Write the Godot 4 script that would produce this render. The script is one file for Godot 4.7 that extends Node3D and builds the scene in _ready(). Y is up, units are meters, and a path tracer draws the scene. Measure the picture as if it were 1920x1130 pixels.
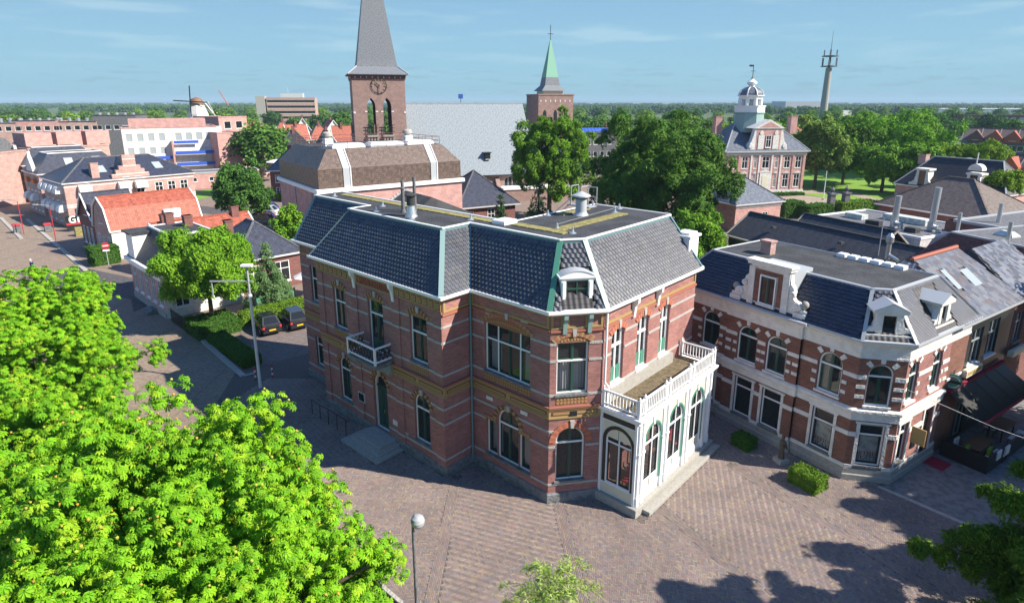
extends Node3D

# ---- camera numbers (photo is 1920 x 1130) ----
const FPX := 1126.0
const CXP := 960.0
const CYP := 481.0
const EYE := 18.0
const TILT := 14.49
var rng := RandomNumberGenerator.new()
var names := {}
var M := {}

func gp(u: float, v: float, h := 0.0) -> Vector3:          # where the ray of a photo pixel meets height h
	var r := Vector3((u - CXP) / FPX, -(v - CYP) / FPX, -1.0).rotated(Vector3.RIGHT, -deg_to_rad(TILT))
	return Vector3(0, EYE, 0) + r * ((h - EYE) / r.y)

func dp(u: float, v: float, d: float) -> Vector3:          # where the ray of a photo pixel is d metres ahead
	var r := Vector3((u - CXP) / FPX, -(v - CYP) / FPX, -1.0).rotated(Vector3.RIGHT, -deg_to_rad(TILT))
	return Vector3(0, EYE, 0) + r * (-d / r.z)

# ---- mesh builder: faces counter-clockwise seen from outside, UV in metres ----
class B:
	var v := PackedVector3Array()
	var n := PackedVector3Array()
	var uv := PackedVector2Array()
	var c := PackedColorArray()
	var col := Color.WHITE
	var T := Transform3D()
	func put(p: Vector3, nn: Vector3, t: Vector3, bt: Vector3) -> void:
		v.append(p); n.append(nn); uv.append(Vector2(p.dot(t), -p.dot(bt))); c.append(col)
	func face(pts: Array) -> void:                          # convex, planar
		var P := []
		for p in pts: P.append(T * p)
		var nn: Vector3 = (P[1] - P[0]).cross(P[2] - P[0])
		if nn.length_squared() < 1e-12 and P.size() > 3: nn = (P[2] - P[0]).cross(P[3] - P[0])
		nn = nn.normalized()
		var t := Vector3.RIGHT if absf(nn.y) > 0.97 else Vector3.UP.cross(nn).normalized()
		var bt := nn.cross(t)
		for i in range(1, P.size() - 1):
			put(P[0], nn, t, bt); put(P[i + 1], nn, t, bt); put(P[i], nn, t, bt)
	func q(a: Vector3, b: Vector3, c_: Vector3, d: Vector3) -> B:
		face([a, b, c_, d]); return self
	func bx(x0: float, x1: float, y0: float, y1: float, z0: float, z1: float) -> B:
		var a := Vector3(x0, y0, z0); var b := Vector3(x1, y0, z0); var e := Vector3(x1, y1, z0); var d := Vector3(x0, y1, z0)
		var a2 := Vector3(x0, y0, z1); var b2 := Vector3(x1, y0, z1); var c2 := Vector3(x1, y1, z1); var d2 := Vector3(x0, y1, z1)
		q(a2, b2, c2, d2); q(b, a, d, e); q(b2, b, e, c2); q(a, a2, d2, d); q(d2, c2, e, d); q(a, b, b2, a2)
		return self
	func cb(p: Vector3, s: Vector3) -> B:                   # box about a centre
		return bx(p.x - s.x / 2, p.x + s.x / 2, p.y - s.y / 2, p.y + s.y / 2, p.z - s.z / 2, p.z + s.z / 2)
	func chb(x0: float, x1: float, y0: float, y1: float, z0: float, z1: float, k: float) -> B:   # box with a chamfered top
		var lo := [Vector3(x0, y0, z1), Vector3(x1, y0, z1), Vector3(x1, y0, z0), Vector3(x0, y0, z0)]
		var mi := []; var hi := []
		for p in lo: mi.append(Vector3(p.x, y1 - k, p.z))
		for p in [Vector3(x0 + k, y1, z1 - k), Vector3(x1 - k, y1, z1 - k), Vector3(x1 - k, y1, z0 + k), Vector3(x0 + k, y1, z0 + k)]: hi.append(p)
		for i in 4:
			var j := (i + 1) % 4
			q(lo[i], lo[j], mi[j], mi[i]); q(mi[i], mi[j], hi[j], hi[i])
		face(hi); return self
	func beam(p0: Vector3, p1: Vector3, w: float, h: float, up := Vector3.UP) -> B:
		var z := (p1 - p0).normalized()
		if absf(z.dot(up)) > 0.99: up = Vector3.RIGHT
		var x := up.cross(z).normalized() * w / 2
		var y := z.cross(x.normalized()) * h / 2
		var a := [p0 - x - y, p0 + x - y, p0 + x + y, p0 - x + y]; var b := [p1 - x - y, p1 + x - y, p1 + x + y, p1 - x + y]
		for i in 4:
			var j := (i + 1) % 4
			q(a[j], a[i], b[i], b[j])
		face(b); face([a[3], a[2], a[1], a[0]]); return self
	func cyl(p0: Vector3, p1: Vector3, r0: float, r1: float, k := 8, caps := true) -> B:
		var z := (p1 - p0).normalized()
		var x := (Vector3.UP if absf(z.y) < 0.9 else Vector3.RIGHT).cross(z).normalized()
		var y := z.cross(x)
		for i in k:
			var a0 := TAU * i / k; var a1 := TAU * (i + 1) / k
			var d0 := x * cos(a0) + y * sin(a0); var d1 := x * cos(a1) + y * sin(a1)
			var vs := [[p0 + d0 * r0, d0], [p1 + d1 * r1, d1], [p0 + d1 * r0, d1], [p0 + d0 * r0, d0], [p1 + d0 * r1, d0], [p1 + d1 * r1, d1]]
			for e in vs:
				v.append(T * e[0]); n.append((T.basis * e[1]).normalized()); uv.append(Vector2(i * 0.1, e[0].y)); c.append(col)
		if caps:
			var t := []; var u := []
			for i in k:
				var d := x * cos(TAU * i / k) + y * sin(TAU * i / k)
				t.append(p1 + d * r1); u.push_front(p0 + d * r0)
			if r1 > 0.001: face(t)
			if r0 > 0.001: face(u)
		return self
	func tube(pts: Array, r: float, k := 6) -> B:
		for i in pts.size() - 1: cyl(pts[i], pts[i + 1], r, r, k)
		return self
	func lathe(prof: Array, k := 16, at := Vector3.ZERO, smooth := true) -> B:   # prof: Vector2(r, y) from bottom to top
		for i in prof.size() - 1:
			var p: Vector2 = prof[i]; var w: Vector2 = prof[i + 1]
			var s := Vector2(w.y - p.y, p.x - w.x).normalized()
			for j in k:
				var a0 := TAU * j / k; var a1 := TAU * (j + 1) / k
				if not smooth:
					face([at + Vector3(p.x * cos(a1), p.y, p.x * sin(a1)), at + Vector3(p.x * cos(a0), p.y, p.x * sin(a0)), at + Vector3(w.x * cos(a0), w.y, w.x * sin(a0)), at + Vector3(w.x * cos(a1), w.y, w.x * sin(a1))])
					continue
				for e in [[a1, p], [a0, w], [a0, p], [a1, p], [a1, w], [a0, w]]:
					v.append(T * (at + Vector3(e[1].x * cos(e[0]), e[1].y, e[1].x * sin(e[0]))))
					n.append((T.basis * Vector3(s.x * cos(e[0]), s.y, s.x * sin(e[0]))).normalized())
					uv.append(Vector2(e[0], e[1].y)); c.append(col)
		return self
	func poly(pts: Array) -> B:                             # any simple planar polygon, counter-clockwise from outside
		var nn := Vector3.ZERO
		for i in pts.size():
			var a: Vector3 = pts[i]; var b: Vector3 = pts[(i + 1) % pts.size()]
			nn += a.cross(b)
		nn = nn.normalized()
		var t := Vector3.RIGHT if absf(nn.y) > 0.97 else Vector3.UP.cross(nn).normalized()
		var bt := nn.cross(t)
		var p2 := PackedVector2Array()
		for p in pts: p2.append(Vector2(p.dot(t), p.dot(bt)))
		var idx := Geometry2D.triangulate_polygon(p2)
		if idx.is_empty():
			face(pts); return self
		for i in range(0, idx.size(), 3):
			var a: Vector3 = pts[idx[i]]; var b: Vector3 = pts[idx[i + 1]]; var d: Vector3 = pts[idx[i + 2]]
			if (b - a).cross(d - a).dot(nn) < 0: face([a, d, b])
			else: face([a, b, d])
		return self
	func ext(p2: Array, z0: float, z1: float, back := true) -> B:   # polygon in xy (counter-clockwise) pulled along z
		var f := []; var r := []
		for p in p2:
			f.append(Vector3(p.x, p.y, z1)); r.push_front(Vector3(p.x, p.y, z0))
		poly(f)
		if back: poly(r)
		for i in p2.size():
			var a: Vector2 = p2[i]; var b: Vector2 = p2[(i + 1) % p2.size()]
			q(Vector3(a.x, a.y, z0), Vector3(b.x, b.y, z0), Vector3(b.x, b.y, z1), Vector3(a.x, a.y, z1))
		return self
	func face_of(pts: Array) -> B:
		face(pts); return self
	func loops(pl: Array, prof: Array, skip := []) -> B:    # pl: footprint (Vector2 x,z); prof: [offset out, y] pairs swept round it
		for k in prof.size() - 1:
			var lo := B.off(pl, prof[k][0]); var hi := B.off(pl, prof[k + 1][0])
			for i in pl.size():
				if i in skip: continue
				var j := (i + 1) % pl.size()
				q(Vector3(lo[i].x, prof[k][1], lo[i].y), Vector3(lo[j].x, prof[k][1], lo[j].y), Vector3(hi[j].x, prof[k + 1][1], hi[j].y), Vector3(hi[i].x, prof[k + 1][1], hi[i].y))
		return self
	static func off(pl: Array, d) -> Array:                 # footprint moved outwards; order: front left to right, then back (seen from above counter-clockwise); d a number or one per edge
		var o := []
		var m := pl.size()
		for i in m:
			var a: Vector2 = pl[(i + m - 1) % m]; var b: Vector2 = pl[i]; var e: Vector2 = pl[(i + 1) % m]
			var d0 := (b - a).normalized(); var d1 := (e - b).normalized()
			var k0: float = d[(i + m - 1) % m] if d is Array else float(d)
			var k1: float = d[i] if d is Array else float(d)
			var n0 := Vector2(-d0.y, d0.x) * k0; var n1 := Vector2(-d1.y, d1.x) * k1
			var cr := d0.cross(d1)
			if absf(cr) < 0.01: o.append(b + n0)
			else: o.append(b + n0 + d0 * ((b + n1 - b - n0).cross(d1) / cr))
		return o
	func mesh() -> ArrayMesh:
		var a := []
		a.resize(Mesh.ARRAY_MAX)
		a[Mesh.ARRAY_VERTEX] = v; a[Mesh.ARRAY_NORMAL] = n; a[Mesh.ARRAY_TEX_UV] = uv; a[Mesh.ARRAY_COLOR] = c
		var m := ArrayMesh.new()
		m.add_surface_from_arrays(Mesh.PRIMITIVE_TRIANGLES, a)
		return m

# ---- nodes ----
func numbered(called: String) -> String:
	var k: int = names.get(called, 0)
	names[called] = k + 1
	return called if k == 0 else "%s_%03d" % [called, k]

func thing(called: String, label: String, category: String, at := Vector3.ZERO, yaw := 0.0, group := "") -> Node3D:
	var o := Node3D.new()
	o.name = numbered(called); add_child(o, true); o.position = at; o.rotation_degrees.y = yaw
	tag(o, label, category, group)
	return o

func tag(o: Node, label: String, category: String, group := "") -> Node:
	o.set_meta("label", label); o.set_meta("category", category)
	if group: o.set_meta("group", group)
	return o

func obj(called: String, b, m: Material, parent: Node = self) -> MeshInstance3D:
	var o := MeshInstance3D.new()
	o.mesh = b.mesh() if b is B else b
	o.material_override = m
	o.name = called if parent != self else numbered(called)
	parent.add_child(o, true)
	return o

func struct(called: String, b, m: Material) -> MeshInstance3D:
	var o := obj(called, b, m); o.set_meta("kind", "structure"); return o

func many(called: String, mesh: Mesh, m: Material, parent: Node, ts: Array, cols: Array) -> MultiMeshInstance3D:
	var mm := MultiMesh.new()
	mm.transform_format = MultiMesh.TRANSFORM_3D; mm.use_colors = true; mm.mesh = mesh; mm.instance_count = ts.size()
	for i in ts.size():
		mm.set_instance_transform(i, ts[i]); mm.set_instance_color(i, cols[i])
	var o := MultiMeshInstance3D.new()
	o.multimesh = mm; o.material_override = m; o.name = called if parent != self else numbered(called); parent.add_child(o, true)
	o.set_meta("kind", "stuff")
	return o

# ---- materials (base colours are linear) ----
func lin(r: float, g: float, b: float) -> Color:
	return Color(r, g, b).linear_to_srgb()

func mat(key: String, r: float, g: float, b: float, rough := 0.8, metal := 0.0) -> StandardMaterial3D:
	var m := StandardMaterial3D.new()
	m.resource_name = key; m.albedo_color = lin(r, g, b); m.roughness = rough; m.metallic = metal
	M[key] = m
	return m

func vmat(key: String, rough := 0.8) -> StandardMaterial3D:   # takes vertex or copy colours
	var m := mat(key, 1, 1, 1, rough)
	m.vertex_color_use_as_albedo = true
	return m

func textured(m: StandardMaterial3D, alb: Texture2D, nor: Texture2D, metres: float, depth := 1.0) -> StandardMaterial3D:
	m.albedo_texture = alb
	if nor: m.normal_enabled = true; m.normal_texture = nor; m.normal_scale = depth
	m.uv1_scale = Vector3(1.0 / metres, 1.0 / metres, 1)
	return m

func noise_tex(size: int, freq: float, ramp: Array, sd: int, as_normal := false, oct := 5) -> NoiseTexture2D:
	var f := FastNoiseLite.new()
	f.seed = sd; f.frequency = freq; f.fractal_octaves = oct; f.noise_type = FastNoiseLite.TYPE_SIMPLEX_SMOOTH
	var t := NoiseTexture2D.new()
	t.width = size; t.height = size; t.seamless = true; t.noise = f
	if as_normal: t.as_normal_map = true; t.bump_strength = 6.0
	else:
		var g := Gradient.new()
		g.offsets = PackedFloat32Array(); g.colors = PackedColorArray()
		for e in ramp: g.add_point(e[0], lin(e[1], e[2], e[3]))
		t.color_ramp = g
	return t

# bricks: covers 32 bricks x 92 courses (7.04 x 5.98 m), with batches of lighter and darker bricks; tones multiply the material's own colour
func brick_images(sd: int) -> Array:
	var r := RandomNumberGenerator.new(); r.seed = sd
	var w := 1536; var h := 1472
	var batch := FastNoiseLite.new(); batch.seed = sd; batch.frequency = 0.06
	var bi := batch.get_seamless_image(64, 92)
	var im := Image.create(w, h, false, Image.FORMAT_RGB8); var hm := Image.create(w, h, false, Image.FORMAT_RGB8)
	im.fill(lin(1.05, 1.25, 1.35).clamp()); hm.fill(Color(0.25, 0.25, 0.25))
	for row in 92:
		for i in 33:
			var x := i * 48 - (24 if row % 2 else 0)
			var t := r.randf_range(0.62, 0.95) * (0.72 + 0.5 * bi.get_pixel((i % 32) * 2, row).r)
			var k := lin(t, t * r.randf_range(0.85, 1.0), t * r.randf_range(0.85, 1.05))
			var rc := Rect2i(x + 1, row * 16 + 2, 46, 13)
			im.fill_rect(rc, k)
			var e := r.randf_range(0.75, 1.0)
			hm.fill_rect(rc, Color(e, e, e))
			if x < 0: im.fill_rect(Rect2i(w - 24, row * 16 + 2, 24, 13), k); hm.fill_rect(Rect2i(w - 24, row * 16 + 2, 24, 13), Color(e, e, e))
			for s in 3:
				var t2 := t * r.randf_range(0.8, 1.1)
				im.fill_rect(Rect2i(maxi(x, 0) + r.randi_range(2, 36), row * 16 + r.randi_range(3, 10), r.randi_range(3, 9), r.randi_range(2, 4)), lin(t2, t2 * 0.93, t2 * 0.93).clamp())
	hm.bump_map_to_normal_map(2.0)
	return [ImageTexture.create_from_image(im), ImageTexture.create_from_image(hm)]

# far tiled roofs: 16 x 16 tiles, an S wave across and a step at every course
func tile_images(sd: int, flat: bool) -> Array:
	var r := RandomNumberGenerator.new(); r.seed = sd
	var w := 512
	var im := Image.create(w, w, false, Image.FORMAT_RGB8); var hm := Image.create(w, w, false, Image.FORMAT_RGB8)
	for row in 16:
		for i in 16:
			var t := r.randf_range(0.6, 1.0)
			if r.randf() < 0.06: t *= 0.7
			im.fill_rect(Rect2i(i * 32, row * 32, 32, 32), lin(t, t * r.randf_range(0.94, 1.0), t * r.randf_range(0.92, 1.0)))
			for x in 32:
				var wv := 0.5 + 0.5 * sin(TAU * x / 32.0)
				if flat: wv = 0.0 if x < 2 else 0.7
				for y in range(0, 32, 4):
					var g := clampf(0.15 + 0.4 * wv + 0.45 * y / 32.0, 0, 1)
					hm.fill_rect(Rect2i(i * 32 + x, row * 32 + y, 1, 4), Color(g, g, g))
			if flat: im.fill_rect(Rect2i(i * 32, row * 32, 2, 32), lin(0.35, 0.35, 0.35))
			im.fill_rect(Rect2i(i * 32, row * 32 + 30, 32, 2), lin(0.3, 0.3, 0.3))
	hm.bump_map_to_normal_map(5.0)
	return [ImageTexture.create_from_image(im), ImageTexture.create_from_image(hm)]

func make_materials() -> void:
	var bk := brick_images(3); var tl := tile_images(5, false); var sl := tile_images(6, true)
	var grain := noise_tex(512, 0.03, [[0.25, 0.6, 0.6, 0.6], [0.5, 0.85, 0.85, 0.85], [0.8, 1, 1, 1]], 4)
	var blotch := noise_tex(512, 0.008, [[0.3, 0.62, 0.62, 0.62], [0.5, 0.82, 0.82, 0.82], [0.75, 1, 1, 1]], 9)
	var soft := noise_tex(512, 0.02, [[0.3, 0.86, 0.86, 0.86], [0.5, 0.95, 0.95, 0.95], [0.75, 1, 1, 1]], 14)
	var gn := noise_tex(512, 0.08, [], 12, true)
	M.tl = tl; M.sl = sl; M.bk = bk; M.grain = grain; M.blotch = blotch; M.gn = gn
	for a in [["brick", 0.385, 0.195, 0.17], ["brick_dark", 0.23, 0.11, 0.095], ["brick_brown", 0.25, 0.125, 0.09], ["brick_pink", 0.62, 0.38, 0.34], ["brick_church", 0.36, 0.255, 0.22], ["brick_tan", 0.55, 0.38, 0.33], ["brick_white", 0.7, 0.7, 0.7]]:
		textured(mat(a[0], a[1], a[2], a[3], 0.9), bk[0], bk[1], 7.04, 0.7).uv1_scale = Vector3(1 / 7.04, 1 / 5.98, 1)
	for a in [["roof_dark", 0.055, 0.058, 0.07], ["roof_black", 0.03, 0.031, 0.04], ["roof_red", 0.45, 0.125, 0.075], ["roof_rust", 0.2, 0.065, 0.045], ["roof_brown", 0.17, 0.135, 0.115], ["roof_old", 0.3, 0.33, 0.38]]:
		textured(mat(a[0], a[1], a[2], a[3], 0.6), tl[0], tl[1], 4.0, 1.0)
	for a in [["slate", 0.16, 0.19, 0.24], ["slate_dark", 0.05, 0.06, 0.095], ["shingle", 0.16, 0.115, 0.095]]:
		textured(mat(a[0], a[1], a[2], a[3], 0.45), sl[0], sl[1], 4.0, 0.6)
	textured(mat("slate_light", 0.27, 0.32, 0.36, 0.65), grain, gn, 5.0, 0.3)
	textured(mat("spire_slate", 0.2, 0.22, 0.25, 0.6), grain, gn, 4.0, 0.4)
	for a in [["felt", 0.055, 0.058, 0.064, 0.9], ["felt_grey", 0.16, 0.165, 0.18, 0.9], ["felt_light", 0.62, 0.68, 0.66, 0.8], ["stone", 0.36, 0.35, 0.32, 0.85], ["bluestone", 0.2, 0.21, 0.22, 0.7], ["concrete", 0.42, 0.4, 0.36, 0.9], ["asphalt", 0.1, 0.095, 0.1, 0.9], ["gravel", 0.4, 0.33, 0.25, 0.95], ["earth", 0.1, 0.08, 0.05, 1.0], ["stucco", 0.74, 0.73, 0.69, 0.85], ["band", 0.42, 0.42, 0.4, 0.85], ["bark", 0.14, 0.105, 0.075, 0.95], ["soil_roof", 0.17, 0.135, 0.08, 1.0], ["moss", 0.3, 0.27, 0.1, 1.0]]:
		textured(mat(a[0], a[1], a[2], a[3], a[4]), soft if a[0] in ["stucco", "stone", "band", "concrete"] else grain if a[0] != "felt" else blotch, gn, 3.0 if a[0] in ["stone", "band", "bark"] else 7.0, 0.35)
	for a in [["white", 0.82, 0.83, 0.83, 0.45], ["cream", 0.7, 0.67, 0.52, 0.5], ["trim_green", 0.07, 0.24, 0.17, 0.45], ["verge", 0.24, 0.36, 0.35, 0.5], ["verge_blue", 0.13, 0.23, 0.26, 0.5], ["sash", 0.025, 0.075, 0.06, 0.35], ["dark_paint", 0.014, 0.02, 0.022, 0.4], ["black_paint", 0.012, 0.013, 0.014, 0.4], ["yellow_brick", 0.4, 0.28, 0.11, 0.85], ["red_brick", 0.36, 0.1, 0.06, 0.85], ["curtain", 0.55, 0.55, 0.58, 0.9], ["dim", 0.06, 0.05, 0.045, 0.9], ["lead", 0.4, 0.43, 0.46, 0.5], ["blue_panel", 0.03, 0.1, 0.5, 0.5], ["red_paint", 0.45, 0.03, 0.045, 0.5], ["pole_grey", 0.36, 0.38, 0.4, 0.45], ["rubber", 0.015, 0.015, 0.015, 0.8], ["plate", 0.75, 0.5, 0.03, 0.4], ["carpet", 0.25, 0.012, 0.04, 0.95], ["copper_green", 0.2, 0.42, 0.31, 0.7], ["grass_flat", 0.16, 0.3, 0.03, 1.0], ["wood", 0.2, 0.11, 0.06, 0.7], ["window_grey", 0.35, 0.4, 0.42, 0.2], ["orange", 0.6, 0.16, 0.04, 0.6], ["fabric_white", 0.75, 0.75, 0.73, 0.85]]:
		mat(a[0], a[1], a[2], a[3], a[4])
	mat("zinc", 0.55, 0.58, 0.6, 0.35, 0.7); mat("gilt", 0.6, 0.42, 0.12, 0.4, 0.8)
	mat("glass_dark", 0.016, 0.02, 0.024, 0.06)
	var g := mat("pane", 0.05, 0.07, 0.08, 0.02); g.transparency = BaseMaterial3D.TRANSPARENCY_ALPHA; g.albedo_color.a = 0.35
	vmat("paint", 0.7); vmat("clay", 0.85); vmat("tile_glazed", 0.4); vmat("gloss", 0.25)
	for a in [["leaf", 0.62], ["leaf_soft", 0.75]]:
		var l := vmat(a[0], a[1]); l.cull_mode = BaseMaterial3D.CULL_DISABLED; l.metallic_specular = 0.3
		l.backlight_enabled = true; l.backlight = lin(0.2, 0.34, 0.02)

func _ready() -> void:
	rng.seed = 77
	var cam := Camera3D.new()
	cam.name = "camera"; add_child(cam)
	cam.position = Vector3(0, EYE, 0); cam.rotation_degrees.x = -TILT
	cam.projection = Camera3D.PROJECTION_FRUSTUM; cam.near = 0.1; cam.far = 9000.0
	cam.size = 0.1 * 1130.0 / FPX
	cam.frustum_offset = Vector2(0, -0.1 * (565.0 - CYP) / FPX)
	cam.current = true
	var we := WorldEnvironment.new()
	we.name = "world"; add_child(we)
	var e := Environment.new()
	we.environment = e
	e.background_mode = Environment.BG_SKY
	e.tonemap_mode = Environment.TONE_MAPPER_LINEAR
	e.tonemap_exposure = 1.85
	e.sdfgi_enabled = true; e.ssao_enabled = true; e.ssil_enabled = true
	e.fog_enabled = true; e.fog_density = 0.00016; e.fog_light_color = Color(0.7, 0.82, 0.9)
	e.sky = Sky.new()
	e.sky.sky_material = make_sky()
	var sun := DirectionalLight3D.new()
	sun.name = "sun"; add_child(sun)
	sun.light_energy = 1.6; sun.light_color = Color(1.0, 0.96, 0.9); sun.light_angular_distance = 0.5; sun.shadow_enabled = true
	var s := Vector3(0.963 * cos(deg_to_rad(39)), sin(deg_to_rad(39)), 0.268 * cos(deg_to_rad(39)))
	sun.look_at_from_position(s * 100, Vector3.ZERO)
	make_materials()
	build_all()

func make_sky() -> Material:                                # clear air that pales towards the horizon, thin streaks and a few small far clouds
	var w := 4096; var h := 2048
	var im := Image.create(w, h, false, Image.FORMAT_RGB8)
	var n1 := FastNoiseLite.new(); n1.seed = 3; n1.frequency = 1.0; n1.fractal_octaves = 4
	var n2 := FastNoiseLite.new(); n2.seed = 8; n2.frequency = 1.0; n2.fractal_octaves = 4
	var q := RandomNumberGenerator.new(); q.seed = 2
	for y in h:
		var el := 90.0 - 180.0 * (y + 0.5) / h
		var c := Color(0.09, 0.1, 0.08)
		if el > 0:
			var a := exp(-el / 2.0); var b := exp(-el / 20.0)
			c = Color(0.04, 0.11, 0.33).lerp(Color(0.222, 0.383, 0.455), b).lerp(Color(0.15, 0.265, 0.32), a)
		if el < -0.5 or el > 40: im.fill_rect(Rect2i(0, y, w, 1), Color(c.r, c.g, c.b).linear_to_srgb()); continue
		for x in w:
			var az := TAU * x / w
			var p := Vector3(cos(az), 0, sin(az)) * 7.0
			var t := n1.get_noise_3d(p.x * 0.5, el * 0.55 + 0.12 * p.x, p.z * 0.5)
			var k := smoothstep(0.0, 0.55, t) * 0.3 * smoothstep(1.5, 5.0, el) * smoothstep(40.0, 14.0, el)
			var g := n2.get_noise_3d(p.x * 1.9, el * 2.4, p.z * 1.9)
			var m := smoothstep(0.16, 0.42, g) * 0.4 * smoothstep(0.2, 0.8, el) * smoothstep(4.2, 1.8, el)
			var d := c.lerp(Color(0.36, 0.47, 0.5), k).lerp(Color(0.15, 0.22, 0.29), m)
			var e := q.randf_range(-0.004, 0.004)
			im.set_pixel(x, y, Color(d.r, d.g, d.b).linear_to_srgb() + Color(e, e, e, 0))
	var s := PanoramaSkyMaterial.new()
	s.panorama = ImageTexture.create_from_image(im)
	return s

# ---- facades: x along, y up, z out ----
func arch_pts(x0: float, x1: float, y1: float, rise: float, k := 12) -> Array:   # from right spring to left spring
	var o := []
	var cx := (x0 + x1) / 2; var hw := (x1 - x0) / 2
	for i in k + 1:
		if rise > hw * 0.75:
			var a := PI * i / k
			o.append(Vector2(cx + hw * cos(a), y1 - rise + rise * sin(a)))
		else:
			var t := 1.0 - 2.0 * i / k
			o.append(Vector2(cx + hw * t, y1 - rise * t * t))
	return o

func hole_pts(h: Array) -> Array:                            # [x0, x1, y0, y1, rise]
	if h.size() < 5 or h[4] <= 0: return [Vector2(h[0], h[2]), Vector2(h[1], h[2]), Vector2(h[1], h[3]), Vector2(h[0], h[3])]
	return [Vector2(h[0], h[2]), Vector2(h[1], h[2])] + arch_pts(h[0], h[1], h[3], h[4])

func wall(b: B, T: Transform3D, x0: float, x1: float, y0: float, y1: float, holes := [], depth := 0.22) -> B:
	b.T = T
	var xs := [x0, x1]; var ys := [y0, y1]
	for h in holes:
		xs.append(h[0]); xs.append(h[1]); ys.append(h[2]); ys.append(h[3])
	xs.sort(); ys.sort()
	for i in xs.size() - 1:
		if xs[i + 1] - xs[i] < 0.0005: continue
		var run = null
		for j in ys.size():
			var solid := false
			if j < ys.size() - 1 and ys[j + 1] - ys[j] >= 0.0005:
				solid = true
				var mx: float = (xs[i] + xs[i + 1]) / 2; var my: float = (ys[j] + ys[j + 1]) / 2
				for h in holes:
					if mx > h[0] and mx < h[1] and my > h[2] and my < h[3]: solid = false
			elif j < ys.size() - 1: continue
			if solid and run == null: run = ys[j]
			if not solid and run != null:
				b.q(Vector3(xs[i], run, 0), Vector3(xs[i + 1], run, 0), Vector3(xs[i + 1], ys[j], 0), Vector3(xs[i], ys[j], 0)); run = null
	for h in holes:
		var p := hole_pts(h)
		for i in p.size():
			var a: Vector2 = p[i]; var c: Vector2 = p[(i + 1) % p.size()]
			b.q(Vector3(a.x, a.y, 0), Vector3(a.x, a.y, -depth), Vector3(c.x, c.y, -depth), Vector3(c.x, c.y, 0))
		if h.size() > 4 and h[4] > 0:
			var ar := arch_pts(h[0], h[1], h[3], h[4])
			for i in ar.size() - 1:
				var a: Vector2 = ar[i]; var c: Vector2 = ar[i + 1]
				b.q(Vector3(c.x, c.y, 0), Vector3(a.x, a.y, 0), Vector3(a.x, h[3], 0), Vector3(c.x, h[3], 0))
	b.T = Transform3D()
	return b

func ring(b: B, p: Array, t: float, z0: float, z1: float) -> Array:   # a frame of width t inside outline p; returns its inner outline
	var q := inset(p, t)
	for i in p.size():
		var j := (i + 1) % p.size()
		b.q(Vector3(p[i].x, p[i].y, z1), Vector3(p[j].x, p[j].y, z1), Vector3(q[j].x, q[j].y, z1), Vector3(q[i].x, q[i].y, z1))
		b.q(Vector3(q[i].x, q[i].y, z1), Vector3(q[j].x, q[j].y, z1), Vector3(q[j].x, q[j].y, z0), Vector3(q[i].x, q[i].y, z0))
	return q

func inset(p: Array, t: float) -> Array:
	var o := []
	var m := p.size()
	for i in m:
		var d0: Vector2 = (p[i] - p[(i + m - 1) % m]).normalized(); var d1: Vector2 = (p[(i + 1) % m] - p[i]).normalized()
		var n0 := Vector2(-d0.y, d0.x); var n1 := Vector2(-d1.y, d1.x)
		var s := (n0 + n1).normalized()
		o.append(p[i] + s * t / maxf(s.dot(n0), 0.4))
	return o

func clip_rect(p: Array, x0: float, x1: float, y0: float, y1: float) -> Array:
	var r := Geometry2D.intersect_polygons(PackedVector2Array(p), PackedVector2Array([Vector2(x0, y0), Vector2(x1, y0), Vector2(x1, y1), Vector2(x0, y1)]))
	if r.is_empty(): return []
	var o := Array(r[0])
	if Geometry2D.is_polygon_clockwise(r[0]): o.reverse()
	return o

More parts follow.
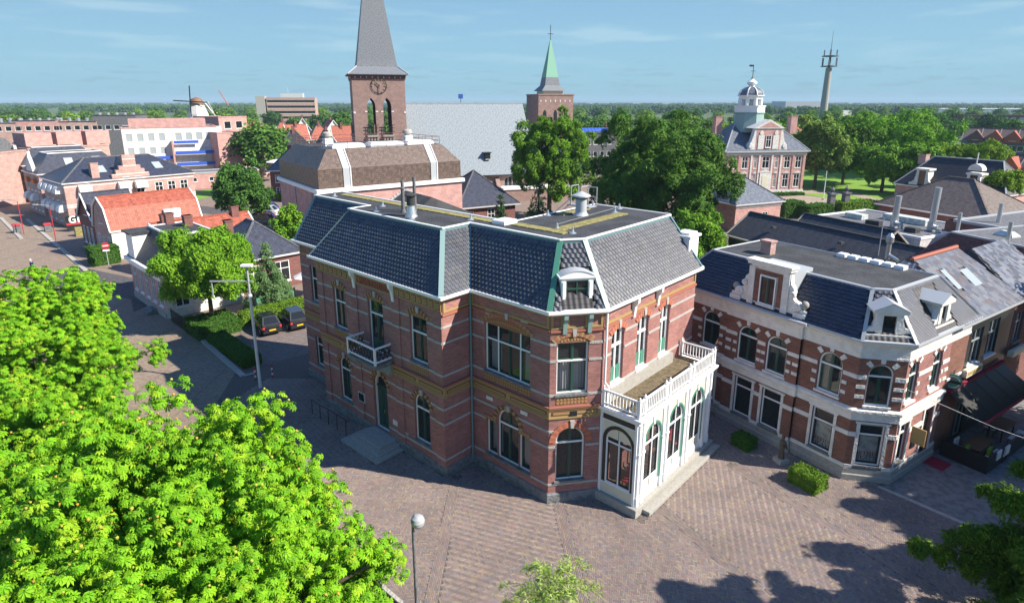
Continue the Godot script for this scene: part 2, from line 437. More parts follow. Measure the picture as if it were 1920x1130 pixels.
# a window in an opening: white frame, transom and mullions, dark sashes, panes, sill.  o: {mull: [x], tran: [y], sash, frame, pane, sill, back, curtain, name}
func window(parent: Node3D, T: Transform3D, h: Array, o := {}) -> MeshInstance3D:
	var z: float = o.get("z", -0.12)
	var fr := B.new(); var sa := B.new(); fr.T = T; sa.T = T
	var inner := ring(fr, hole_pts(h), o.get("fw", 0.07), z - 0.05, z)
	var xs: Array = [h[0] - 1.0] + o.get("mull", []) + [h[1] + 1.0]
	var ys: Array = [h[2] - 1.0] + o.get("tran", []) + [h[3] + 1.0]
	ys.sort()
	var hb: float = o.get("bar", 0.03)
	for x in o.get("mull", []):
		var s := clip_rect(inner, x - hb, x + hb, -50, 50)
		if s.size() > 2: (sa if o.get("dark_mull", false) or x in o.get("dark", []) else fr).ext(s, z - 0.05, z - 0.004 if o.get("dark_mull", false) else z + 0.01, false)
	for y in o.get("tran", []):
		var s := clip_rect(inner, -500, 500, y - hb * 1.3, y + hb * 1.3)
		if s.size() > 2: fr.ext(s, z - 0.05, z + 0.016, false)
	var f := obj(o.get("name", "window"), fr, o.get("frame", M.white), parent)
	for i in xs.size() - 1:
		for j in ys.size() - 1:
			var c := clip_rect(inner, xs[i] + hb, xs[i + 1] - hb, ys[j] + hb * 1.3, ys[j + 1] - hb * 1.3)
			if c.size() < 3: continue
			var g := ring(sa, c, o.get("sw", 0.05), z - 0.08, z - 0.03) if o.has("sash") else c
			var pb := B.new(); pb.T = T
			var p3 := []
			for p in g: p3.append(Vector3(p.x, p.y, z - 0.065))
			pb.poly(p3)
			obj("pane", pb, o.get("pane", M.glass_dark), f)
	if o.has("sash") and sa.v.size(): obj("sash", sa, o.sash, f)
	if o.get("sill", true):
		var sb := B.new(); sb.T = T
		sb.bx(h[0] - 0.06, h[1] + 0.06, h[2] - 0.1, h[2] + 0.005, -0.2, 0.08)
		obj("sill", sb, o.get("sill_mat", M.bluestone), f)
	if o.has("curtain"):
		for s in o.curtain:
			var cu := B.new(); cu.T = T
			var x: float = s[0]; var k := 0
			while x < s[1] - 0.01:
				var za := z - 0.28 - 0.05 * (k % 2); var zb := z - 0.28 - 0.05 * ((k + 1) % 2)
				cu.q(Vector3(x, s[2], za), Vector3(x + 0.07, s[2], zb), Vector3(x + 0.07, s[3], zb), Vector3(x, s[3], za))
				x += 0.07; k += 1
			obj("curtain", cu, M.curtain, f)
	return f

func band_parts(R: Node3D, T: Transform3D, x0: float, x1: float, ys: Array, holes: Array, t := 0.11, proud := 0.03, m: Material = null, called := "stone_band", gap := 0.03) -> void:
	for y in ys:
		var cuts := []
		for h in holes:
			if y + t > h[2] - 0.02 and y < h[3] + 0.02: cuts.append([h[0] - gap, h[1] + gap])
		cuts.sort_custom(func(p, q): return p[0] < q[0])
		var x := x0
		for c in cuts + [[x1, x1]]:
			if c[0] - x > 0.05:
				var b := B.new(); b.T = T
				obj(called, b.bx(x, c[0], y, y + t, -0.02, proud), m if m else M.band, R)
			x = maxf(x, c[1])

# an arch of bricks in two colours round the top of an opening
func brick_arch(parent: Node3D, T: Transform3D, h: Array, rise: float, t: float, ca: Color, cb: Color, k: int, key_mat: Material, ext := 0.06) -> void:
	var b := B.new(); b.T = T
	var inn := arch_pts(h[0] - ext, h[1] + ext, h[3] + (rise if h.size() < 5 or h[4] <= 0 else 0.02), rise if h.size() < 5 or h[4] <= 0 else h[4] + 0.02, k)
	var c := Vector2((h[0] + h[1]) / 2, inn[0].y - (0.0 if rise > (h[1] - h[0]) * 0.4 else (h[1] - h[0]) * 0.6))
	for i in k:
		b.col = ca if (i / 1) % 2 == 0 else cb
		var p: Vector2 = inn[i]; var q: Vector2 = inn[i + 1]
		var po := p + (p - c).normalized() * t; var qo := q + (q - c).normalized() * t
		b.ext([p, po, qo, q], -0.01, 0.045 + 0.008 * (i % 2), false)
	obj("brick_arch", b, M.clay, parent)
	if key_mat:
		var kb := B.new(); kb.T = T
		var m: Vector2 = inn[k / 2]
		kb.ext([Vector2(m.x - 0.07, m.y - 0.02), Vector2(m.x + 0.07, m.y - 0.02), Vector2(m.x + 0.1, m.y + t + 0.09), Vector2(m.x - 0.1, m.y + t + 0.09)], -0.01, 0.09, false)
		obj("keystone", kb, key_mat, parent)

# a panel of small diamonds in two colours
func diamond_panel(b: B, T: Transform3D, x0: float, x1: float, y0: float, y1: float, ca: Color, cb: Color, s := 0.15) -> void:
	b.T = T; b.col = ca
	b.bx(x0, x1, y0, y1, -0.01, 0.012)
	b.col = cb
	var nx := maxi(1, int((x1 - x0) / s)); var dx := (x1 - x0) / nx; var dy := (y1 - y0) / 2
	for i in nx:
		for j in 2:
			var c := Vector2(x0 + dx * (i + 0.5), y0 + dy * (j + 0.5))
			b.ext([c + Vector2(-dx * 0.42, 0), c + Vector2(0, -dy * 0.42), c + Vector2(dx * 0.42, 0), c + Vector2(0, dy * 0.42)], 0.0, 0.025, false)
	b.T = Transform3D(); b.col = Color.WHITE

# ---- roof tiles ----
func tile_mesh(w: float, l: float, roll: float, k := 5) -> ArrayMesh:   # x across, y up off the roof, z down the slope
	var b := B.new()
	var pr := []
	for i in k + 1:
		var t := float(i) / k
		pr.append(Vector2(-w / 2 + w * t, 0.014 + roll * (0.5 + 0.5 * sin(TAU * t - 0.6))))
	for i in k:
		var p: Vector2 = pr[i]; var q: Vector2 = pr[i + 1]
		b.q(Vector3(p.x, p.y + 0.045, l / 2), Vector3(q.x, q.y + 0.045, l / 2), Vector3(q.x, q.y, -l / 2), Vector3(p.x, p.y, -l / 2))
		b.q(Vector3(p.x, p.y, l / 2), Vector3(q.x, q.y, l / 2), Vector3(q.x, q.y + 0.045, l / 2), Vector3(p.x, p.y + 0.045, l / 2))
	return b.mesh()

# courses of tiles on a slope: bottom edge a-b (left to right seen from outside), top edge d-c
func tile_slope(out: Array, a: Vector3, b: Vector3, c: Vector3, d: Vector3, w: float, l: float, keepout = null) -> void:
	var nn := (b - a).cross(d - a).normalized()
	var x := (b - a).normalized(); var up := nn.cross(x)
	var ht := (d - a).dot(up)
	var rows := int(ht / l)
	for r in rows:
		var s0 := (r + 0.5) * l
		var t := s0 / ht
		var le := a.lerp(d, t); var ri := b.lerp(c, t)
		var x0 := (le - a).dot(x) + 0.02; var x1 := (ri - a).dot(x) - 0.02
		var i := ceili((x0 + w * 0.35) / w - 0.5 * (r % 2))
		while (i + 0.5 * (r % 2)) * w + w * 0.35 < x1:
			var xx := (i + 0.5 * (r % 2)) * w
			i += 1
			var p := a + x * xx + up * s0 + nn * 0.005
			if keepout != null and keepout.call(p): continue
			var bs := Basis(x, nn, -up).rotated(nn, rng.randf_range(-0.02, 0.02))
			bs = bs.rotated(x, rng.randf_range(-0.02, 0.02))
			out.append(Transform3D(bs, p))

# the 300 tiles nearest the camera become parts of their own, the rest one part
func lay_tiles(parent: Node3D, ts: Array, mesh: Mesh, m: StandardMaterial3D, cols: Array, keep := 300, called := "tile") -> void:
	var eye := parent.global_transform.affine_inverse() * Vector3(0, EYE, 0)
	var vis := []; var rest := []
	for t in ts:
		var d: Vector3 = eye - t.origin
		var share: float = t.basis.y.dot(d.normalized()) / d.length_squared()
		vis.append([share, t])
	vis.sort_custom(func(p, q): return p[0] > q[0])
	var mats := []
	for c in cols:
		var mm: StandardMaterial3D = m.duplicate(); mm.vertex_color_use_as_albedo = false; mm.albedo_color = c.linear_to_srgb(); mats.append(mm)
	var rt := []; var rc := []
	var patch := FastNoiseLite.new(); patch.seed = 9; patch.frequency = 0.45; patch.fractal_octaves = 3   # worn and weathered patches
	for i in vis.size():
		if i < keep:
			var o := obj(called, mesh, mats[rng.randi() % mats.size()], parent); o.transform = vis[i][1]
		else:
			var k: Color = cols[rng.randi() % cols.size()]
			var f := rng.randf_range(0.88, 1.12) * (1.0 + 0.2 * patch.get_noise_3dv(vis[i][1].origin) + 0.14 * patch.get_noise_3dv(vis[i][1].origin * 0.22))
			rt.append(vis[i][1]); rc.append(Color(k.r * f, k.g * f, k.b * f))
	if rt.size(): many("roof_tiling", mesh, m, parent, rt, rc)

func xf(x: float, y: float, z: float, yaw := 0.0) -> Transform3D:
	return Transform3D(Basis(Vector3.UP, deg_to_rad(yaw)), Vector3(x, y, z))

func v3(p: Vector2, y: float) -> Vector3:
	return Vector3(p.x, y, p.y)

const YEL := Color(0.36, 0.25, 0.1)
const RED := Color(0.36, 0.13, 0.09)
const BRN := Color(0.2, 0.07, 0.05)

func words(parent: Node3D, text: String, size: float, T: Transform3D, m: Material, called := "lettering", serif := true, depth := 0.012) -> MeshInstance3D:
	var t := TextMesh.new()
	var f := SystemFont.new()
	f.font_names = PackedStringArray(["Droid Serif" if serif else "Droid Sans"]); f.font_weight = 700
	t.font = f; t.text = text; t.font_size = 64; t.pixel_size = size / 46.0; t.depth = depth; t.curve_step = 4.0
	var o := obj(called, t, m, parent)
	o.transform = T
	return o

func main_building() -> void:
	var R := thing("post_office", "two storey red brick corner building with dark tiled mansard roof and grey stone bands", "building", Vector3(1.65, 0, -24.1), -42.3)
	var fp := [Vector2(-20.4, 0.4), Vector2(-15.9, 0.4), Vector2(-15.9, 1.8), Vector2(-4.95, 1.8), Vector2(-4.95, 0), Vector2(0, 0), Vector2(1.45, -1.85), Vector2(1.45, -10.7), Vector2(0.5, -11.8), Vector2(-6.5, -11.8), Vector2(-6.5, -4.5), Vector2(-20.4, -4.5)]
	var TW := xf(0, 0, 1.8); var TM := xf(0, 0, 0); var TL := xf(0, 0, 0.4); var TC := xf(0, 0, 0, 51.9)
	var TR := xf(1.45, 0, 0, 90); var TE := xf(-4.95, 0, 0, 90)
	var hw := [[-14.3, -13.05, 5.52, 7.87], [-10.9, -9.6, 5.05, 7.95], [-7.4, -6.1, 5.55, 7.93], [-14.22, -13.1, 1.08, 3.78, 0.56], [-10.87, -9.62, 0.45, 3.75, 0.62], [-7.32, -6.12, 1.15, 3.82, 0.6]]
	var hm := [[-4.0, -1.13, 5.45, 7.9], [-3.93, -3.2, 1.0, 2.87], [-3.19, -1.81, 1.0, 3.76, 0.69], [-1.8, -1.1, 1.0, 2.87]]
	var hc := [[0.3, 1.73, 5.45, 7.9], [0.33, 1.68, 1.1, 3.78, 0.67]]
	var hr := [[2.6, 3.62, 5.45, 8.12, 0.22], [4.8, 5.82, 5.45, 8.12, 0.22], [6.98, 7.95, 5.45, 8.12, 0.22]]
	var hl := [[-19.25, -18.35, 5.6, 7.95], [-19.3, -18.3, 1.15, 3.15]]
	# walls, one per face
	obj("wall", wall(B.new(), TW, -15.9, -4.95, 0.45, 9.3, hw, 0.3), M.brick, R)
	obj("wall", wall(B.new(), TM, -4.95, 0, 0.45, 9.3, hm, 0.3), M.brick, R)
	obj("wall", wall(B.new(), TC, 0, 2.351, 0.45, 9.3, hc, 0.3), M.brick, R)
	obj("wall", wall(B.new(), TR, 1.85, 10.7, 0.45, 9.3, hr, 0.3), M.brick, R)
	obj("wall", wall(B.new(), TL, -20.4, -15.9, 0.45, 9.3, hl, 0.3), M.brick, R)
	obj("wall", wall(B.new(), TE, -1.8, 0, 0.45, 9.3), M.brick, R)
	var bk := B.new().loops(fp, [[0, 0.45], [0, 9.3]], [0, 2, 3, 4, 5, 6])
	bk.q(Vector3(-20.4, 9.3, 0.4), Vector3(-20.4, 12.15, -1.15), Vector3(-20.4, 12.15, -3.0), Vector3(-20.4, 9.3, -4.5))
	obj("rear_wall", bk, M.brick, R)
	obj("plinth", B.new().loops(fp, [[0.09, 0.0], [0.09, 0.42], [0.04, 0.5], [-0.02, 0.5]]), M.bluestone, R)
	var fl := B.new()
	var in_fp := B.off(fp, -0.31)
	var pp := []
	for p in in_fp: pp.push_front(v3(p, 4.35))
	fl.poly(pp)
	obj("upper_floor", fl, M.dim, R)
	# stone bands and the tiled string course
	var ys := [0.88, 2.8, 3.6, 5.36, 7.0, 7.79]
	band_parts(R, TW, -15.9, -4.92, ys, hw); band_parts(R, TM, -4.95, 0, ys, hm); band_parts(R, TC, 0, 2.35, ys, hc)
	band_parts(R, TR, 1.85, 10.72, [5.36, 7.0, 7.79], hr); band_parts(R, TL, -20.4, -15.9, ys, hl); band_parts(R, TE, -1.77, 0, ys, [])
	var sc: B
	for a in [[TW, -15.92, -11.4], [TW, -9.0, -4.9], [TM, -4.93, 0.02], [TC, -0.02, 2.37], [TL, -20.4, -15.9], [TE, -1.83, -0.03]]:
		sc = B.new(); sc.T = a[0]; sc.col = YEL
		sc.bx(a[1], a[2], 4.72, 4.8, -0.02, 0.075); sc.bx(a[1], a[2], 4.28, 4.36, -0.02, 0.06)
		sc.col = Color(0.4, 0.27, 0.11)
		sc.bx(a[1], a[2], 4.36, 4.72, -0.02, 0.03)
		var n := maxi(1, int(round((a[2] - a[1]) / 2.4))); var dx: float = (a[2] - a[1]) / n
		for i in n:
			sc.col = BRN
			sc.bx(a[1] + dx * i + 0.14, a[1] + dx * (i + 1) - 0.14, 4.45, 4.63, 0, 0.05)
			sc.col = YEL
			sc.bx(a[1] + dx * i + 0.2, a[1] + dx * (i + 1) - 0.2, 4.49, 4.59, 0, 0.06)
		sc.col = RED
		sc.bx(a[1], a[2], 4.8, 4.88, -0.02, 0.11)
		obj("string_course", sc, M.clay, R)
	# frieze under the gutter: framed square tiles on the wing, framed brick elsewhere
	var fz := B.new()
	fz.T = TW
	for s in [[-15.85, -12.15], [-8.45, -5.0]]:
		fz.col = YEL; fz.bx(s[0], s[1], 8.62, 9.12, -0.02, 0.05)
		var n := int((s[1] - s[0]) / 0.42)
		for i in n:
			var cx: float = s[0] + (s[1] - s[0]) * (i + 0.5) / n
			fz.col = BRN; fz.bx(cx - 0.16, cx + 0.16, 8.69, 9.05, 0, 0.06)
			fz.col = Color(0.38, 0.27, 0.12); fz.bx(cx - 0.12, cx + 0.12, 8.74, 9.0, 0, 0.075)
			fz.col = RED; fz.cb(Vector3(cx, 8.87, 0.04), Vector3(0.09, 0.09, 0.1))
	fz.col = YEL; fz.bx(-12.1, -8.5, 8.6, 8.68, -0.02, 0.07); fz.bx(-12.1, -8.5, 9.08, 9.15, -0.02, 0.07); fz.bx(-12.1, -11.75, 8.6, 9.15, -0.02, 0.07); fz.bx(-8.85, -8.5, 8.6, 9.15, -0.02, 0.07)
	fz.col = Color(0.16, 0.05, 0.04); fz.bx(-11.5, -9.1, 8.66, 9.1, -0.02, 0.04)
	for a in [[TM, -4.85, -0.05], [TR, 2.0, 10.6], [TL, -20.3, -16.0], [TE, -1.75, -0.05]]:
		fz.T = a[0]; fz.col = YEL
		fz.bx(a[1], a[2], 8.55, 8.66, -0.02, 0.045); fz.bx(a[1], a[2], 9.12, 9.2, -0.02, 0.045)
		fz.bx(a[1], a[1] + 0.12, 8.66, 9.12, -0.02, 0.045); fz.bx(a[2] - 0.12, a[2], 8.66, 9.12, -0.02, 0.045)
	fz.T = TC; fz.col = YEL
	for s in [[0.02, 0.55], [0.72, 1.63], [1.8, 2.33]]:
		fz.bx(s[0], s[1], 8.55, 8.64, -0.02, 0.06); fz.bx(s[0], s[1], 9.12, 9.2, -0.02, 0.06); fz.bx(s[0], s[0] + 0.1, 8.64, 9.12, -0.02, 0.06); fz.bx(s[1] - 0.1, s[1], 8.64, 9.12, -0.02, 0.06)
	for a in [[TM, -4.95, 0.0], [TC, 0.0, 2.35], [TR, 1.85, 10.7], [TE, -1.83, 0.0]]:
		fz.T = a[0]; fz.col = RED; fz.bx(a[1], a[2], 8.4, 8.5, -0.02, 0.08)
	obj("frieze", fz, M.clay, R)
	words(R, "POSTHUIS", 0.36, xf(-10.3, 8.88, 1.845), M.red_brick)
	# flat piers on the wing
	for x in [-15.55, -12.15, -8.45, -5.25]:
		var pr := B.new(); pr.T = TW
		pr.bx(x - 0.3, x + 0.3, 0.5, 4.28, -0.02, 0.06); pr.bx(x - 0.3, x + 0.3, 4.88, 8.6, -0.02, 0.06)
		obj("pier", pr, M.brick, R)
	var pbm := B.new().bx(-0.303, 0.303, 0, 0.11, 0.05, 0.085).mesh()
	for y in ys:
		for x in [-15.55, -12.15, -8.45, -5.25]: obj("pier_band", pbm, M.band, R).position = Vector3(x, y, 1.8)
	# arches, key stones, diamond panels
	for a in [[TW, hw[0]], [TW, hw[1]], [TW, hw[2]]]: brick_arch(R, a[0], a[1], 0.26, 0.2, YEL, BRN, 15, M.band)
	for a in [[TW, hw[3]], [TW, hw[4]], [TW, hw[5]], [TM, hm[2]]]: brick_arch(R, a[0], a[1], 1.0, 0.2, YEL, BRN, 19, M.band)
	brick_arch(R, TM, hm[0], 0.5, 0.2, YEL, RED, 29, M.band, 0.1)
	brick_arch(R, TC, hc[0], 0.3, 0.24, YEL, RED, 17, M.band, 0.1); brick_arch(R, TC, hc[1], 1.0, 0.26, Color(0.5, 0.16, 0.08), RED, 19, M.band)
	for h in hr: brick_arch(R, TR, h, 0.3, 0.28, Color(0.5, 0.17, 0.1), RED, 15, M.band)
	for a in [[TM, -4.05, -3.2], [TM, -1.8, -1.05]]:
		var fb := B.new(); fb.T = a[0]
		for i in 9:
			fb.col = YEL if i % 2 else RED
			fb.bx(a[1] + (a[2] - a[1]) * i / 9.0, a[1] + (a[2] - a[1]) * (i + 1) / 9.0, 2.89, 3.08, -0.01, 0.04 + 0.006 * (i % 2))
		obj("flat_arch", fb, M.clay, R)
	for a in [[TW, -14.35, -13.0, 5.0, 5.32], [TW, -7.45, -6.05, 5.0, 5.32], [TM, -4.03, -3.33, 4.98, 5.3], [TM, -3.22, -1.85, 4.98, 5.3], [TM, -1.79, -1.1, 4.98, 5.3], [TC, 0.3, 1.75, 4.95, 5.3], [TL, -19.2, -18.35, 5.05, 5.35]]:
		var dpn := B.new(); diamond_panel(dpn, a[0], a[1], a[2], a[3], a[4], Color(0.3, 0.12, 0.06), YEL)
		obj("diamond_panel", dpn, M.clay, R)
	for a in [[TW, hw[0], 0.26], [TW, hw[1], 0.26], [TW, hw[2], 0.26], [TM, hm[0], 0.5], [TC, hc[0], 0.3]]:
		var tp := B.new(); tp.T = a[0]; tp.col = Color(0.3, 0.12, 0.06)
		var ap := arch_pts(a[1][0], a[1][1], a[1][3] + a[2], a[2])
		tp.ext(ap, -0.02, 0.01, false)
		tp.col = YEL
		var k := int((a[1][1] - a[1][0]) / 0.14)
		for i in k:
			var t := 2.0 * (i + 0.5) / k - 1.0
			var hh: float = a[2] * (1 - t * t)
			if hh > 0.1: tp.cb(Vector3((a[1][0] + a[1][1]) / 2 + t * (a[1][1] - a[1][0]) / 2, a[1][3] + hh * 0.45, 0.0), Vector3(0.08, 0.09, 0.05))
		obj("tympanum", tp, M.clay, R)
	# vents in the brickwork and plaques
	for a in [[-3.7, 8.43], [-1.48, 8.46], [-3.7, 4.02], [-1.47, 4.05]]:
		var vb := B.new(); vb.bx(a[0] - 0.21, a[0] + 0.21, a[1] - 0.09, a[1] + 0.09, -0.02, 0.03)
		obj("stone_block", vb, M.stucco, R)
	var pq := B.new(); pq.T = TW
	pq.bx(-12.35, -11.7, 1.55, 2.15, 0, 0.07)
	var fra := obj("notice_case", pq, M.lead, R)
	obj("notice", B.new().bx(-12.27, -11.78, 1.63, 2.07, 1.86, 1.885), M.glass_dark, fra)
	obj("plaque", B.new().bx(-9.2, -8.62, 1.25, 1.55, 1.8, 1.83), M.stucco, R)
	obj("plaque", B.new().bx(-8.25, -7.9, 1.05, 1.22, 1.8, 1.83), M.stone, R)
	for y in [3.05, 4.4]:
		var gv := B.new(); gv.T = TC
		if y > 4: gv.bx(0.93, 1.27, 4.37, 4.62, 0.0, 0.065); obj("vent_grille", gv, M.dark_paint, R)
	# windows
	var op := {"sash": M.sash, "pane": M.pane, "dark_mull": true}
	var wi := func(T: Transform3D, h: Array, ex: Dictionary): return window(R, T, h, op.merged(ex, true))
	wi.call(TW, hw[0], {"tran": [7.1], "mull": [-13.67], "curtain": [[-14.2, -13.95, 5.6, 7.8], [-13.4, -13.15, 5.6, 7.8]]})
	wi.call(TW, hw[2], {"tran": [7.1], "mull": [-6.75]})
	wi.call(TW, hw[3], {"tran": [3.0], "mull": [-13.66], "curtain": [[-14.1, -13.9, 1.2, 3.1], [-13.45, -13.2, 1.2, 3.1]]})
	wi.call(TW, hw[5], {"tran": [3.0], "mull": [-6.72]})
	wi.call(TM, hm[0], {"tran": [7.1], "mull": [-3.2, -2.5, -1.81], "dark": [-2.5], "dark_mull": false, "bar": 0.028, "curtain": [[-3.9, -3.3, 5.5, 7.1], [-1.75, -1.2, 5.5, 7.1]]})
	wi.call(TM, hm[1], {"curtain": [[-3.85, -3.25, 1.05, 2.8]]})
	wi.call(TM, hm[2], {"tran": [2.95], "mull": [-2.5]})
	wi.call(TM, hm[3], {"curtain": [[-1.75, -1.15, 1.05, 2.8]]})
	wi.call(TC, hc[0], {"tran": [7.0], "mull": [1.015], "curtain": [[0.4, 1.63, 5.5, 6.95]]})
	wi.call(TC, hc[1], {"tran": [3.0], "mull": [1.005]})
	wi.call(TL, hl[0], {"tran": [7.1]}); wi.call(TL, hl[1], {"mull": [-18.8], "tran": [2.6]})
	for h in hr:
		var d: MeshInstance3D = wi.call(TR, h, {"tran": [7.25], "mull": [(h[0] + h[1]) / 2], "sash": M.white, "sw": 0.04, "sill_mat": M.stucco, "name": "balcony_door"})
		var pb := B.new(); pb.T = TR
		pb.bx(h[0] + 0.1, h[1] - 0.1, h[2] + 0.05, h[2] + 0.75, -0.2, -0.13); pb.bx(h[0] + 0.2, (h[0] + h[1]) / 2 - 0.1, h[2] + 0.15, h[2] + 0.65, -0.14, -0.115); pb.bx((h[0] + h[1]) / 2 + 0.1, h[1] - 0.2, h[2] + 0.15, h[2] + 0.65, -0.14, -0.115)
		obj("panel", pb, M.trim_green, d)
	# balcony door and front door
	var bdr: MeshInstance3D = wi.call(TW, hw[1], {"tran": [7.2], "mull": [-10.25], "sw": 0.08, "sill": false, "name": "balcony_door"})
	var pb2 := B.new(); pb2.T = TW; pb2.bx(-10.8, -10.3, 5.1, 5.8, -0.2, -0.13).bx(-10.2, -9.7, 5.1, 5.8, -0.2, -0.13)
	obj("panel", pb2, M.sash, bdr)
	var fd := B.new(); fd.T = TW
	ring(fd, hole_pts(hw[4]), 0.06, -0.3, -0.14)
	var fdo := obj("front_door", fd, M.white, R)
	var lf := B.new(); lf.T = TW
	for s in [[-10.8, -10.26], [-10.23, -9.69]]:
		lf.bx(s[0], s[1], 0.46, 2.92, -0.3, -0.22)
		for y in [[0.6, 1.2], [1.35, 2.1], [2.22, 2.8]]: lf.bx(s[0] + 0.1, s[1] - 0.1, y[0], y[1], -0.23, -0.195)
	lf.bx(-10.8, -9.69, 2.92, 3.02, -0.3, -0.17)
	obj("door_leaf", lf, M.sash, fdo)
	obj("handle", B.new().cyl(Vector3(-10.2, 1.45, 1.62), Vector3(-10.2, 1.65, 1.62), 0.02, 0.02), M.gilt, fdo)
	var fan := B.new(); fan.T = TW
	var fpn := []
	for p in clip_rect(hole_pts(hw[4]), -20, 0, 3.02, 5): fpn.append(Vector3(p.x, p.y, -0.24))
	fan.poly(fpn); obj("fanlight", fan, M.pane, fdo)
	# steps
	var so := []
	for i in 3:
		var e := 0.32 * (2 - i)
		so.append(B.new().chb(-11.0 - e, -8.95 + e, 0.15 * i, 0.15 * i + 0.15, 1.85, 2.95 + e, 0.012))
	for s in so: obj("step", s, M.stone, R)
	# balcony
	var bs := B.new(); bs.T = TW
	bs.bx(-11.45, -8.95, 4.78, 4.95, 0, 1.1).bx(-11.5, -8.9, 4.95, 5.02, 0, 1.15)
	obj("balcony_slab", bs, M.bluestone, R)
	for x in [-11.2, -9.2]:
		var br := B.new(); br.T = Transform3D(Basis(Vector3(0, 0, 1), Vector3.UP, Vector3(-1, 0, 0)), Vector3(x, 0, 1.8))
		br.ext([Vector2(0, 4.1), Vector2(0.15, 4.15), Vector2(0.3, 4.4), Vector2(0.75, 4.62), Vector2(0.8, 4.78), Vector2(0, 4.78)], -0.12, 0.12)
		obj("bracket", br, M.verge, R)
	var rl := B.new(); rl.T = TW
	var cs := [Vector3(-11.4, 0, 0.05), Vector3(-11.4, 0, 1.05), Vector3(-9.0, 0, 1.05), Vector3(-9.0, 0, 0.05)]
	for i in 3:
		for y in [5.18, 5.92]: rl.beam(cs[i] + Vector3(0, y, 0), cs[i + 1] + Vector3(0, y, 0), 0.08, 0.08)
	for p in [cs[1], cs[2]]: rl.bx(p.x - 0.05, p.x + 0.05, 5.02, 5.95, p.z - 0.05, p.z + 0.05)
	var rail := obj("balcony_rail", rl, M.white, R)
	var lt := B.new(); lt.T = TW
	for i in 3:
		var k := 4 if i != 1 else 9
		for j in k:
			var p: Vector3 = cs[i].lerp(cs[i + 1], float(j) / k); var q: Vector3 = cs[i].lerp(cs[i + 1], float(j + 1) / k)
			lt.beam(p + Vector3(0, 5.2, 0), q + Vector3(0, 5.9, 0), 0.03, 0.03); lt.beam(p + Vector3(0, 5.9, 0), q + Vector3(0, 5.2, 0), 0.03, 0.03)
		lt.beam(cs[i] + Vector3(0, 5.55, 0), cs[i + 1] + Vector3(0, 5.55, 0), 0.035, 0.035)
	obj("lattice", lt, M.black_paint, rail)
	# gutter and cornice brackets
	obj("gutter", B.new().loops(fp, [[0.0, 9.16], [0.12, 9.18], [0.3, 9.3], [0.36, 9.32], [0.36, 9.46], [0.2, 9.47], [0.05, 9.4]]), M.white, R)
	for a in [[TW, -12.0], [TW, -8.6], [TC, 0.62], [TC, 1.72], [TR, 4.3], [TR, 6.5]]:
		var br := B.new(); br.T = a[0] * Transform3D(Basis(Vector3(0, 0, 1), Vector3.UP, Vector3(-1, 0, 0)), Vector3(a[1], 0, 0))
		br.ext([Vector2(0, 8.3), Vector2(0.1, 8.32), Vector2(0.12, 8.5), Vector2(0.16, 8.85), Vector2(0.3, 9.05), Vector2(0.32, 9.3), Vector2(0, 9.3)], -0.09, 0.09)
		obj("cornice_bracket", br, M.verge if a[0] == TC else M.white, R)
	var dpm := [M.verge_blue, M.white]
	obj("drainpipe", B.new().tube([Vector3(-4.83, 9.3, 0.12), Vector3(-4.83, 0.3, 0.12)], 0.055, 8), M.verge_blue, R)
	obj("drainpipe", B.new().tube([Vector3(1.58, 9.3, -1.95), Vector3(1.58, 5.9, -1.95), Vector3(1.75, 5.7, -2.02), Vector3(1.75, 4.8, -2.02)], 0.05, 8), M.white, R)
	# ---- roof ----
	var ins := [-1.55, -1.55, -1.55, -1.55, -1.55, -1.55, -1.55, -1.55, -1.55, -1.55, -1.55, 0.0]
	var lo := B.off(fp, [0.22, 0.22, 0.22, 0.22, 0.22, 0.22, 0.22, 0.22, 0.22, 0.22, 0.22, 0.0]); var hi := B.off(fp, ins)
	var ylo := 9.42; var yhi := 12.1
	var under := B.new(); var tiles := []
	for i in fp.size() - 1:
		var j := i + 1
		var a := v3(lo[i], ylo); var b := v3(lo[j], ylo); var c := v3(hi[j], yhi); var d := v3(hi[i], yhi)
		under.q(a, b, c, d)
		if i in [1, 8, 9, 10]: continue
		var ko = null
		if i == 5: ko = func(p: Vector3): 
			var l: Vector3 = TC.affine_inverse() * p
			return l.x > 0.42 and l.x < 1.92 and l.y < 11.1
		if i == 7: ko = func(p: Vector3): return p.y < 11.2
		tile_slope(tiles, a, b, c, d, 0.235, 0.215, ko)
	obj("roof_deck", under, M.roof_black, R)
	lay_tiles(R, tiles, tile_mesh(0.235, 0.25, 0.05), M.tile_glazed, [Color(0.055, 0.064, 0.086), Color(0.061, 0.07, 0.09), Color(0.048, 0.056, 0.076), Color(0.074, 0.08, 0.092), Color(0.057, 0.066, 0.09)])
	for i in [0, 2, 3, 4, 5, 6, 7]:
		var hb := B.new()
		var p := v3(lo[i], ylo) ; var q := v3(hi[i], yhi)
		var nn := Vector3(q.z - p.z, 0, p.x - q.x).normalized()
		hb.beam(p + Vector3(0, 0.05, 0), q + Vector3(0, 0.05, 0), 0.24 if i != 4 else 0.14, 0.1, (p - q).cross(nn).normalized())
		obj("hip_board", hb, [M.verge_blue, M.verge, M.verge_blue, M.verge, M.verge_blue, M.trim_green, M.verge, M.verge_blue][i], R)
	var edge := B.new().loops(hi, [[0.03, yhi - 0.28], [0.1, yhi - 0.26], [0.1, yhi - 0.02]])
	obj("roof_fascia", edge, M.verge_blue, R)
	obj("roof_edge", B.new().loops(hi, [[0.1, yhi - 0.02], [0.14, yhi], [0.14, yhi + 0.06], [0.03, yhi + 0.07], [0.0, yhi + 0.04]]), M.white, R)
	var ft := B.new(); var fpt := []
	for p in hi: fpt.append(v3(p, yhi + 0.04))
	ft.poly(fpt)
	obj("flat_roof", ft, M.felt, R)
	var yt := yhi + 0.04
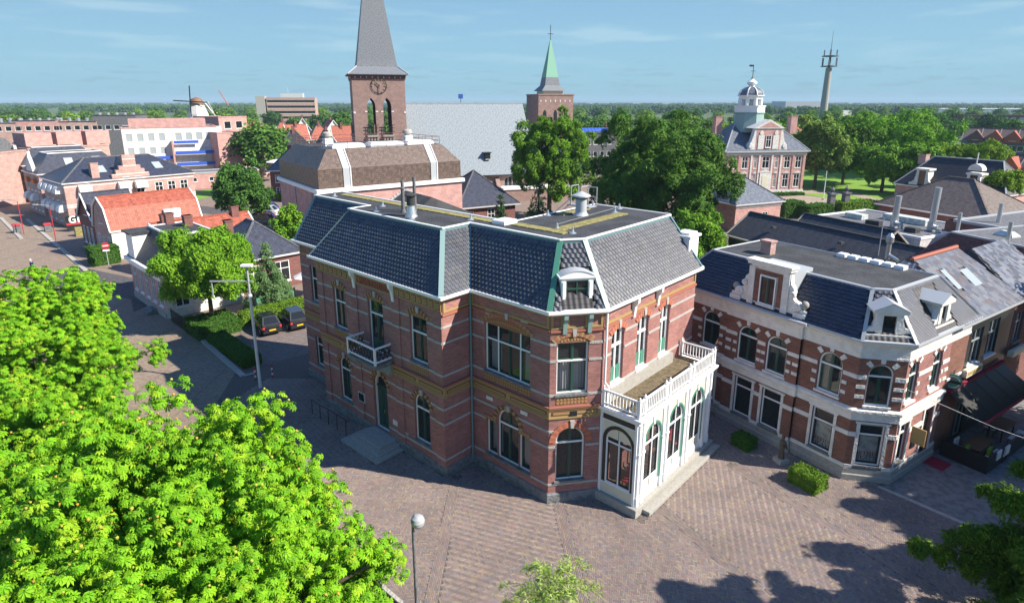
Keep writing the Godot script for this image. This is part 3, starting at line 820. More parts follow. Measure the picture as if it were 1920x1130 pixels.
	# rubber walkway tiles with mossy joints
	for s in [[-19.3, -5.5, -2.65, -2.1, 26], [-4.45, -1.25, -2.95, -2.35, 6]]:
		for i in s[4]:
			var w := B.new(); var dx: float = (s[1] - s[0]) / s[4]
			w.chb(s[0] + dx * i + 0.015, s[0] + dx * (i + 1) - 0.015, yt, yt + 0.05, s[2], s[3], 0.012)
			obj("walkway_tile", w, M.moss, R)
	for i in 12:
		var w := B.new(); w.chb(-2.4 + 0.03, -1.75, yt, yt + 0.05, -8.75 + 0.48 * i + 0.015, -8.75 + 0.48 * (i + 1) - 0.015, 0.012)
		obj("walkway_tile", w, M.moss, R)
	for i in 5:
		var w := B.new(); w.chb(-4.6, -4.1, yt, yt + 0.05, -8.6 + 0.5 * i, -8.12 + 0.5 * i, 0.012)
		obj("walkway_tile", w, M.moss, R)
	obj("roof_hatch", B.new().chb(-5.45, -4.6, yt, yt + 0.2, -3.0, -2.05, 0.04), M.white, R)
	# flues and vents
	var f1 := obj("flue", B.new().lathe([Vector2(0.16, yt), Vector2(0.12, yt + 0.15), Vector2(0.1, yt + 0.2), Vector2(0.1, yt + 1.3), Vector2(0.14, yt + 1.3), Vector2(0.14, yt + 1.36), Vector2(0.09, yt + 1.4), Vector2(0.09, yt + 1.75)], 12, Vector3(-11.1, 0, -0.95)), M.felt_grey, R)
	var f2 := obj("flue", B.new().lathe([Vector2(0.34, yt), Vector2(0.28, yt + 0.1), Vector2(0.2, yt + 0.55), Vector2(0.2, yt + 0.6)], 14, Vector3(-9.9, 0, -0.55)), M.zinc, R)
	obj("flue_cap", B.new().lathe([Vector2(0.22, yt + 0.6), Vector2(0.22, yt + 1.05), Vector2(0.32, yt + 1.1), Vector2(0.32, yt + 1.15), Vector2(0.02, yt + 1.28)], 14, Vector3(-9.9, 0, -0.55)), M.felt, f2)
	obj("flue", B.new().lathe([Vector2(0.1, yt), Vector2(0.09, yt + 1.9), Vector2(0.02, yt + 1.9)], 10, Vector3(-10.9, 0, -1.6)), M.felt_grey, R)
	var v1 := obj("roof_vent", B.new().lathe([Vector2(0.42, yt), Vector2(0.33, yt + 0.12), Vector2(0.3, yt + 0.2), Vector2(0.3, yt + 0.85), Vector2(0.34, yt + 0.88)], 16, Vector3(-3.5, 0, -6.85)), M.lead, R)
	obj("vent_cap", B.new().lathe([Vector2(0.2, yt + 0.88), Vector2(0.2, yt + 1.0), Vector2(0.5, yt + 1.02), Vector2(0.48, yt + 1.08), Vector2(0.03, yt + 1.28)], 16, Vector3(-3.5, 0, -6.85)), M.lead, v1)
	for p in [[-2.2, -3.15], [-2.6, -8.75], [-4.75, -5.6], [-1.1, -2.9], [-3.05, -9.9], [-4.7, -9.7], [-12.5, -0.2], [-13.6, -1.4], [-6.9, -2.0], [-9.2, 0.0], [-19.0, -1.6]]:
		obj("roof_anchor", B.new().lathe([Vector2(0.19, yt), Vector2(0.07, yt + 0.08), Vector2(0.05, yt + 0.2), Vector2(0.06, yt + 0.26), Vector2(0.01, yt + 0.3)], 10, Vector3(p[0], 0, p[1])), M.zinc, R)
	obj("safety_line", B.new().tube([Vector3(-2.2, yt + 0.24, -3.15), Vector3(-2.6, yt + 0.24, -8.75)], 0.012, 5), M.zinc, R)
	# ladder cage at the rear edge
	var cg := B.new()
	for a in [[-5.7, -9.0], [-5.0, -9.3]]:
		var x0: float = a[0]
		cg.tube([Vector3(x0, yt, -9.6), Vector3(x0, yt + 1.15, -9.6), Vector3(x0, yt + 1.15, -8.9), Vector3(x0, yt, -8.9)], 0.03, 6)
		cg.tube([Vector3(x0, yt + 0.6, -9.6), Vector3(x0, yt + 0.6, -8.9)], 0.03, 6)
	cg.tube([Vector3(-5.0, yt + 1.1, -9.6), Vector3(-4.4, yt + 1.1, -9.6), Vector3(-4.4, yt, -9.6)], 0.03, 6)
	cg.tube([Vector3(-5.0, yt + 0.55, -9.6), Vector3(-4.4, yt + 0.55, -9.6)], 0.03, 6)
	cg.tube([Vector3(-5.7, yt + 0.6, -9.2), Vector3(-6.7, yt - 0.5, -8.6)], 0.025, 6).tube([Vector3(-5.7, yt + 0.2, -9.0), Vector3(-6.7, yt - 0.9, -8.4)], 0.025, 6)
	cg.bx(-6.0, -4.4, yt, yt + 0.06, -9.6, -8.9)
	obj("ladder_cage", cg, M.pole_grey, R)
	# corner dormer on the chamfer
	var D := B.new(); D.T = TC
	D.bx(0.47, 0.68, 9.5, 10.75, -0.5, -0.12).bx(1.66, 1.87, 9.5, 10.75, -0.5, -0.12).bx(0.4, 1.94, 9.44, 9.6, -0.5, -0.02).bx(0.68, 1.66, 10.64, 10.75, -0.5, -0.14)
	D.bx(0.52, 0.65, 9.7, 10.6, -0.13, -0.06).bx(1.69, 1.82, 9.7, 10.6, -0.13, -0.06)
	D.bx(0.36, 1.98, 10.75, 10.84, -1.0, -0.06)
	var pd := arch_pts(0.42, 1.92, 11.06, 0.22, 10)
	D.ext(pd, -1.3, -0.08)
	for s in [0.45, 1.85]: D.bx(s, s + 0.04, 9.5, 10.75, -1.6, -0.5)
	var dm := obj("dormer", D, M.white, R)
	var dr := B.new(); dr.T = TC
	for i in pd.size() - 1:
		dr.q(Vector3(pd[i].x, pd[i].y + 0.01, -0.05), Vector3(pd[i].x, pd[i].y + 0.01, -1.5), Vector3(pd[i + 1].x, pd[i + 1].y + 0.01, -1.5), Vector3(pd[i + 1].x, pd[i + 1].y + 0.01, -0.05))
	obj("dormer_roof", dr, M.lead, dm)
	var dh := [0.68, 1.66, 9.6, 10.64]
	window(R, TC * xf(0, 0, -0.05), dh, {"tran": [10.27], "mull": [1.17], "frame": M.sash, "fw": 0.06, "sill": false, "name": "dormer_window"})
	var D2 := B.new()
	D2.bx(0.3, 1.15, 9.5, 11.0, -11.3, -10.2).bx(0.2, 1.25, 11.0, 11.12, -11.4, -10.1).bx(0.35, 1.1, 11.12, 11.25, -11.2, -10.3)
	obj("rear_dormer", D2, M.white, R)
	# white chimney block at the left gable
	obj("gable_chimney", B.new().bx(-21.3, -20.42, 9.0, 10.75, -2.4, -1.6).bx(-21.4, -20.42, 10.75, 10.87, -2.5, -1.5).bx(-21.2, -20.42, 10.87, 10.97, -2.3, -1.7).bx(-21.2, -20.42, 0, 9.0, -2.3, -1.7), M.white, R)

func veranda() -> void:
	var R := thing("veranda", "white timber glazed veranda with arched windows and railed flat roof against brick corner building", "veranda", Vector3(1.65, 0, -24.1), -42.3)
	var TF := xf(3.4, 0, 0, 90); var TS := xf(0, 0, -1.95)
	var hf := [[2.62, 3.92, 0.8, 4.02, 0.65], [4.82, 6.12, 0.8, 4.02, 0.65], [7.0, 8.3, 0.8, 4.02, 0.65]]
	var hs := [[1.8, 3.12, 1.0, 3.85, 0.66]]
	obj("base", B.new().chb(1.3, 3.62, 0, 0.42, -9.6, -1.72, 0.02), M.stone, R)
	obj("step", B.new().chb(3.62, 4.0, 0, 0.2, -9.7, -2.3, 0.015), M.stone, R)
	obj("front_wall", wall(B.new(), TF, 1.95, 9.3, 0.42, 4.62, hf, 0.12), M.white, R)
	obj("side_wall", wall(B.new(), TS, 1.5, 3.4, 0.42, 4.62, hs, 0.12), M.white, R)
	obj("rear_side_wall", B.new().bx(1.47, 3.39, 0.42, 4.62, -9.29, -9.2), M.white, R)
	obj("floor", B.new().bx(1.5, 3.35, 0.42, 0.45, -9.2, -2.0), M.wood, R)
	# posts with caps
	var xs := [2.05, 2.4, 4.15, 4.6, 6.35, 6.78, 8.55, 9.15]
	for x in xs:
		var p := B.new(); p.T = TF
		p.bx(x - 0.07, x + 0.07, 0.42, 4.45, 0, 0.08).bx(x - 0.1, x + 0.1, 0.42, 0.85, 0, 0.1).bx(x - 0.1, x + 0.1, 2.95, 3.05, 0, 0.11)
		obj("post", p, M.white, R)
	for x in [1.53, 3.33]:
		var p := B.new(); p.T = TS
		p.bx(x - 0.06, x + 0.06, 0.42, 4.5, 0, 0.07)
		obj("post", p, M.white, R)
	# cream and green panels
	for i in 3:
		var h: Array = hf[i]
		for s in [[h[0] - 0.14, h[0] - 0.02], [h[1] + 0.02, h[1] + 0.14]]:
			var g := B.new(); g.T = TF
			g.bx(s[0], s[1], 0.95, 3.35, 0, 0.015)
			obj("green_strip", g, M.trim_green, R)
		var cr := B.new(); cr.T = TF
		var ap := arch_pts(h[0] - 0.12, h[1] + 0.12, 4.12, 0.75)
		for k in ap.size() - 1:
			cr.ext([ap[k + 1], ap[k], Vector2(ap[k].x, 4.38), Vector2(ap[k + 1].x, 4.38)], -0.01, 0.02, false)
		obj("spandrel", cr, M.cream, R)
		var ga := B.new(); ga.T = TF
		var o := arch_pts(h[0] - 0.12, h[1] + 0.12, 4.14, 0.77); var n := arch_pts(h[0] - 0.02, h[1] + 0.02, 4.04, 0.67)
		for k in o.size() - 1: ga.ext([n[k + 1], n[k], o[k], o[k + 1]], -0.01, 0.05, false)
		obj("arch_trim", ga, M.trim_green, R)
		var ks := B.new(); ks.T = TF
		var cx: float = (h[0] + h[1]) / 2
		ks.ext([Vector2(cx - 0.05, 4.0), Vector2(cx + 0.05, 4.0), Vector2(cx + 0.09, 4.4), Vector2(cx - 0.09, 4.4)], 0, 0.07, false)
		obj("keystone", ks, M.white, R)
		window(R, TF, h, {"z": -0.03, "mull": [cx], "tran": [3.2, 1.3], "pane": M.pane, "sill": false, "sash": M.dark_paint, "sw": 0.03, "fw": 0.06, "name": "arched_window"})
		var lp := B.new(); lp.T = TF
		lp.bx(h[0] + 0.08, cx - 0.06, 0.88, 1.24, -0.1, -0.05).bx(cx + 0.06, h[1] - 0.08, 0.88, 1.24, -0.1, -0.05)
		obj("cream_panel", lp, M.cream, R)
	for s in [[1.62, 2.42], [2.5, 3.25]]:
		var cr := B.new(); cr.T = TS
		cr.bx(s[0], s[1], 3.35, 4.1, 0, 0.012)
		obj("cream_panel", cr, M.cream, R)
	var ds := B.new(); ds.T = TS
	ds.bx(1.6, 3.26, 4.18, 4.42, 0, 0.02)
	var o2 := arch_pts(1.62, 3.28, 4.02, 0.83); var n2 := arch_pts(1.79, 3.13, 3.86, 0.67)
	for k in o2.size() - 1: ds.ext([n2[k + 1], n2[k], o2[k], o2[k + 1]], -0.01, 0.03, false)
	ds.bx(1.62, 1.79, 1.0, 3.2, 0, 0.025).bx(3.13, 3.28, 1.0, 3.2, 0, 0.025)
	obj("dark_surround", ds, M.dark_paint, R)
	window(R, TS, hs[0], {"z": -0.03, "mull": [2.46], "tran": [3.1], "pane": M.pane, "sill": false, "sash": M.dark_paint, "sw": 0.06, "fw": 0.05, "name": "arched_window"})
	for i in 17:
		var s := B.new(); s.T = TS
		s.bx(1.62 + 0.096 * i, 1.62 + 0.096 * i + 0.084, 0.5, 0.92, 0, 0.02)
		obj("cladding_board", s, M.cream, R)
	# cornice, deck and railing
	var fp := [Vector2(1.47, -1.95), Vector2(3.4, -1.95), Vector2(3.4, -9.3), Vector2(1.47, -9.3)]
	obj("cornice", B.new().loops(fp, [[0.02, 4.45], [0.06, 4.47], [0.06, 4.6], [0.2, 4.66], [0.22, 4.78], [-0.02, 4.8]], [3]), M.white, R)
	obj("deck", B.new().q(Vector3(1.47, 4.8, -1.95), Vector3(3.4, 4.8, -1.95), Vector3(3.4, 4.8, -9.3), Vector3(1.47, 4.8, -9.3)), M.soil_roof, R)
	obj("door_ledge", B.new().bx(1.46, 1.68, 4.8, 5.34, -8.2, -2.35), M.stone, R)
	var corners := [Vector3(1.6, 0, -1.9), Vector3(3.42, 0, -1.9), Vector3(3.42, 0, -9.3), Vector3(1.6, 0, -9.3)]
	var posts := [[0, 0.0], [0, 1.0], [1, 0.06], [1, 0.31], [1, 0.36], [1, 0.63], [1, 0.68], [1, 0.96], [2, 0.0], [2, 1.0]]
	for a in posts:
		var p: Vector3 = corners[a[0]].lerp(corners[a[0] + 1], a[1])
		obj("newel", B.new().bx(p.x - 0.06, p.x + 0.06, 4.8, 5.68, p.z - 0.06, p.z + 0.06).lathe([Vector2(0.03, 5.68), Vector2(0.05, 5.72), Vector2(0.05, 5.76), Vector2(0.01, 5.82)], 8, Vector3(p.x, 0, p.z)), M.white, R)
	for i in 3:
		obj("rail", B.new().beam(corners[i] + Vector3(0, 5.58, 0), corners[i + 1] + Vector3(0, 5.58, 0), 0.08, 0.07).beam(corners[i] + Vector3(0, 4.95, 0), corners[i + 1] + Vector3(0, 4.95, 0), 0.07, 0.06), M.white, R)
		var n := int(corners[i].distance_to(corners[i + 1]) / 0.155)
		var bm := B.new().bx(-0.022, 0.022, 4.97, 5.56, -0.022, 0.022).mesh()
		for k in n - 1:
			var p: Vector3 = corners[i].lerp(corners[i + 1], (k + 1.0) / n)
			var o := obj("baluster", bm, M.white, R); o.position = Vector3(p.x, 0, p.z)
	# what shows through the glass: red chairs at small tables, set down inside
	for i in 4:
		var c := thing("red_chair", "red upholstered chair seen through the glass of the white veranda", "chair", R.transform * Vector3(2.5, 0.45, -2.9 - 1.5 * i), rng.randf_range(0, 360), "red chairs in the veranda")
		obj("seat", B.new().chb(-0.24, 0.24, 0.38, 0.48, -0.24, 0.24, 0.03), M.red_paint, c)
		obj("backrest", B.new().bx(-0.24, 0.24, 0.48, 1.0, -0.27, -0.2), M.red_paint, c)
		for x in [-0.2, 0.2]:
			for z in [-0.2, 0.2]: obj("leg", B.new().bx(x - 0.02, x + 0.02, 0, 0.38, z - 0.02, z + 0.02), M.wood, c)

func flat(called: String, pts: Array, y: float, m: Material) -> MeshInstance3D:   # pts: Vector2 (x, z), any order
	var p := []
	var area := 0.0
	for i in pts.size():
		var a: Vector2 = pts[i]; var b: Vector2 = pts[(i + 1) % pts.size()]
		area += a.x * b.y - b.x * a.y
	for a in pts:
		if area > 0: p.push_front(v3(a, y))
		else: p.append(v3(a, y))
	return struct(called, B.new().poly(p), m)

func g2(u: float, v: float, h := 0.0) -> Vector2:
	var p := gp(u, v, h)
	return Vector2(p.x, p.z)

func brick_ground(key: String, r: float, g: float, b: float, metres: float) -> StandardMaterial3D:   # far brick paving: too small to tell the bricks apart
	var im := Image.create(512, 512, false, Image.FORMAT_RGB8)
	var q := RandomNumberGenerator.new(); q.seed = 21
	im.fill(lin(0.5, 0.48, 0.46))
	for i in 64:
		for j in 21:
			var t := q.randf_range(0.55, 1.0)
			im.fill_rect(Rect2i(j * 24 + (12 if i % 2 else 0), i * 8, 23, 7), lin(t, t * q.randf_range(0.88, 1.0), t * q.randf_range(0.8, 1.02)))
	return textured(mat(key, r, g, b, 0.92), ImageTexture.create_from_image(im), M.gn, metres, 0.2)

func ground() -> void:
	var far := mat("countryside", 0.085, 0.13, 0.045, 1.0)
	textured(far, noise_tex(512, 0.02, [[0.3, 0.5, 0.6, 0.4], [0.5, 0.9, 0.9, 0.8], [0.7, 1, 1, 0.7]], 8), null, 400.0)
	struct("ground", B.new().q(Vector3(-6000, -0.06, 300), Vector3(6000, -0.06, 300), Vector3(6000, -0.06, -8500), Vector3(-6000, -0.06, -8500)), far)
	brick_ground("paving_far", 0.3, 0.24, 0.2, 4.0); brick_ground("paving_street", 0.33, 0.27, 0.21, 4.0); brick_ground("paving_court", 0.22, 0.19, 0.18, 4.0)
	struct("town_paving", B.new().q(Vector3(-150, -0.03, 20), Vector3(140, -0.03, 20), Vector3(140, -0.03, -165), Vector3(-150, -0.03, -165)), M.paving_far)
	# left street and its crossing
	flat("street", [Vector2(-30, -20), Vector2(-16.5, -35.5), Vector2(-27.5, -47), Vector2(-44, -63.5), Vector2(-62, -82), Vector2(-110, -135), Vector2(-125, -120), Vector2(-75, -66), Vector2(-50, -40)], -0.026, M.paving_street)
	flat("crossing_road", [g2(150, 500), g2(340, 540), g2(250, 585), g2(245, 560), g2(130, 545), g2(60, 520)], -0.018, M.asphalt)
	flat("parking_court", [Vector2(-18.0, -37.4), Vector2(-14.6, -38.6), Vector2(-14.0, -44.0), Vector2(-15.4, -52.0), Vector2(-22.5, -46.5)], -0.014, M.paving_court)
	flat("car_park", [Vector2(-60, -72), Vector2(-26, -60), Vector2(-27, -105), Vector2(-45, -125), Vector2(-70, -110)], -0.02, M.paving_far)
	flat("road", [Vector2(-26, -92), Vector2(-60, -108), Vector2(-62, -104), Vector2(-27, -86)], -0.012, M.asphalt)
	flat("terrace_paving", [Vector2(17.9, -25.2), Vector2(20.3, -22.3), Vector2(26, -15.5), Vector2(40, -26), Vector2(30, -36), Vector2(22, -28.2)], 0.012, M.bluestone)
	flat("yard", [Vector2(6, -48), Vector2(24, -48), Vector2(30, -78), Vector2(26, -92), Vector2(-4, -92), Vector2(-6, -70)], -0.016, M.earth)
	# lawns, drive and forecourt of the town hall
	var lawn_pts := [g2(1495, 398), g2(1620, 420), g2(1720, 372), g2(1790, 330), g2(1740, 310), g2(1500, 318), g2(1480, 362)]
	flat("lawn", [Vector2(58, -121), Vector2(62, -112), Vector2(58, -100), Vector2(64, -95), Vector2(96, -112), Vector2(130, -160), Vector2(66, -165)], 0.0, M.grass_flat)
	flat("forecourt", [g2(1440, 372), g2(1500, 366), g2(1560, 372), g2(1570, 384), g2(1545, 412), g2(1470, 400)], 0.004, M.gravel)
	flat("park_path", [g2(1500, 356), g2(1600, 360), g2(1675, 380), g2(1672, 386), g2(1598, 366), g2(1500, 361)], 0.008, M.gravel)
	flat("garden_lawn", [g2(340, 362), g2(410, 352), g2(412, 366), g2(350, 378)], 0.004, M.grass_flat)
	flat("verge_lawn", [Vector2(-4.6, -18.4), Vector2(-12, -25), Vector2(-18, -18), Vector2(-6, -10)], 0.02, M.grass_flat)
	struct("kerb", B.new().beam(Vector3(-4.1, 0.03, -18.3), Vector3(-12, 0.03, -25.4), 0.15, 0.12).beam(Vector3(-4.1, 0.03, -18.3), Vector3(-3.2, 0.03, -14), 0.15, 0.12), M.concrete)
	for a in [[Vector2(0, 408), Vector2(39, 447)], [Vector2(50, 411), Vector2(110, 463)], [Vector2(112, 465), Vector2(160, 507)]]:
		var p := gp(a[0].x, a[0].y); var q := gp(a[1].x, a[1].y)
		struct("kerb", B.new().beam(p + Vector3(0, 0.02, 0), q + Vector3(0, 0.02, 0), 0.45, 0.1), M.concrete)
	var ha := gp(368, 628); var hb := gp(456, 706)
	struct("kerb", B.new().beam(ha + Vector3(0, 0.03, 0), hb + Vector3(0, 0.03, 0), 0.35, 0.12).beam(hb + Vector3(0, 0.03, 0), gp(478, 700) + Vector3(0, 0.03, 0), 0.15, 0.1), M.concrete)
	struct("kerb", B.new().beam(Vector3(17.7, 0.0, -25.3), Vector3(25.1, 0.0, -16.6), 0.2, 0.05), M.concrete)
	square()

func square() -> void:
	# brick square: herringbone panels between straight bands
	var base := mat("paving_joint", 0.15, 0.125, 0.11, 1.0)
	textured(base, M.grain, M.gn, 2.0, 0.4)
	var S := flat("square", [Vector2(-4, -12), Vector2(-4.2, -18.3), Vector2(-18, -32), Vector2(-19, -38), Vector2(-14, -42), Vector2(0, -36), Vector2(8, -36), Vector2(15, -38), Vector2(20, -30), Vector2(17.9, -25.3), Vector2(20.3, -22.2), Vector2(25.2, -16.6), Vector2(25.2, -12)], -0.008, base)
	var L := 0.205; var W := 0.0683
	var bm := B.new().chb(-L / 2 + 0.004, L / 2 - 0.004, -0.02, 0.008, -W / 2 + 0.004, W / 2 - 0.004, 0.006).mesh()
	var lines := []
	for a in [[852, 914, 806, 1135], [1050, 958, 1090, 1120], [1249, 959, 1430, 1115], [1395, 887, 1760, 1112]]:
		lines.append([g2(a[0], a[1]), g2(a[2], a[3])])
	var angs := [0.05, -0.42, 0.15, 1.02, 0.55]
	var shapes := [PackedVector2Array(), PackedVector2Array()]
	var mo := Transform3D(Basis(Vector3.UP, deg_to_rad(-42.3)), Vector3(1.65, 0, -24.1)); var th := Transform3D(Basis(Vector3.UP, deg_to_rad(-57)), Vector3(16.3, 0, -26.0))
	for p in [[-20.4, 0.45], [-15.95, 0.45], [-15.95, 1.9], [-11.7, 1.9], [-11.7, 3.6], [-8.3, 3.6], [-8.3, 1.9], [-4.9, 1.9], [-4.9, 0.1], [0, 0.1], [1.3, -1.7], [4.0, -1.7], [4.0, -9.7], [1.4, -10], [0, -12], [-20, -12]]:
		var w := mo * Vector3(p[0], 0, p[1]); shapes[0].append(Vector2(w.x, w.z))
	for p in [[-12, 0.3], [0, 0.15], [1.6, -1.4], [1.6, -7], [-12, -7]]:
		var w := th * Vector3(p[0], 0, p[1]); shapes[1].append(Vector2(w.x, w.z))
	var outline := PackedVector2Array([Vector2(-4, -14.5), Vector2(-4.2, -18.3), Vector2(-13.5, -27), Vector2(-18, -32), Vector2(-16.4, -37), Vector2(-8, -37), Vector2(8, -34), Vector2(14, -36), Vector2(20, -30), Vector2(17.75, -25.3), Vector2(20.2, -22.25), Vector2(25, -16.8), Vector2(25, -14), Vector2(-4, -14)])
	var tones := [Color(0.238, 0.185, 0.164), Color(0.225, 0.176, 0.163), Color(0.278, 0.225, 0.163), Color(0.208, 0.176, 0.172), Color(0.248, 0.194, 0.168), Color(0.182, 0.16, 0.162), Color(0.245, 0.172, 0.158), Color(0.23, 0.192, 0.17)]
	var ts := []
	var side := func(p: Vector2) -> Array:                   # panel number and distance to the nearest band
		var z := 0; var near := 9.0; var which := -1
		for i in lines.size():
			var d: Vector2 = (lines[i][1] - lines[i][0]).normalized()
			var e: float = d.cross(p - lines[i][0])
			if e < 0: z = i + 1
			if absf(e) < near and d.dot(p - lines[i][0]) > -1.0: near = absf(e); which = i
		return [z, near, which]
	for z in 5:
		var c := cos(angs[z]); var s := sin(angs[z])
		for k in range(-420, 420):
			for m in range(-75, 75):
				for hv in 2:
					var q := Vector2(k + 6 * m + 1.5, k + 0.5) if hv == 0 else Vector2(k + 6 * m + 0.5, k - 5 + 1.5)
					q *= W
					var p := Vector2(q.x * c - q.y * s, q.x * s + q.y * c) + Vector2(4, -25)
					if p.x < -18 or p.x > 25 or p.y > -14 or p.y < -37: continue
					var w: Array = side.call(p)
					if w[0] != z or w[1] < 0.262: continue
					if not Geometry2D.is_point_in_polygon(p, outline) or Geometry2D.is_point_in_polygon(p, shapes[0]) or Geometry2D.is_point_in_polygon(p, shapes[1]): continue
					ts.append(Transform3D(Basis(Vector3.UP, -angs[z] + (PI / 2 if hv else 0.0)).rotated(Vector3.RIGHT, rng.randf_range(-0.02, 0.02)), v3(p, rng.randf_range(-0.003, 0.003))))
	for li in lines.size():
		var d: Vector2 = (lines[li][1] - lines[li][0]).normalized(); var n := Vector2(-d.y, d.x)
		for i in range(-3, 60):
			for j in range(-3, 4):
				var p: Vector2 = lines[li][0] + d * (i + 0.5 * absi(j % 2)) * (L + 0.004) + n * j * (W + 0.002)
				if not Geometry2D.is_point_in_polygon(p, outline) or Geometry2D.is_point_in_polygon(p, shapes[0]) or Geometry2D.is_point_in_polygon(p, shapes[1]): continue
				ts.append(Transform3D(Basis(Vector3.UP, -d.angle()), v3(p, 0.0)))
	var m := vmat("paver", 0.9)
	lay_tiles(S, ts, bm, m, tones, 300, "paver")
	S.get_node("roof_tiling").name = "pavers"

func white_blocks(R: Node3D, T: Transform3D, h: Array, ys: Array, w := 0.3) -> void:   # stone blocks beside a window and at its arch
	for y in ys:
		for s in [[h[0] - 0.06 - w, h[0] - 0.05], [h[1] + 0.05, h[1] + 0.06 + w]]:
			var b := B.new(); b.T = T
			obj("stone_block", b.bx(s[0], s[1], y, y + 0.17, -0.02, 0.035), M.stucco, R)
	var cx: float = (h[0] + h[1]) / 2; var sp: float = h[3] - h[4]; var r: float = (h[1] - h[0]) / 2
	for a in [[45.0, 0.3], [90.0, 0.42], [135.0, 0.3]]:
		var d := Vector2(cos(deg_to_rad(a[0])), sin(deg_to_rad(a[0]))); var n := Vector2(-d.y, d.x) * 0.09
		var c := Vector2(cx, sp)
		var b := B.new(); b.T = T
		obj("voussoir", b.ext([c + d * (r + 0.06) - n, c + d * (r + 0.06 + a[1]) - n * 1.3, c + d * (r + 0.06 + a[1]) + n * 1.3, c + d * (r + 0.06) + n], -0.02, 0.045, false), M.stucco, R)

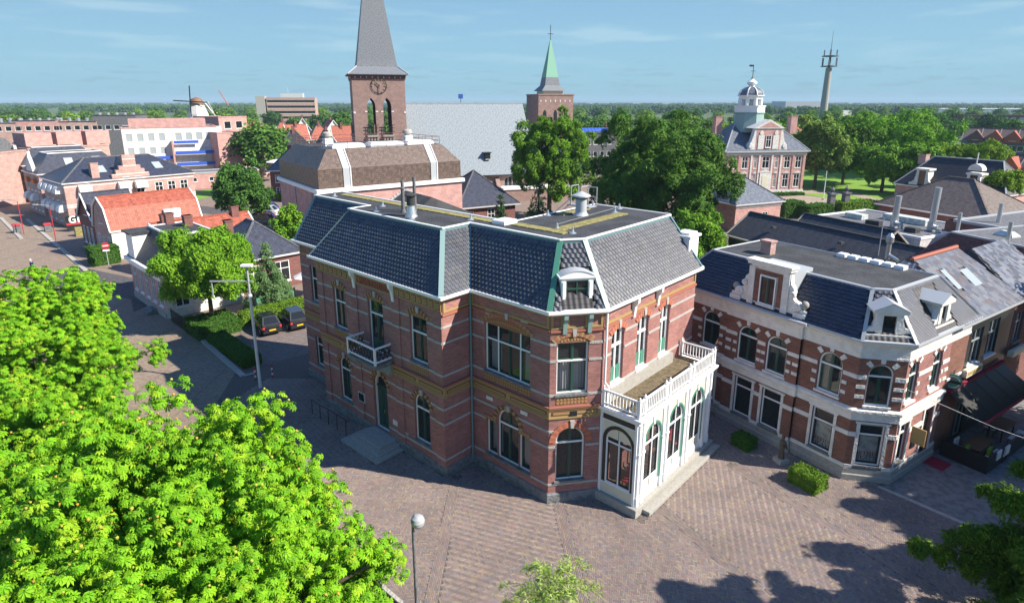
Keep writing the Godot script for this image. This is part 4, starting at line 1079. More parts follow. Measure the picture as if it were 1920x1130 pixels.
func theatre() -> void:
	var R := thing("theatre", "brick corner building with broad white stone bands, round arched windows and white dormers", "building", Vector3(16.3, 0, -26.0), -57)
	var fp := [Vector2(-11.2, 0), Vector2(-7.25, 0), Vector2(-7.25, 0.16), Vector2(-2.85, 0.16), Vector2(-2.85, 0), Vector2(0, 0), Vector2(1.45, -1.45), Vector2(1.45, -5.9), Vector2(1.45, -7.9), Vector2(-11.2, -7.9)]
	var TF := xf(0, 0, 0); var TB := xf(0, 0, 0.16); var TC := xf(0, 0, 0, 45); var TR := xf(1.45, 0, 0, 90)
	var h1 := [[-9.05, -7.87, 4.05, 6.15, 0.59], [-1.9, -0.72, 4.05, 6.17, 0.59]]; var hb := [[-6.48, -5.27, 4.0, 6.07, 0.6], [-4.7, -3.52, 4.0, 6.07, 0.59]]
	var hc := [[0.45, 1.56, 4.0, 6.12, 0.55]]; var hr := [[1.72, 2.64, 4.15, 6.2, 0.46], [4.13, 5.1, 4.15, 6.2, 0.48]]
	var g1 := [[-9.0, -7.9, 0.8, 3.0], [-1.87, -0.77, 0.9, 3.08]]; var gb := [[-6.4, -5.3, 0.78, 2.98], [-4.65, -3.52, 0.82, 2.98]]; var gc := [[0.45, 1.57, 0.82, 3.0]]; var gr := [[1.75, 2.6, 0.9, 3.0], [4.2, 5.15, 0.12, 3.1]]
	obj("wall", wall(B.new(), TF, -11.2, -7.25, 0.0, 6.5, [h1[0], g1[0]], 0.25), M.brick_brown, R)
	obj("wall", wall(B.new(), TF, -2.85, 0, 0.0, 6.5, [h1[1], g1[1]], 0.25), M.brick_brown, R)
	obj("wall", wall(B.new(), TB, -7.25, -2.85, 0.0, 6.5, hb + gb, 0.25), M.brick_brown, R)
	obj("wall", wall(B.new(), TC, 0, 2.05, 0.0, 6.5, hc + gc, 0.25), M.brick_brown, R)
	obj("wall", wall(B.new(), TR, 1.45, 5.9, 0.0, 6.5, hr + gr, 0.25), M.brick, R)
	obj("rear_wall", B.new().loops(fp, [[0, 0], [0, 6.5]], [0, 1, 2, 3, 4, 5, 6]), M.brick_brown, R)
	obj("plinth", B.new().loops(fp, [[0.12, 0], [0.12, 0.3], [0.07, 0.34], [0.07, 0.6], [0.0, 0.64]], [7, 8, 9]), M.stone, R)
	# frieze, belt course and other bands of white stone
	obj("frieze", B.new().loops(fp, [[0.0, 6.38], [0.05, 6.4], [0.05, 6.5], [0.03, 6.52], [0.03, 7.0], [0.16, 7.12], [0.18, 7.2]], [8, 9]), M.stucco, R)
	obj("gutter", B.new().loops(fp, [[0.18, 7.2], [0.34, 7.24], [0.34, 7.36], [0.1, 7.38]], []), M.lead, R)
	obj("belt_course", B.new().loops(fp, [[0.0, 3.2], [0.07, 3.22], [0.07, 3.55], [0.16, 3.65], [0.16, 3.76], [0.0, 3.84]], [7, 8, 9]), M.stucco, R)
	for a in [[TF, -11.2, -7.25, [h1[0]], [g1[0]]], [TF, -2.85, 0.0, [h1[1]], [g1[1]]], [TB, -7.25, -2.85, hb, gb], [TC, 0.0, 2.05, hc, gc], [TR, 1.45, 5.9, hr, gr]]:
		band_parts(R, a[0], a[1], a[2], [5.33], a[3], 0.2, 0.04, M.stucco, "stone_band", 0.06)
		band_parts(R, a[0], a[1], a[2], [2.35], a[4], 0.22, 0.05, M.stucco, "stone_band", 0.1)
		band_parts(R, a[0], a[1], a[2], [0.63], a[4], 0.18, 0.06, M.stucco, "stone_band", 0.1)
		for h in a[3]:
			white_blocks(R, a[0], h, [4.35, 4.85], 0.22 if a[0] != TB else 0.2)
			window(R, a[0], h, {"z": -0.1, "tran": [5.5], "mull": [(h[0] + h[1]) / 2], "dark_mull": true, "sash": M.sash, "pane": M.pane, "sill_mat": M.stucco})
		for h in a[4]:
			var b := B.new(); b.T = a[0]
			b.bx(h[0] - 0.14, h[0] - 0.001, h[2] - 0.1, h[3] + 0.05, 0, 0.05).bx(h[1] + 0.001, h[1] + 0.14, h[2] - 0.1, h[3] + 0.05, 0, 0.05).bx(h[0] - 0.2, h[1] + 0.2, h[3] + 0.05, h[3] + 0.15, 0, 0.06)
			obj("surround", b, M.stucco, R)
			if h[2] > 0.5: window(R, a[0], h, {"z": -0.1, "tran": [2.45], "sash": M.dark_paint, "pane": M.pane, "sill_mat": M.bluestone, "name": "shop_window"})
	# posters hung inside the shop windows
	for a in [[TF, g1[1]], [TC, gc[0]]]:
		var b := B.new(); b.T = a[0]
		b.bx(a[1][0] + 0.12, a[1][1] - 0.12, a[1][2] + 0.1, 2.38, -0.3, -0.28)
		var po := obj("window_blind", b, M.felt_light, R)
		words(po, "POSTHUIS", 0.2, a[0] * xf((a[1][0] + a[1][1]) / 2, 1.32, -0.27), M.red_brick, "lettering", true, 0.004)
		words(po, "THEATER", 0.2, a[0] * xf((a[1][0] + a[1][1]) / 2, 1.08, -0.27), M.bluestone, "lettering", true, 0.004)
	for y in [4.35, 4.85]:
		for a in [[TB, -7.25, -6.9], [TB, -3.15, -2.85], [TC, 0.0, 0.2], [TC, 1.85, 2.05], [TR, 1.45, 1.6], [TR, 5.5, 5.9]]:
			var b := B.new(); b.T = a[0]
			obj("quoin", b.bx(a[1], a[2], y, y + 0.17, -0.02, 0.035), M.stucco, R)
	var db := B.new(); db.T = TR
	db.bx(4.25, 5.1, 0.12, 2.6, -0.22, -0.15)
	obj("door", db, M.dark_paint, R)
	var sg := B.new(); sg.T = TR
	sg.bx(2.75, 2.8, 1.9, 2.75, 0.12, 0.75)
	obj("hanging_sign", sg, M.yellow_brick, R)
	var nb := B.new(); nb.T = TR
	nb.bx(3.2, 3.6, 1.3, 2.1, 0.0, 0.06)
	obj("notice_case", nb, M.dark_paint, R)
	# ---- roof ----
	var lo := B.off(fp, [0.2, 0.2, 0.0, 0.04, 0.0, 0.2, 0.2, 0.2, 0.2, 0.2])
	var o8 := [Vector2(-11.2, 0.0), Vector2(0, 0), Vector2(1.45, -1.45), Vector2(1.45, -7.9), Vector2(-11.2, -7.9)]
	var l5 := B.off(o8, 0.24); var h5 := B.off(o8, -1.4)
	var under := B.new(); var tiles := []
	for i in 5:
		var j := (i + 1) % 5
		under.q(v3(l5[i], 7.3), v3(l5[j], 7.3), v3(h5[j], 9.4), v3(h5[i], 9.4))
		if i > 2: continue
		var ko = null
		if i == 0: ko = func(p: Vector3): return p.x > -7.25 and p.x < -2.8 and p.y < 8.0 or p.x > -6.3 and p.x < -3.7 and p.y < 9.45
		if i == 1: ko = func(p: Vector3): var l: Vector3 = TC.affine_inverse() * p; return l.y < 8.9
		if i == 2: ko = func(p: Vector3): return p.z < -3.4 and p.z > -5.6 and p.y < 9.2
		tile_slope(tiles, v3(l5[i], 7.32), v3(l5[j], 7.32), v3(h5[j], 9.4), v3(h5[i], 9.4), 0.24, 0.2, ko)
	obj("roof_deck", under, M.roof_black, R)
	lay_tiles(R, tiles, tile_mesh(0.24, 0.23, 0.012, 3), M.tile_glazed, [Color(0.03, 0.037, 0.062), Color(0.035, 0.042, 0.068), Color(0.027, 0.032, 0.052), Color(0.04, 0.046, 0.066)], 300, "slate")
	for i in [0, 1, 2, 3]:
		obj("hip_flashing", B.new().beam(v3(l5[i], 7.36), v3(h5[i], 9.44), 0.16, 0.06), M.lead, R)
	obj("roof_edge", B.new().loops(h5, [[0.05, 9.28], [0.1, 9.3], [0.1, 9.42], [-0.02, 9.44], [-0.05, 9.4]]), M.lead, R)
	var fpt := []
	for p in h5: fpt.append(v3(p, 9.4))
	obj("flat_roof", B.new().poly(fpt), M.felt, R)
	obj("chimney", B.new().bx(-7.8, -7.15, 9.4, 10.1, -3.5, -3.0).bx(-7.85, -7.1, 10.1, 10.2, -3.55, -2.95), M.brick_tan, R)
	for i in 6: obj("skylight_box", B.new().chb(-4.9 + 0.62 * i, -4.4 + 0.62 * i, 9.4, 9.62, -6.4, -5.9, 0.05), M.white, R)
	# front gable dormer with scrolls
	var gp2 := [Vector2(-7.22, 7.4), Vector2(-2.82, 7.4)]
	var sc := [Vector2(-2.82, 7.8), Vector2(-3.08, 7.84), Vector2(-3.12, 8.02), Vector2(-3.3, 8.16), Vector2(-3.5, 8.2), Vector2(-3.62, 8.36), Vector2(-3.55, 8.6), Vector2(-3.62, 8.85), Vector2(-3.78, 9.0), Vector2(-3.82, 9.5)]
	gp2.append_array(sc)
	for i in sc.size(): gp2.append(Vector2(-10.04 - sc[sc.size() - 1 - i].x, sc[sc.size() - 1 - i].y))
	var gb2 := B.new(); gb2.T = TB
	# wall of the gable with its window opening
	gb2.ext(gp2, -0.35, -0.08)
	gb2.bx(-6.1, -3.94, 9.5, 9.62, -0.4, -0.02).bx(-6.28, -3.76, 9.62, 9.78, -0.5, 0.08).bx(-6.34, -3.7, 9.78, 9.9, -0.55, 0.14)
	gb2.bx(-6.2, -5.85, 7.4, 9.5, -0.1, 0.0).bx(-4.2, -3.84, 7.4, 9.5, -0.1, 0.0).bx(-7.25, -6.6, 7.4, 7.66, -0.1, 0.03).bx(-3.45, -2.8, 7.4, 7.66, -0.1, 0.03)
	var gm := obj("gable_dormer", gb2, M.stucco, R)
	for s in [[-6.72, 7.95, 0.26], [-6.42, 8.5, 0.18], [-3.32, 7.95, 0.26], [-3.62, 8.5, 0.18]]:
		var cb := B.new(); cb.T = TB
		cb.cyl(Vector3(s[0], s[1], -0.1), Vector3(s[0], s[1], 0.02), s[2], s[2] * 0.9, 16).cyl(Vector3(s[0], s[1], 0.0), Vector3(s[0], s[1], 0.06), s[2] * 0.5, s[2] * 0.4, 12)
		obj("scroll", cb, M.stucco, gm)
	for x in [-7.05, -2.99]:
		obj("ball_finial", B.new().lathe([Vector2(0.1, 7.78), Vector2(0.06, 7.86), Vector2(0.1, 7.94), Vector2(0.17, 8.03), Vector2(0.19, 8.12), Vector2(0.17, 8.21), Vector2(0.1, 8.29), Vector2(0.0, 8.32)], 14, Vector3(x, 0, -0.05)), M.stone, gm)
	var gbr := B.new(); gbr.T = TB
	gbr.bx(-5.85, -5.55, 7.6, 9.4, -0.1, -0.05).bx(-4.5, -4.2, 7.6, 9.4, -0.1, -0.05).bx(-5.55, -4.5, 9.18, 9.4, -0.1, -0.05)
	obj("brick_infill", gbr, M.brick_brown, gm)
	var gk := B.new(); gk.T = TB
	gk.ext([Vector2(-6.2, 7.4), Vector2(-3.84, 7.4), Vector2(-3.84, 9.6), Vector2(-6.2, 9.6)], -2.0, -0.35)
	obj("dormer_body", gk, M.lead, gm)
	window(R, TB * xf(0, 0, 0.03), [-5.5, -4.55, 7.58, 9.15], {"z": 0.0, "mull": [-5.02], "sash": M.sash, "sill_mat": M.stucco, "name": "dormer_window", "dark_mull": true})
	# smaller dormers on the corner and on the side street
	for a in [[TC, 1.02, "corner"], [TR, 4.5, "side"]]:
		var T: Transform3D = a[0]; var x: float = a[1]
		var d := B.new(); d.T = T
		d.bx(x - 1.0, x + 1.0, 7.38, 7.62, -0.5, 0.05).bx(x - 0.55, x - 0.28, 7.62, 8.62, -1.6, -0.05).bx(x + 0.28, x + 0.55, 7.62, 8.62, -1.6, -0.05).bx(x - 0.28, x + 0.28, 8.52, 8.62, -1.6, -0.05)
		d.bx(x - 0.72, x + 0.72, 8.62, 8.76, -1.7, 0.05)
		d.ext([Vector2(x - 0.75, 8.76), Vector2(x + 0.75, 8.76), Vector2(x, 9.12)], -1.8, 0.06)
		for s in [-1, 1]:
			d.ext([Vector2(x + s * 0.55, 7.62), Vector2(x + s * 0.98, 7.62), Vector2(x + s * 0.85, 7.9), Vector2(x + s * 0.68, 7.95), Vector2(x + s * 0.55, 8.35)] if s > 0 else [Vector2(x - 0.55, 8.35), Vector2(x - 0.68, 7.95), Vector2(x - 0.85, 7.9), Vector2(x - 0.98, 7.62), Vector2(x - 0.55, 7.62)], -0.35, -0.08)
		obj("dormer", d, M.stucco, R)
		var ew := B.new(); ew.T = T
		obj("dormer_roof", ew.q(Vector3(x - 0.8, 8.77, 0.1), Vector3(x, 9.16, 0.1), Vector3(x, 9.16, -1.8), Vector3(x - 0.8, 8.77, -1.8)).q(Vector3(x, 9.16, 0.1), Vector3(x + 0.8, 8.77, 0.1), Vector3(x + 0.8, 8.77, -1.8), Vector3(x, 9.16, -1.8)), M.lead, R)
		window(R, T, [x - 0.28, x + 0.28, 7.64, 8.52], {"z": -0.15, "frame": M.dark_paint, "fw": 0.05, "sill": false, "name": "dormer_window"})

func cafe() -> void:
	var R := thing("cafe", "dark painted cafe with tall sash windows and an old grey tiled roof", "building", Vector3(18.35, 0, -25.56), 33)
	var T := xf(0, 0, -0.05)
	var hs := [[4.6, 6.3, 4.3, 6.4], [6.9, 8.3, 4.4, 6.4], [9.0, 10.4, 4.4, 6.5]]
	var gs := [[4.9, 6.2, 0.6, 3.0], [6.8, 8.0, 0.1, 3.0], [8.6, 11.4, 0.6, 3.0]]
	obj("wall", wall(B.new(), T, 4.46, 12.2, 0, 7.1, hs + gs), M.dark_paint, R)
	obj("rear_wall", B.new().bx(4.46, 12.2, 0, 7.1, -6.5, -6.4).bx(12.1, 12.2, 0, 7.1, -6.4, -0.06).bx(4.46, 4.56, 5.0, 7.1, -6.4, -0.06), M.dark_paint, R)
	for h in hs: window(R, T, h, {"mull": [(h[0] + h[1]) / 2], "tran": [5.7], "frame": M.window_grey, "sill_mat": M.white})
	for h in gs: window(R, T, h, {"mull": [(h[0] + h[1]) / 2], "frame": M.window_grey, "sill": false})
	obj("gutter", B.new().bx(4.4, 12.3, 7.1, 7.25, -0.1, 0.3), M.lead, R)
	var a := Vector3(4.42, 7.25, 0.25); var b := Vector3(12.25, 7.25, 0.25); var c := Vector3(10.9, 9.8, -2.9); var d := Vector3(5.6, 9.8, -2.9)
	var dk := B.new().q(a, b, c, d).q(b, Vector3(12.25, 7.25, -6.5), Vector3(10.9, 9.8, -3.0), c).q(Vector3(4.42, 7.25, -6.5), a, d, Vector3(5.6, 9.8, -3.0)).q(Vector3(12.25, 7.25, -6.5), Vector3(4.42, 7.25, -6.5), Vector3(5.6, 9.8, -3.0), Vector3(10.9, 9.8, -3.0))
	obj("roof_deck", dk, M.roof_dark, R)
	var ts := []
	tile_slope(ts, a, b, c, d, 0.26, 0.26, func(p: Vector3): return p.x > 6.8 and p.x < 7.4 and p.y > 8.3 and p.y < 9.2 or p.x > 8.6 and p.x < 9.6 and p.y > 8.2 and p.y < 9.0)
	tile_slope(ts, Vector3(4.42, 7.25, -6.5), a, d, Vector3(5.6, 9.8, -3.0), 0.26, 0.26)
	lay_tiles(R, ts, tile_mesh(0.26, 0.31, 0.075), M.clay, [Color(0.2, 0.22, 0.27), Color(0.24, 0.26, 0.3), Color(0.17, 0.18, 0.22), Color(0.28, 0.29, 0.31), Color(0.23, 0.2, 0.2)], 250)
	for k in 16:
		var p := d.lerp(c, (k + 0.5) / 16.0)
		obj("ridge_tile", B.new().cyl(p + Vector3(-0.16, 0.0, -0.05), p + Vector3(0.16, 0.02, -0.05), 0.12, 0.13, 10), M.roof_red, R)
	for s in [[6.85, 7.35, 8.35, 9.15], [8.65, 9.55, 8.25, 8.95]]:
		var f := func(x: float, y: float, o: float): return Vector3(x, y + o, 0.25 - (y - 7.25) / 2.55 * 3.15 + o * 0.8)
		obj("roof_light", B.new().q(f.call(s[0], s[2], 0.08), f.call(s[1], s[2], 0.08), f.call(s[1], s[3], 0.08), f.call(s[0], s[3], 0.08)), M.window_grey, R)
	# next shop along
	var N := thing("shop_house", "dark shop house with pale lamp boxes on its front beside the cafe", "building", Vector3(18.35, 0, -25.56), 33)
	var h2 := [[12.8, 14.0, 4.4, 6.2], [14.8, 16.0, 4.4, 6.2]]
	obj("wall", wall(B.new(), xf(0, 0, -0.05), 12.25, 18, 0, 6.9, h2), M.brick_dark, N)
	for h in h2: window(N, xf(0, 0, -0.05), h, {"mull": [(h[0] + h[1]) / 2], "tran": [5.6], "frame": M.window_grey})
	obj("rear_wall", B.new().bx(12.25, 18, 0, 6.9, -6.5, -6.4).bx(17.9, 18, 0, 6.9, -6.4, -0.06), M.brick_dark, N)
	var ts2 := []
	obj("roof_deck", B.new().q(Vector3(12.3, 7.0, 0.2), Vector3(18, 7.0, 0.2), Vector3(18, 9.4, -2.9), Vector3(12.9, 9.4, -2.9)).q(Vector3(12.3, 7.0, -6.5), Vector3(12.3, 7.0, 0.2), Vector3(12.9, 9.4, -2.9), Vector3(12.9, 9.4, -2.95)).q(Vector3(18, 7.0, -6.5), Vector3(12.3, 7.0, -6.5), Vector3(12.9, 9.4, -2.9), Vector3(18, 9.4, -2.9)), M.roof_dark, N)
	tile_slope(ts2, Vector3(12.3, 7.0, 0.2), Vector3(18, 7.0, 0.2), Vector3(18, 9.4, -2.9), Vector3(12.9, 9.4, -2.9), 0.26, 0.26)
	lay_tiles(N, ts2, tile_mesh(0.26, 0.31, 0.075), M.clay, [Color(0.22, 0.25, 0.31), Color(0.32, 0.34, 0.38), Color(0.16, 0.17, 0.2)], 60)
	obj("lamp_box", B.new().chb(12.4, 14.2, 3.7, 4.1, 0.0, 0.3, 0.08), M.cream, N)
	obj("lamp_box", B.new().chb(15.0, 16.6, 4.2, 4.5, 0.0, 0.3, 0.08), M.yellow_brick, N)
	# awning, signs and terrace furniture belonging to the cafe
	var A := thing("awning", "wide black folding awning with purple edges over the cafe terrace", "awning", Vector3(18.35, 0, -25.56), 33)
	obj("canopy", B.new().q(Vector3(4.9, 2.5, 1.75), Vector3(11.6, 2.5, 1.75), Vector3(11.6, 3.55, 0.05), Vector3(4.9, 3.55, 0.05)).q(Vector3(11.6, 2.48, 1.75), Vector3(4.9, 2.48, 1.75), Vector3(4.9, 3.53, 0.05), Vector3(11.6, 3.53, 0.05)), M.black_paint, A)
	obj("front_bar", B.new().beam(Vector3(4.85, 2.5, 1.78), Vector3(11.65, 2.5, 1.78), 0.08, 0.12), M.carpet, A)
	obj("cassette", B.new().beam(Vector3(4.85, 3.6, 0.1), Vector3(11.65, 3.6, 0.1), 0.16, 0.16), M.carpet, A)
	for x in [5.5, 8.2, 11.0]: obj("arm", B.new().beam(Vector3(x, 3.35, 0.1), Vector3(x, 2.48, 1.7), 0.05, 0.05), M.felt_grey, A)
	for x in [6.2, 7.6, 9.0, 10.3]: obj("seam", B.new().beam(Vector3(x, 2.515, 1.75), Vector3(x, 3.565, 0.05), 0.02, 0.01), M.felt, A)
	var S := thing("round_sign", "round green and white beer sign projecting from the dark cafe front", "sign", A.transform * Vector3(5.05, 4.1, 0.1), 33 - 70)
	obj("disc", B.new().cyl(Vector3(0, 0, -0.06), Vector3(0, 0, 0.06), 0.4, 0.4, 24), M.trim_green, S)
	obj("inner_ring", B.new().cyl(Vector3(0, 0, 0.06), Vector3(0, 0, 0.068), 0.32, 0.32, 24), M.fabric_white, S)
	obj("centre", B.new().cyl(Vector3(0, 0, 0.068), Vector3(0, 0, 0.075), 0.28, 0.28, 24), M.trim_green, S)
	obj("name_band", B.new().bx(-0.34, 0.34, -0.08, 0.08, 0.07, 0.085), M.dark_paint, S)
	obj("bracket", B.new().beam(Vector3(0.38, 0, 0), Vector3(0.6, 0, -0.2), 0.04, 0.04), M.dark_paint, S)
	var sp := []
	for k in 10: sp.append(Vector2(0, 0.19) + Vector2.from_angle(PI / 2 + TAU * k / 10) * (0.07 if k % 2 == 0 else 0.03))
	obj("star", B.new().ext(sp, 0.075, 0.082), M.red_paint, S)
	var L := thing("light_box_sign", "long pale light box sign over the black awning", "sign", A.transform * Vector3(7.2, 4.2, 0.0), 33)
	obj("box", B.new().chb(-0.95, 0.95, -0.2, 0.2, -0.03, 0.25, 0.05), M.cream, L)
	obj("face", B.new().bx(-0.85, 0.85, -0.13, 0.1, 0.25, 0.258), M.yellow_brick, L)
	for a2 in [[6.4, 1.1], [9.7, 1.0]]:
		var t := thing("terrace_table", "dark wooden terrace table under the awning " + ("beside two white chairs" if a2[0] < 7 else "near the far end"), "table", A.transform * Vector3(a2[0], 0.012, a2[1] + 0.2), 33)
		obj("top", B.new().chb(-0.9, 0.9, 0.7, 0.75, -0.4, 0.4, 0.01), M.wood, t)
		for x in [-0.8, 0.8]:
			for z in [-0.3, 0.3]: obj("leg", B.new().bx(x - 0.03, x + 0.03, 0, 0.7, z - 0.03, z + 0.03), M.felt, t)
	for a2 in [[6.0, 1.75], [6.9, 1.8], [9.2, 1.7], [10.2, 1.7], [5.6, 0.55], [9.5, 0.5]]:
		var t := thing("terrace_chair", "white cushioned chair pulled up to a terrace table under the awning", "chair", A.transform * Vector3(a2[0], 0.012, a2[1] + 0.3), 33 + (180 if a2[1] > 1 else 0), "white terrace chairs")
		obj("seat", B.new().chb(-0.25, 0.25, 0.36, 0.46, -0.25, 0.25, 0.04), M.fabric_white, t)
		obj("backrest", B.new().bx(-0.25, 0.25, 0.46, 0.92, -0.3, -0.22), M.fabric_white, t)
		for x in [-0.2, 0.2]:
			for z in [-0.22, 0.22]: obj("leg", B.new().bx(x - 0.02, x + 0.02, 0, 0.36, z - 0.02, z + 0.02), M.felt, t)
	var cp := thing("red_carpet", "dark red mat lying before the side door of the banded corner building", "mat", A.transform * Vector3(3.8, 0.016, 0.25), 33)
	obj("pile", B.new().chb(-0.55, 0.55, 0, 0.02, -0.3, 0.75, 0.008), M.carpet, cp)
	var wall_low := thing("terrace_screen", "low black screen wall round the cafe terrace", "screen", A.transform * Vector3(4.8, 0.012, 0), 33)
	obj("panel", B.new().bx(0, 0.08, 0, 0.9, 0.2, 2.3), M.black_paint, wall_low)
	obj("panel", B.new().bx(0.08, 5.5, 0, 0.9, 2.22, 2.3), M.black_paint, wall_low)

# ---- generic house: front along x at z = 0 facing +z, root at the front left corner ----
func grid(x0: float, n: int, dx: float, w: float, rows: Array) -> Array:
	var o := []
	for r in rows:
		for i in n: o.append([x0 + dx * i, x0 + dx * i + w, r[0], r[1]])
	return o

func pane_window(R: Node3D, T: Transform3D, h: Array, o: Dictionary) -> void:
	var key := "%.2f %.2f %s" % [h[1] - h[0], h[3] - h[2], o.get("style", "")]
	var w: float = h[1] - h[0]; var t: float = h[3] - h[2]
	if not M.has("fw " + key):
		var f := B.new()
		ring(f, [Vector2(0, 0), Vector2(w, 0), Vector2(w, t), Vector2(0, t)], 0.09, -0.12, -0.03)
		if o.get("style", "") != "plain":
			f.bx(w / 2 - 0.03, w / 2 + 0.03, 0.09, t - 0.09, -0.12, -0.04)
			if t > 1.2: f.bx(0.09, w - 0.09, t * 0.62, t * 0.62 + 0.06, -0.12, -0.045)
		f.bx(-0.06, w + 0.06, -0.08, 0.0, -0.1, 0.07)
		M["fw " + key] = f.mesh()
		M["pw " + key] = B.new().q(Vector3(0.05, 0.05, -0.1), Vector3(w - 0.05, 0.05, -0.1), Vector3(w - 0.05, t - 0.05, -0.1), Vector3(0.05, t - 0.05, -0.1)).mesh()
	var a := obj("window", M["fw " + key], o.get("frame", M.white), R)
	a.transform = T * xf(h[0], h[2], 0)
	obj("pane", M["pw " + key], o.get("pane", M.glass_dark), a)

func house(called: String, label: String, cat: String, at: Vector3, yaw: float, w: float, d: float, eave: float, wm: Material, rf: Dictionary, wins := {}, group := "") -> Node3D:
	var R := thing(called, label, cat, Vector3(at.x, 0, at.z), yaw, group)
	var TT := {"f": xf(0, 0, 0), "r": xf(w, 0, 0, 90), "l": xf(0, 0, -d, -90), "b": xf(w, 0, -d, 180)}
	var y0: float = rf.get("y0", -0.05)
	for k in ["f", "r", "l", "b"]:
		var hs: Array = wins.get(k, [])
		obj("wall", wall(B.new(), TT[k], 0, w if k in ["f", "b"] else d, y0, eave, hs, 0.15), rf.get("wall_" + k, wm), R)
		for h in hs: pane_window(R, TT[k], h, wins)
	var ov: float = rf.get("ov", 0.25); var r: float = rf.get("h", 3.0); var m: Material = rf.get("m", M.roof_dark); var e := eave
	var t: String = rf.get("t", "hip")
	var A := Vector3(-ov, e, ov); var Bq := Vector3(w + ov, e, ov); var C := Vector3(w + ov, e, -d - ov); var D := Vector3(-ov, e, -d - ov)
	var rb := B.new()
	if t == "hip":
		var hl: float = rf.get("in", minf(w, d) / 2)
		var p0: Vector3; var p1: Vector3
		if w >= d: p0 = Vector3(hl, e + r, -d / 2); p1 = Vector3(w - hl, e + r, -d / 2)
		else: p0 = Vector3(w / 2, e + r, -hl); p1 = Vector3(w / 2, e + r, -d + hl)
		if w >= d:
			rb.q(A, Bq, p1, p0); rb.q(C, D, p0, p1); rb.face([Bq, C, p1]); rb.face([D, A, p0])
		else:
			rb.face([A, Bq, p0]); rb.face([C, D, p1]); rb.q(Bq, C, p1, p0); rb.q(D, A, p0, p1)
		obj("roof", rb, m, R)
		obj("ridge", B.new().beam(p0 + Vector3(0, 0.03, 0), p1 + Vector3(0, 0.03, 0), 0.22, 0.14), rf.get("ridge", M.felt_grey), R)
		for s in [[A, p0], [Bq, p1 if w >= d else p0], [C, p1], [D, p0 if w >= d else p1]]: obj("hip_ridge", B.new().beam(s[0] + Vector3(0, 0.03, 0), s[1] + Vector3(0, 0.03, 0), 0.18, 0.12), rf.get("ridge", M.felt_grey), R)
	elif t in ["gable_x", "gambrel_x"]:
		var prof := [Vector2(ov, e - 0.1), Vector2(-d / 2, e + r), Vector2(-d - ov, e - 0.1)]
		if t == "gambrel_x": prof = [Vector2(ov, e - 0.1), Vector2(-d * 0.17, e + r * 0.68), Vector2(-d / 2, e + r), Vector2(-d * 0.83, e + r * 0.68), Vector2(-d - ov, e - 0.1)]
		for i in prof.size() - 1:
			var p: Vector2 = prof[i]; var q: Vector2 = prof[i + 1]
			rb.q(Vector3(-ov, p.y, p.x), Vector3(w + ov, p.y, p.x), Vector3(w + ov, q.y, q.x), Vector3(-ov, q.y, q.x))
		obj("roof", rb, m, R)
		for s in [[0.0, "wall_l", -1], [w, "wall_r", 1]]:
			var g := []
			for p in prof: g.append(Vector3(s[0], maxf(p.y, e), clampf(p.x, -d, 0)))
			if s[2] < 0: g.reverse()
			obj("gable", B.new().poly(g), rf.get(s[1], wm), R)
			var vb := B.new()
			for i in prof.size() - 1: vb.beam(Vector3(s[0] + s[2] * ov, prof[i].y, prof[i].x), Vector3(s[0] + s[2] * ov, prof[i + 1].y, prof[i + 1].x), 0.14, 0.16)
			obj("verge_board", vb, rf.get("trim", M.white), R)
		obj("ridge", B.new().beam(Vector3(-ov, e + r + 0.03, -d / 2), Vector3(w + ov, e + r + 0.03, -d / 2), 0.24, 0.14), rf.get("ridge", m), R)
	elif t == "gable_z":
		rb.q(Vector3(w + ov, e - 0.1, ov), Vector3(w + ov, e - 0.1, -d - ov), Vector3(w / 2, e + r, -d - ov), Vector3(w / 2, e + r, ov))
		rb.q(Vector3(-ov, e - 0.1, -d - ov), Vector3(-ov, e - 0.1, ov), Vector3(w / 2, e + r, ov), Vector3(w / 2, e + r, -d - ov))
		obj("roof", rb, m, R)
		obj("gable", B.new().face_of([Vector3(0, e, 0), Vector3(w, e, 0), Vector3(w / 2, e + r, 0)]).face_of([Vector3(w, e, -d), Vector3(0, e, -d), Vector3(w / 2, e + r, -d)]), rf.get("gable", wm), R)
		for s in [-ov, w + ov]: obj("verge_board", B.new().beam(Vector3(s, e - 0.1, ov), Vector3(w / 2, e + r, ov), 0.1, 0.2), rf.get("trim", M.white), R)
		obj("ridge", B.new().beam(Vector3(w / 2, e + r + 0.03, ov), Vector3(w / 2, e + r + 0.03, -d - ov), 0.24, 0.14), rf.get("ridge", m), R)
	elif t == "flat":
		obj("roof", B.new().q(Vector3(0, e - 0.1, 0), Vector3(w, e - 0.1, 0), Vector3(w, e - 0.1, -d), Vector3(0, e - 0.1, -d)), m, R)
		obj("parapet", B.new().loops([Vector2(0, 0), Vector2(w, 0), Vector2(w, -d), Vector2(0, -d)], [[0.003, e - 0.25], [0.08, e - 0.22], [0.08, e + 0.05], [-0.2, e + 0.05], [-0.2, e - 0.1]]), rf.get("trim", M.lead), R)
	elif t == "mansard":
		var inn: float = rf.get("in", 1.2)
		var fp := [Vector2(0, 0), Vector2(w, 0), Vector2(w, -d), Vector2(0, -d)]
		rb.loops(fp, [[ov, e], [-inn, e + r]])
		obj("roof", rb, m, R)
		var hi := B.off(fp, -inn); var pp := []
		for p in hi: pp.append(v3(p, e + r - 0.02))
		obj("flat_roof", B.new().poly(pp), rf.get("top", M.felt), R)
		obj("roof_edge", B.new().loops(hi, [[0.06, e + r - 0.1], [0.06, e + r + 0.06], [-0.1, e + r + 0.06], [-0.1, e + r - 0.02]]), rf.get("trim", M.white), R)
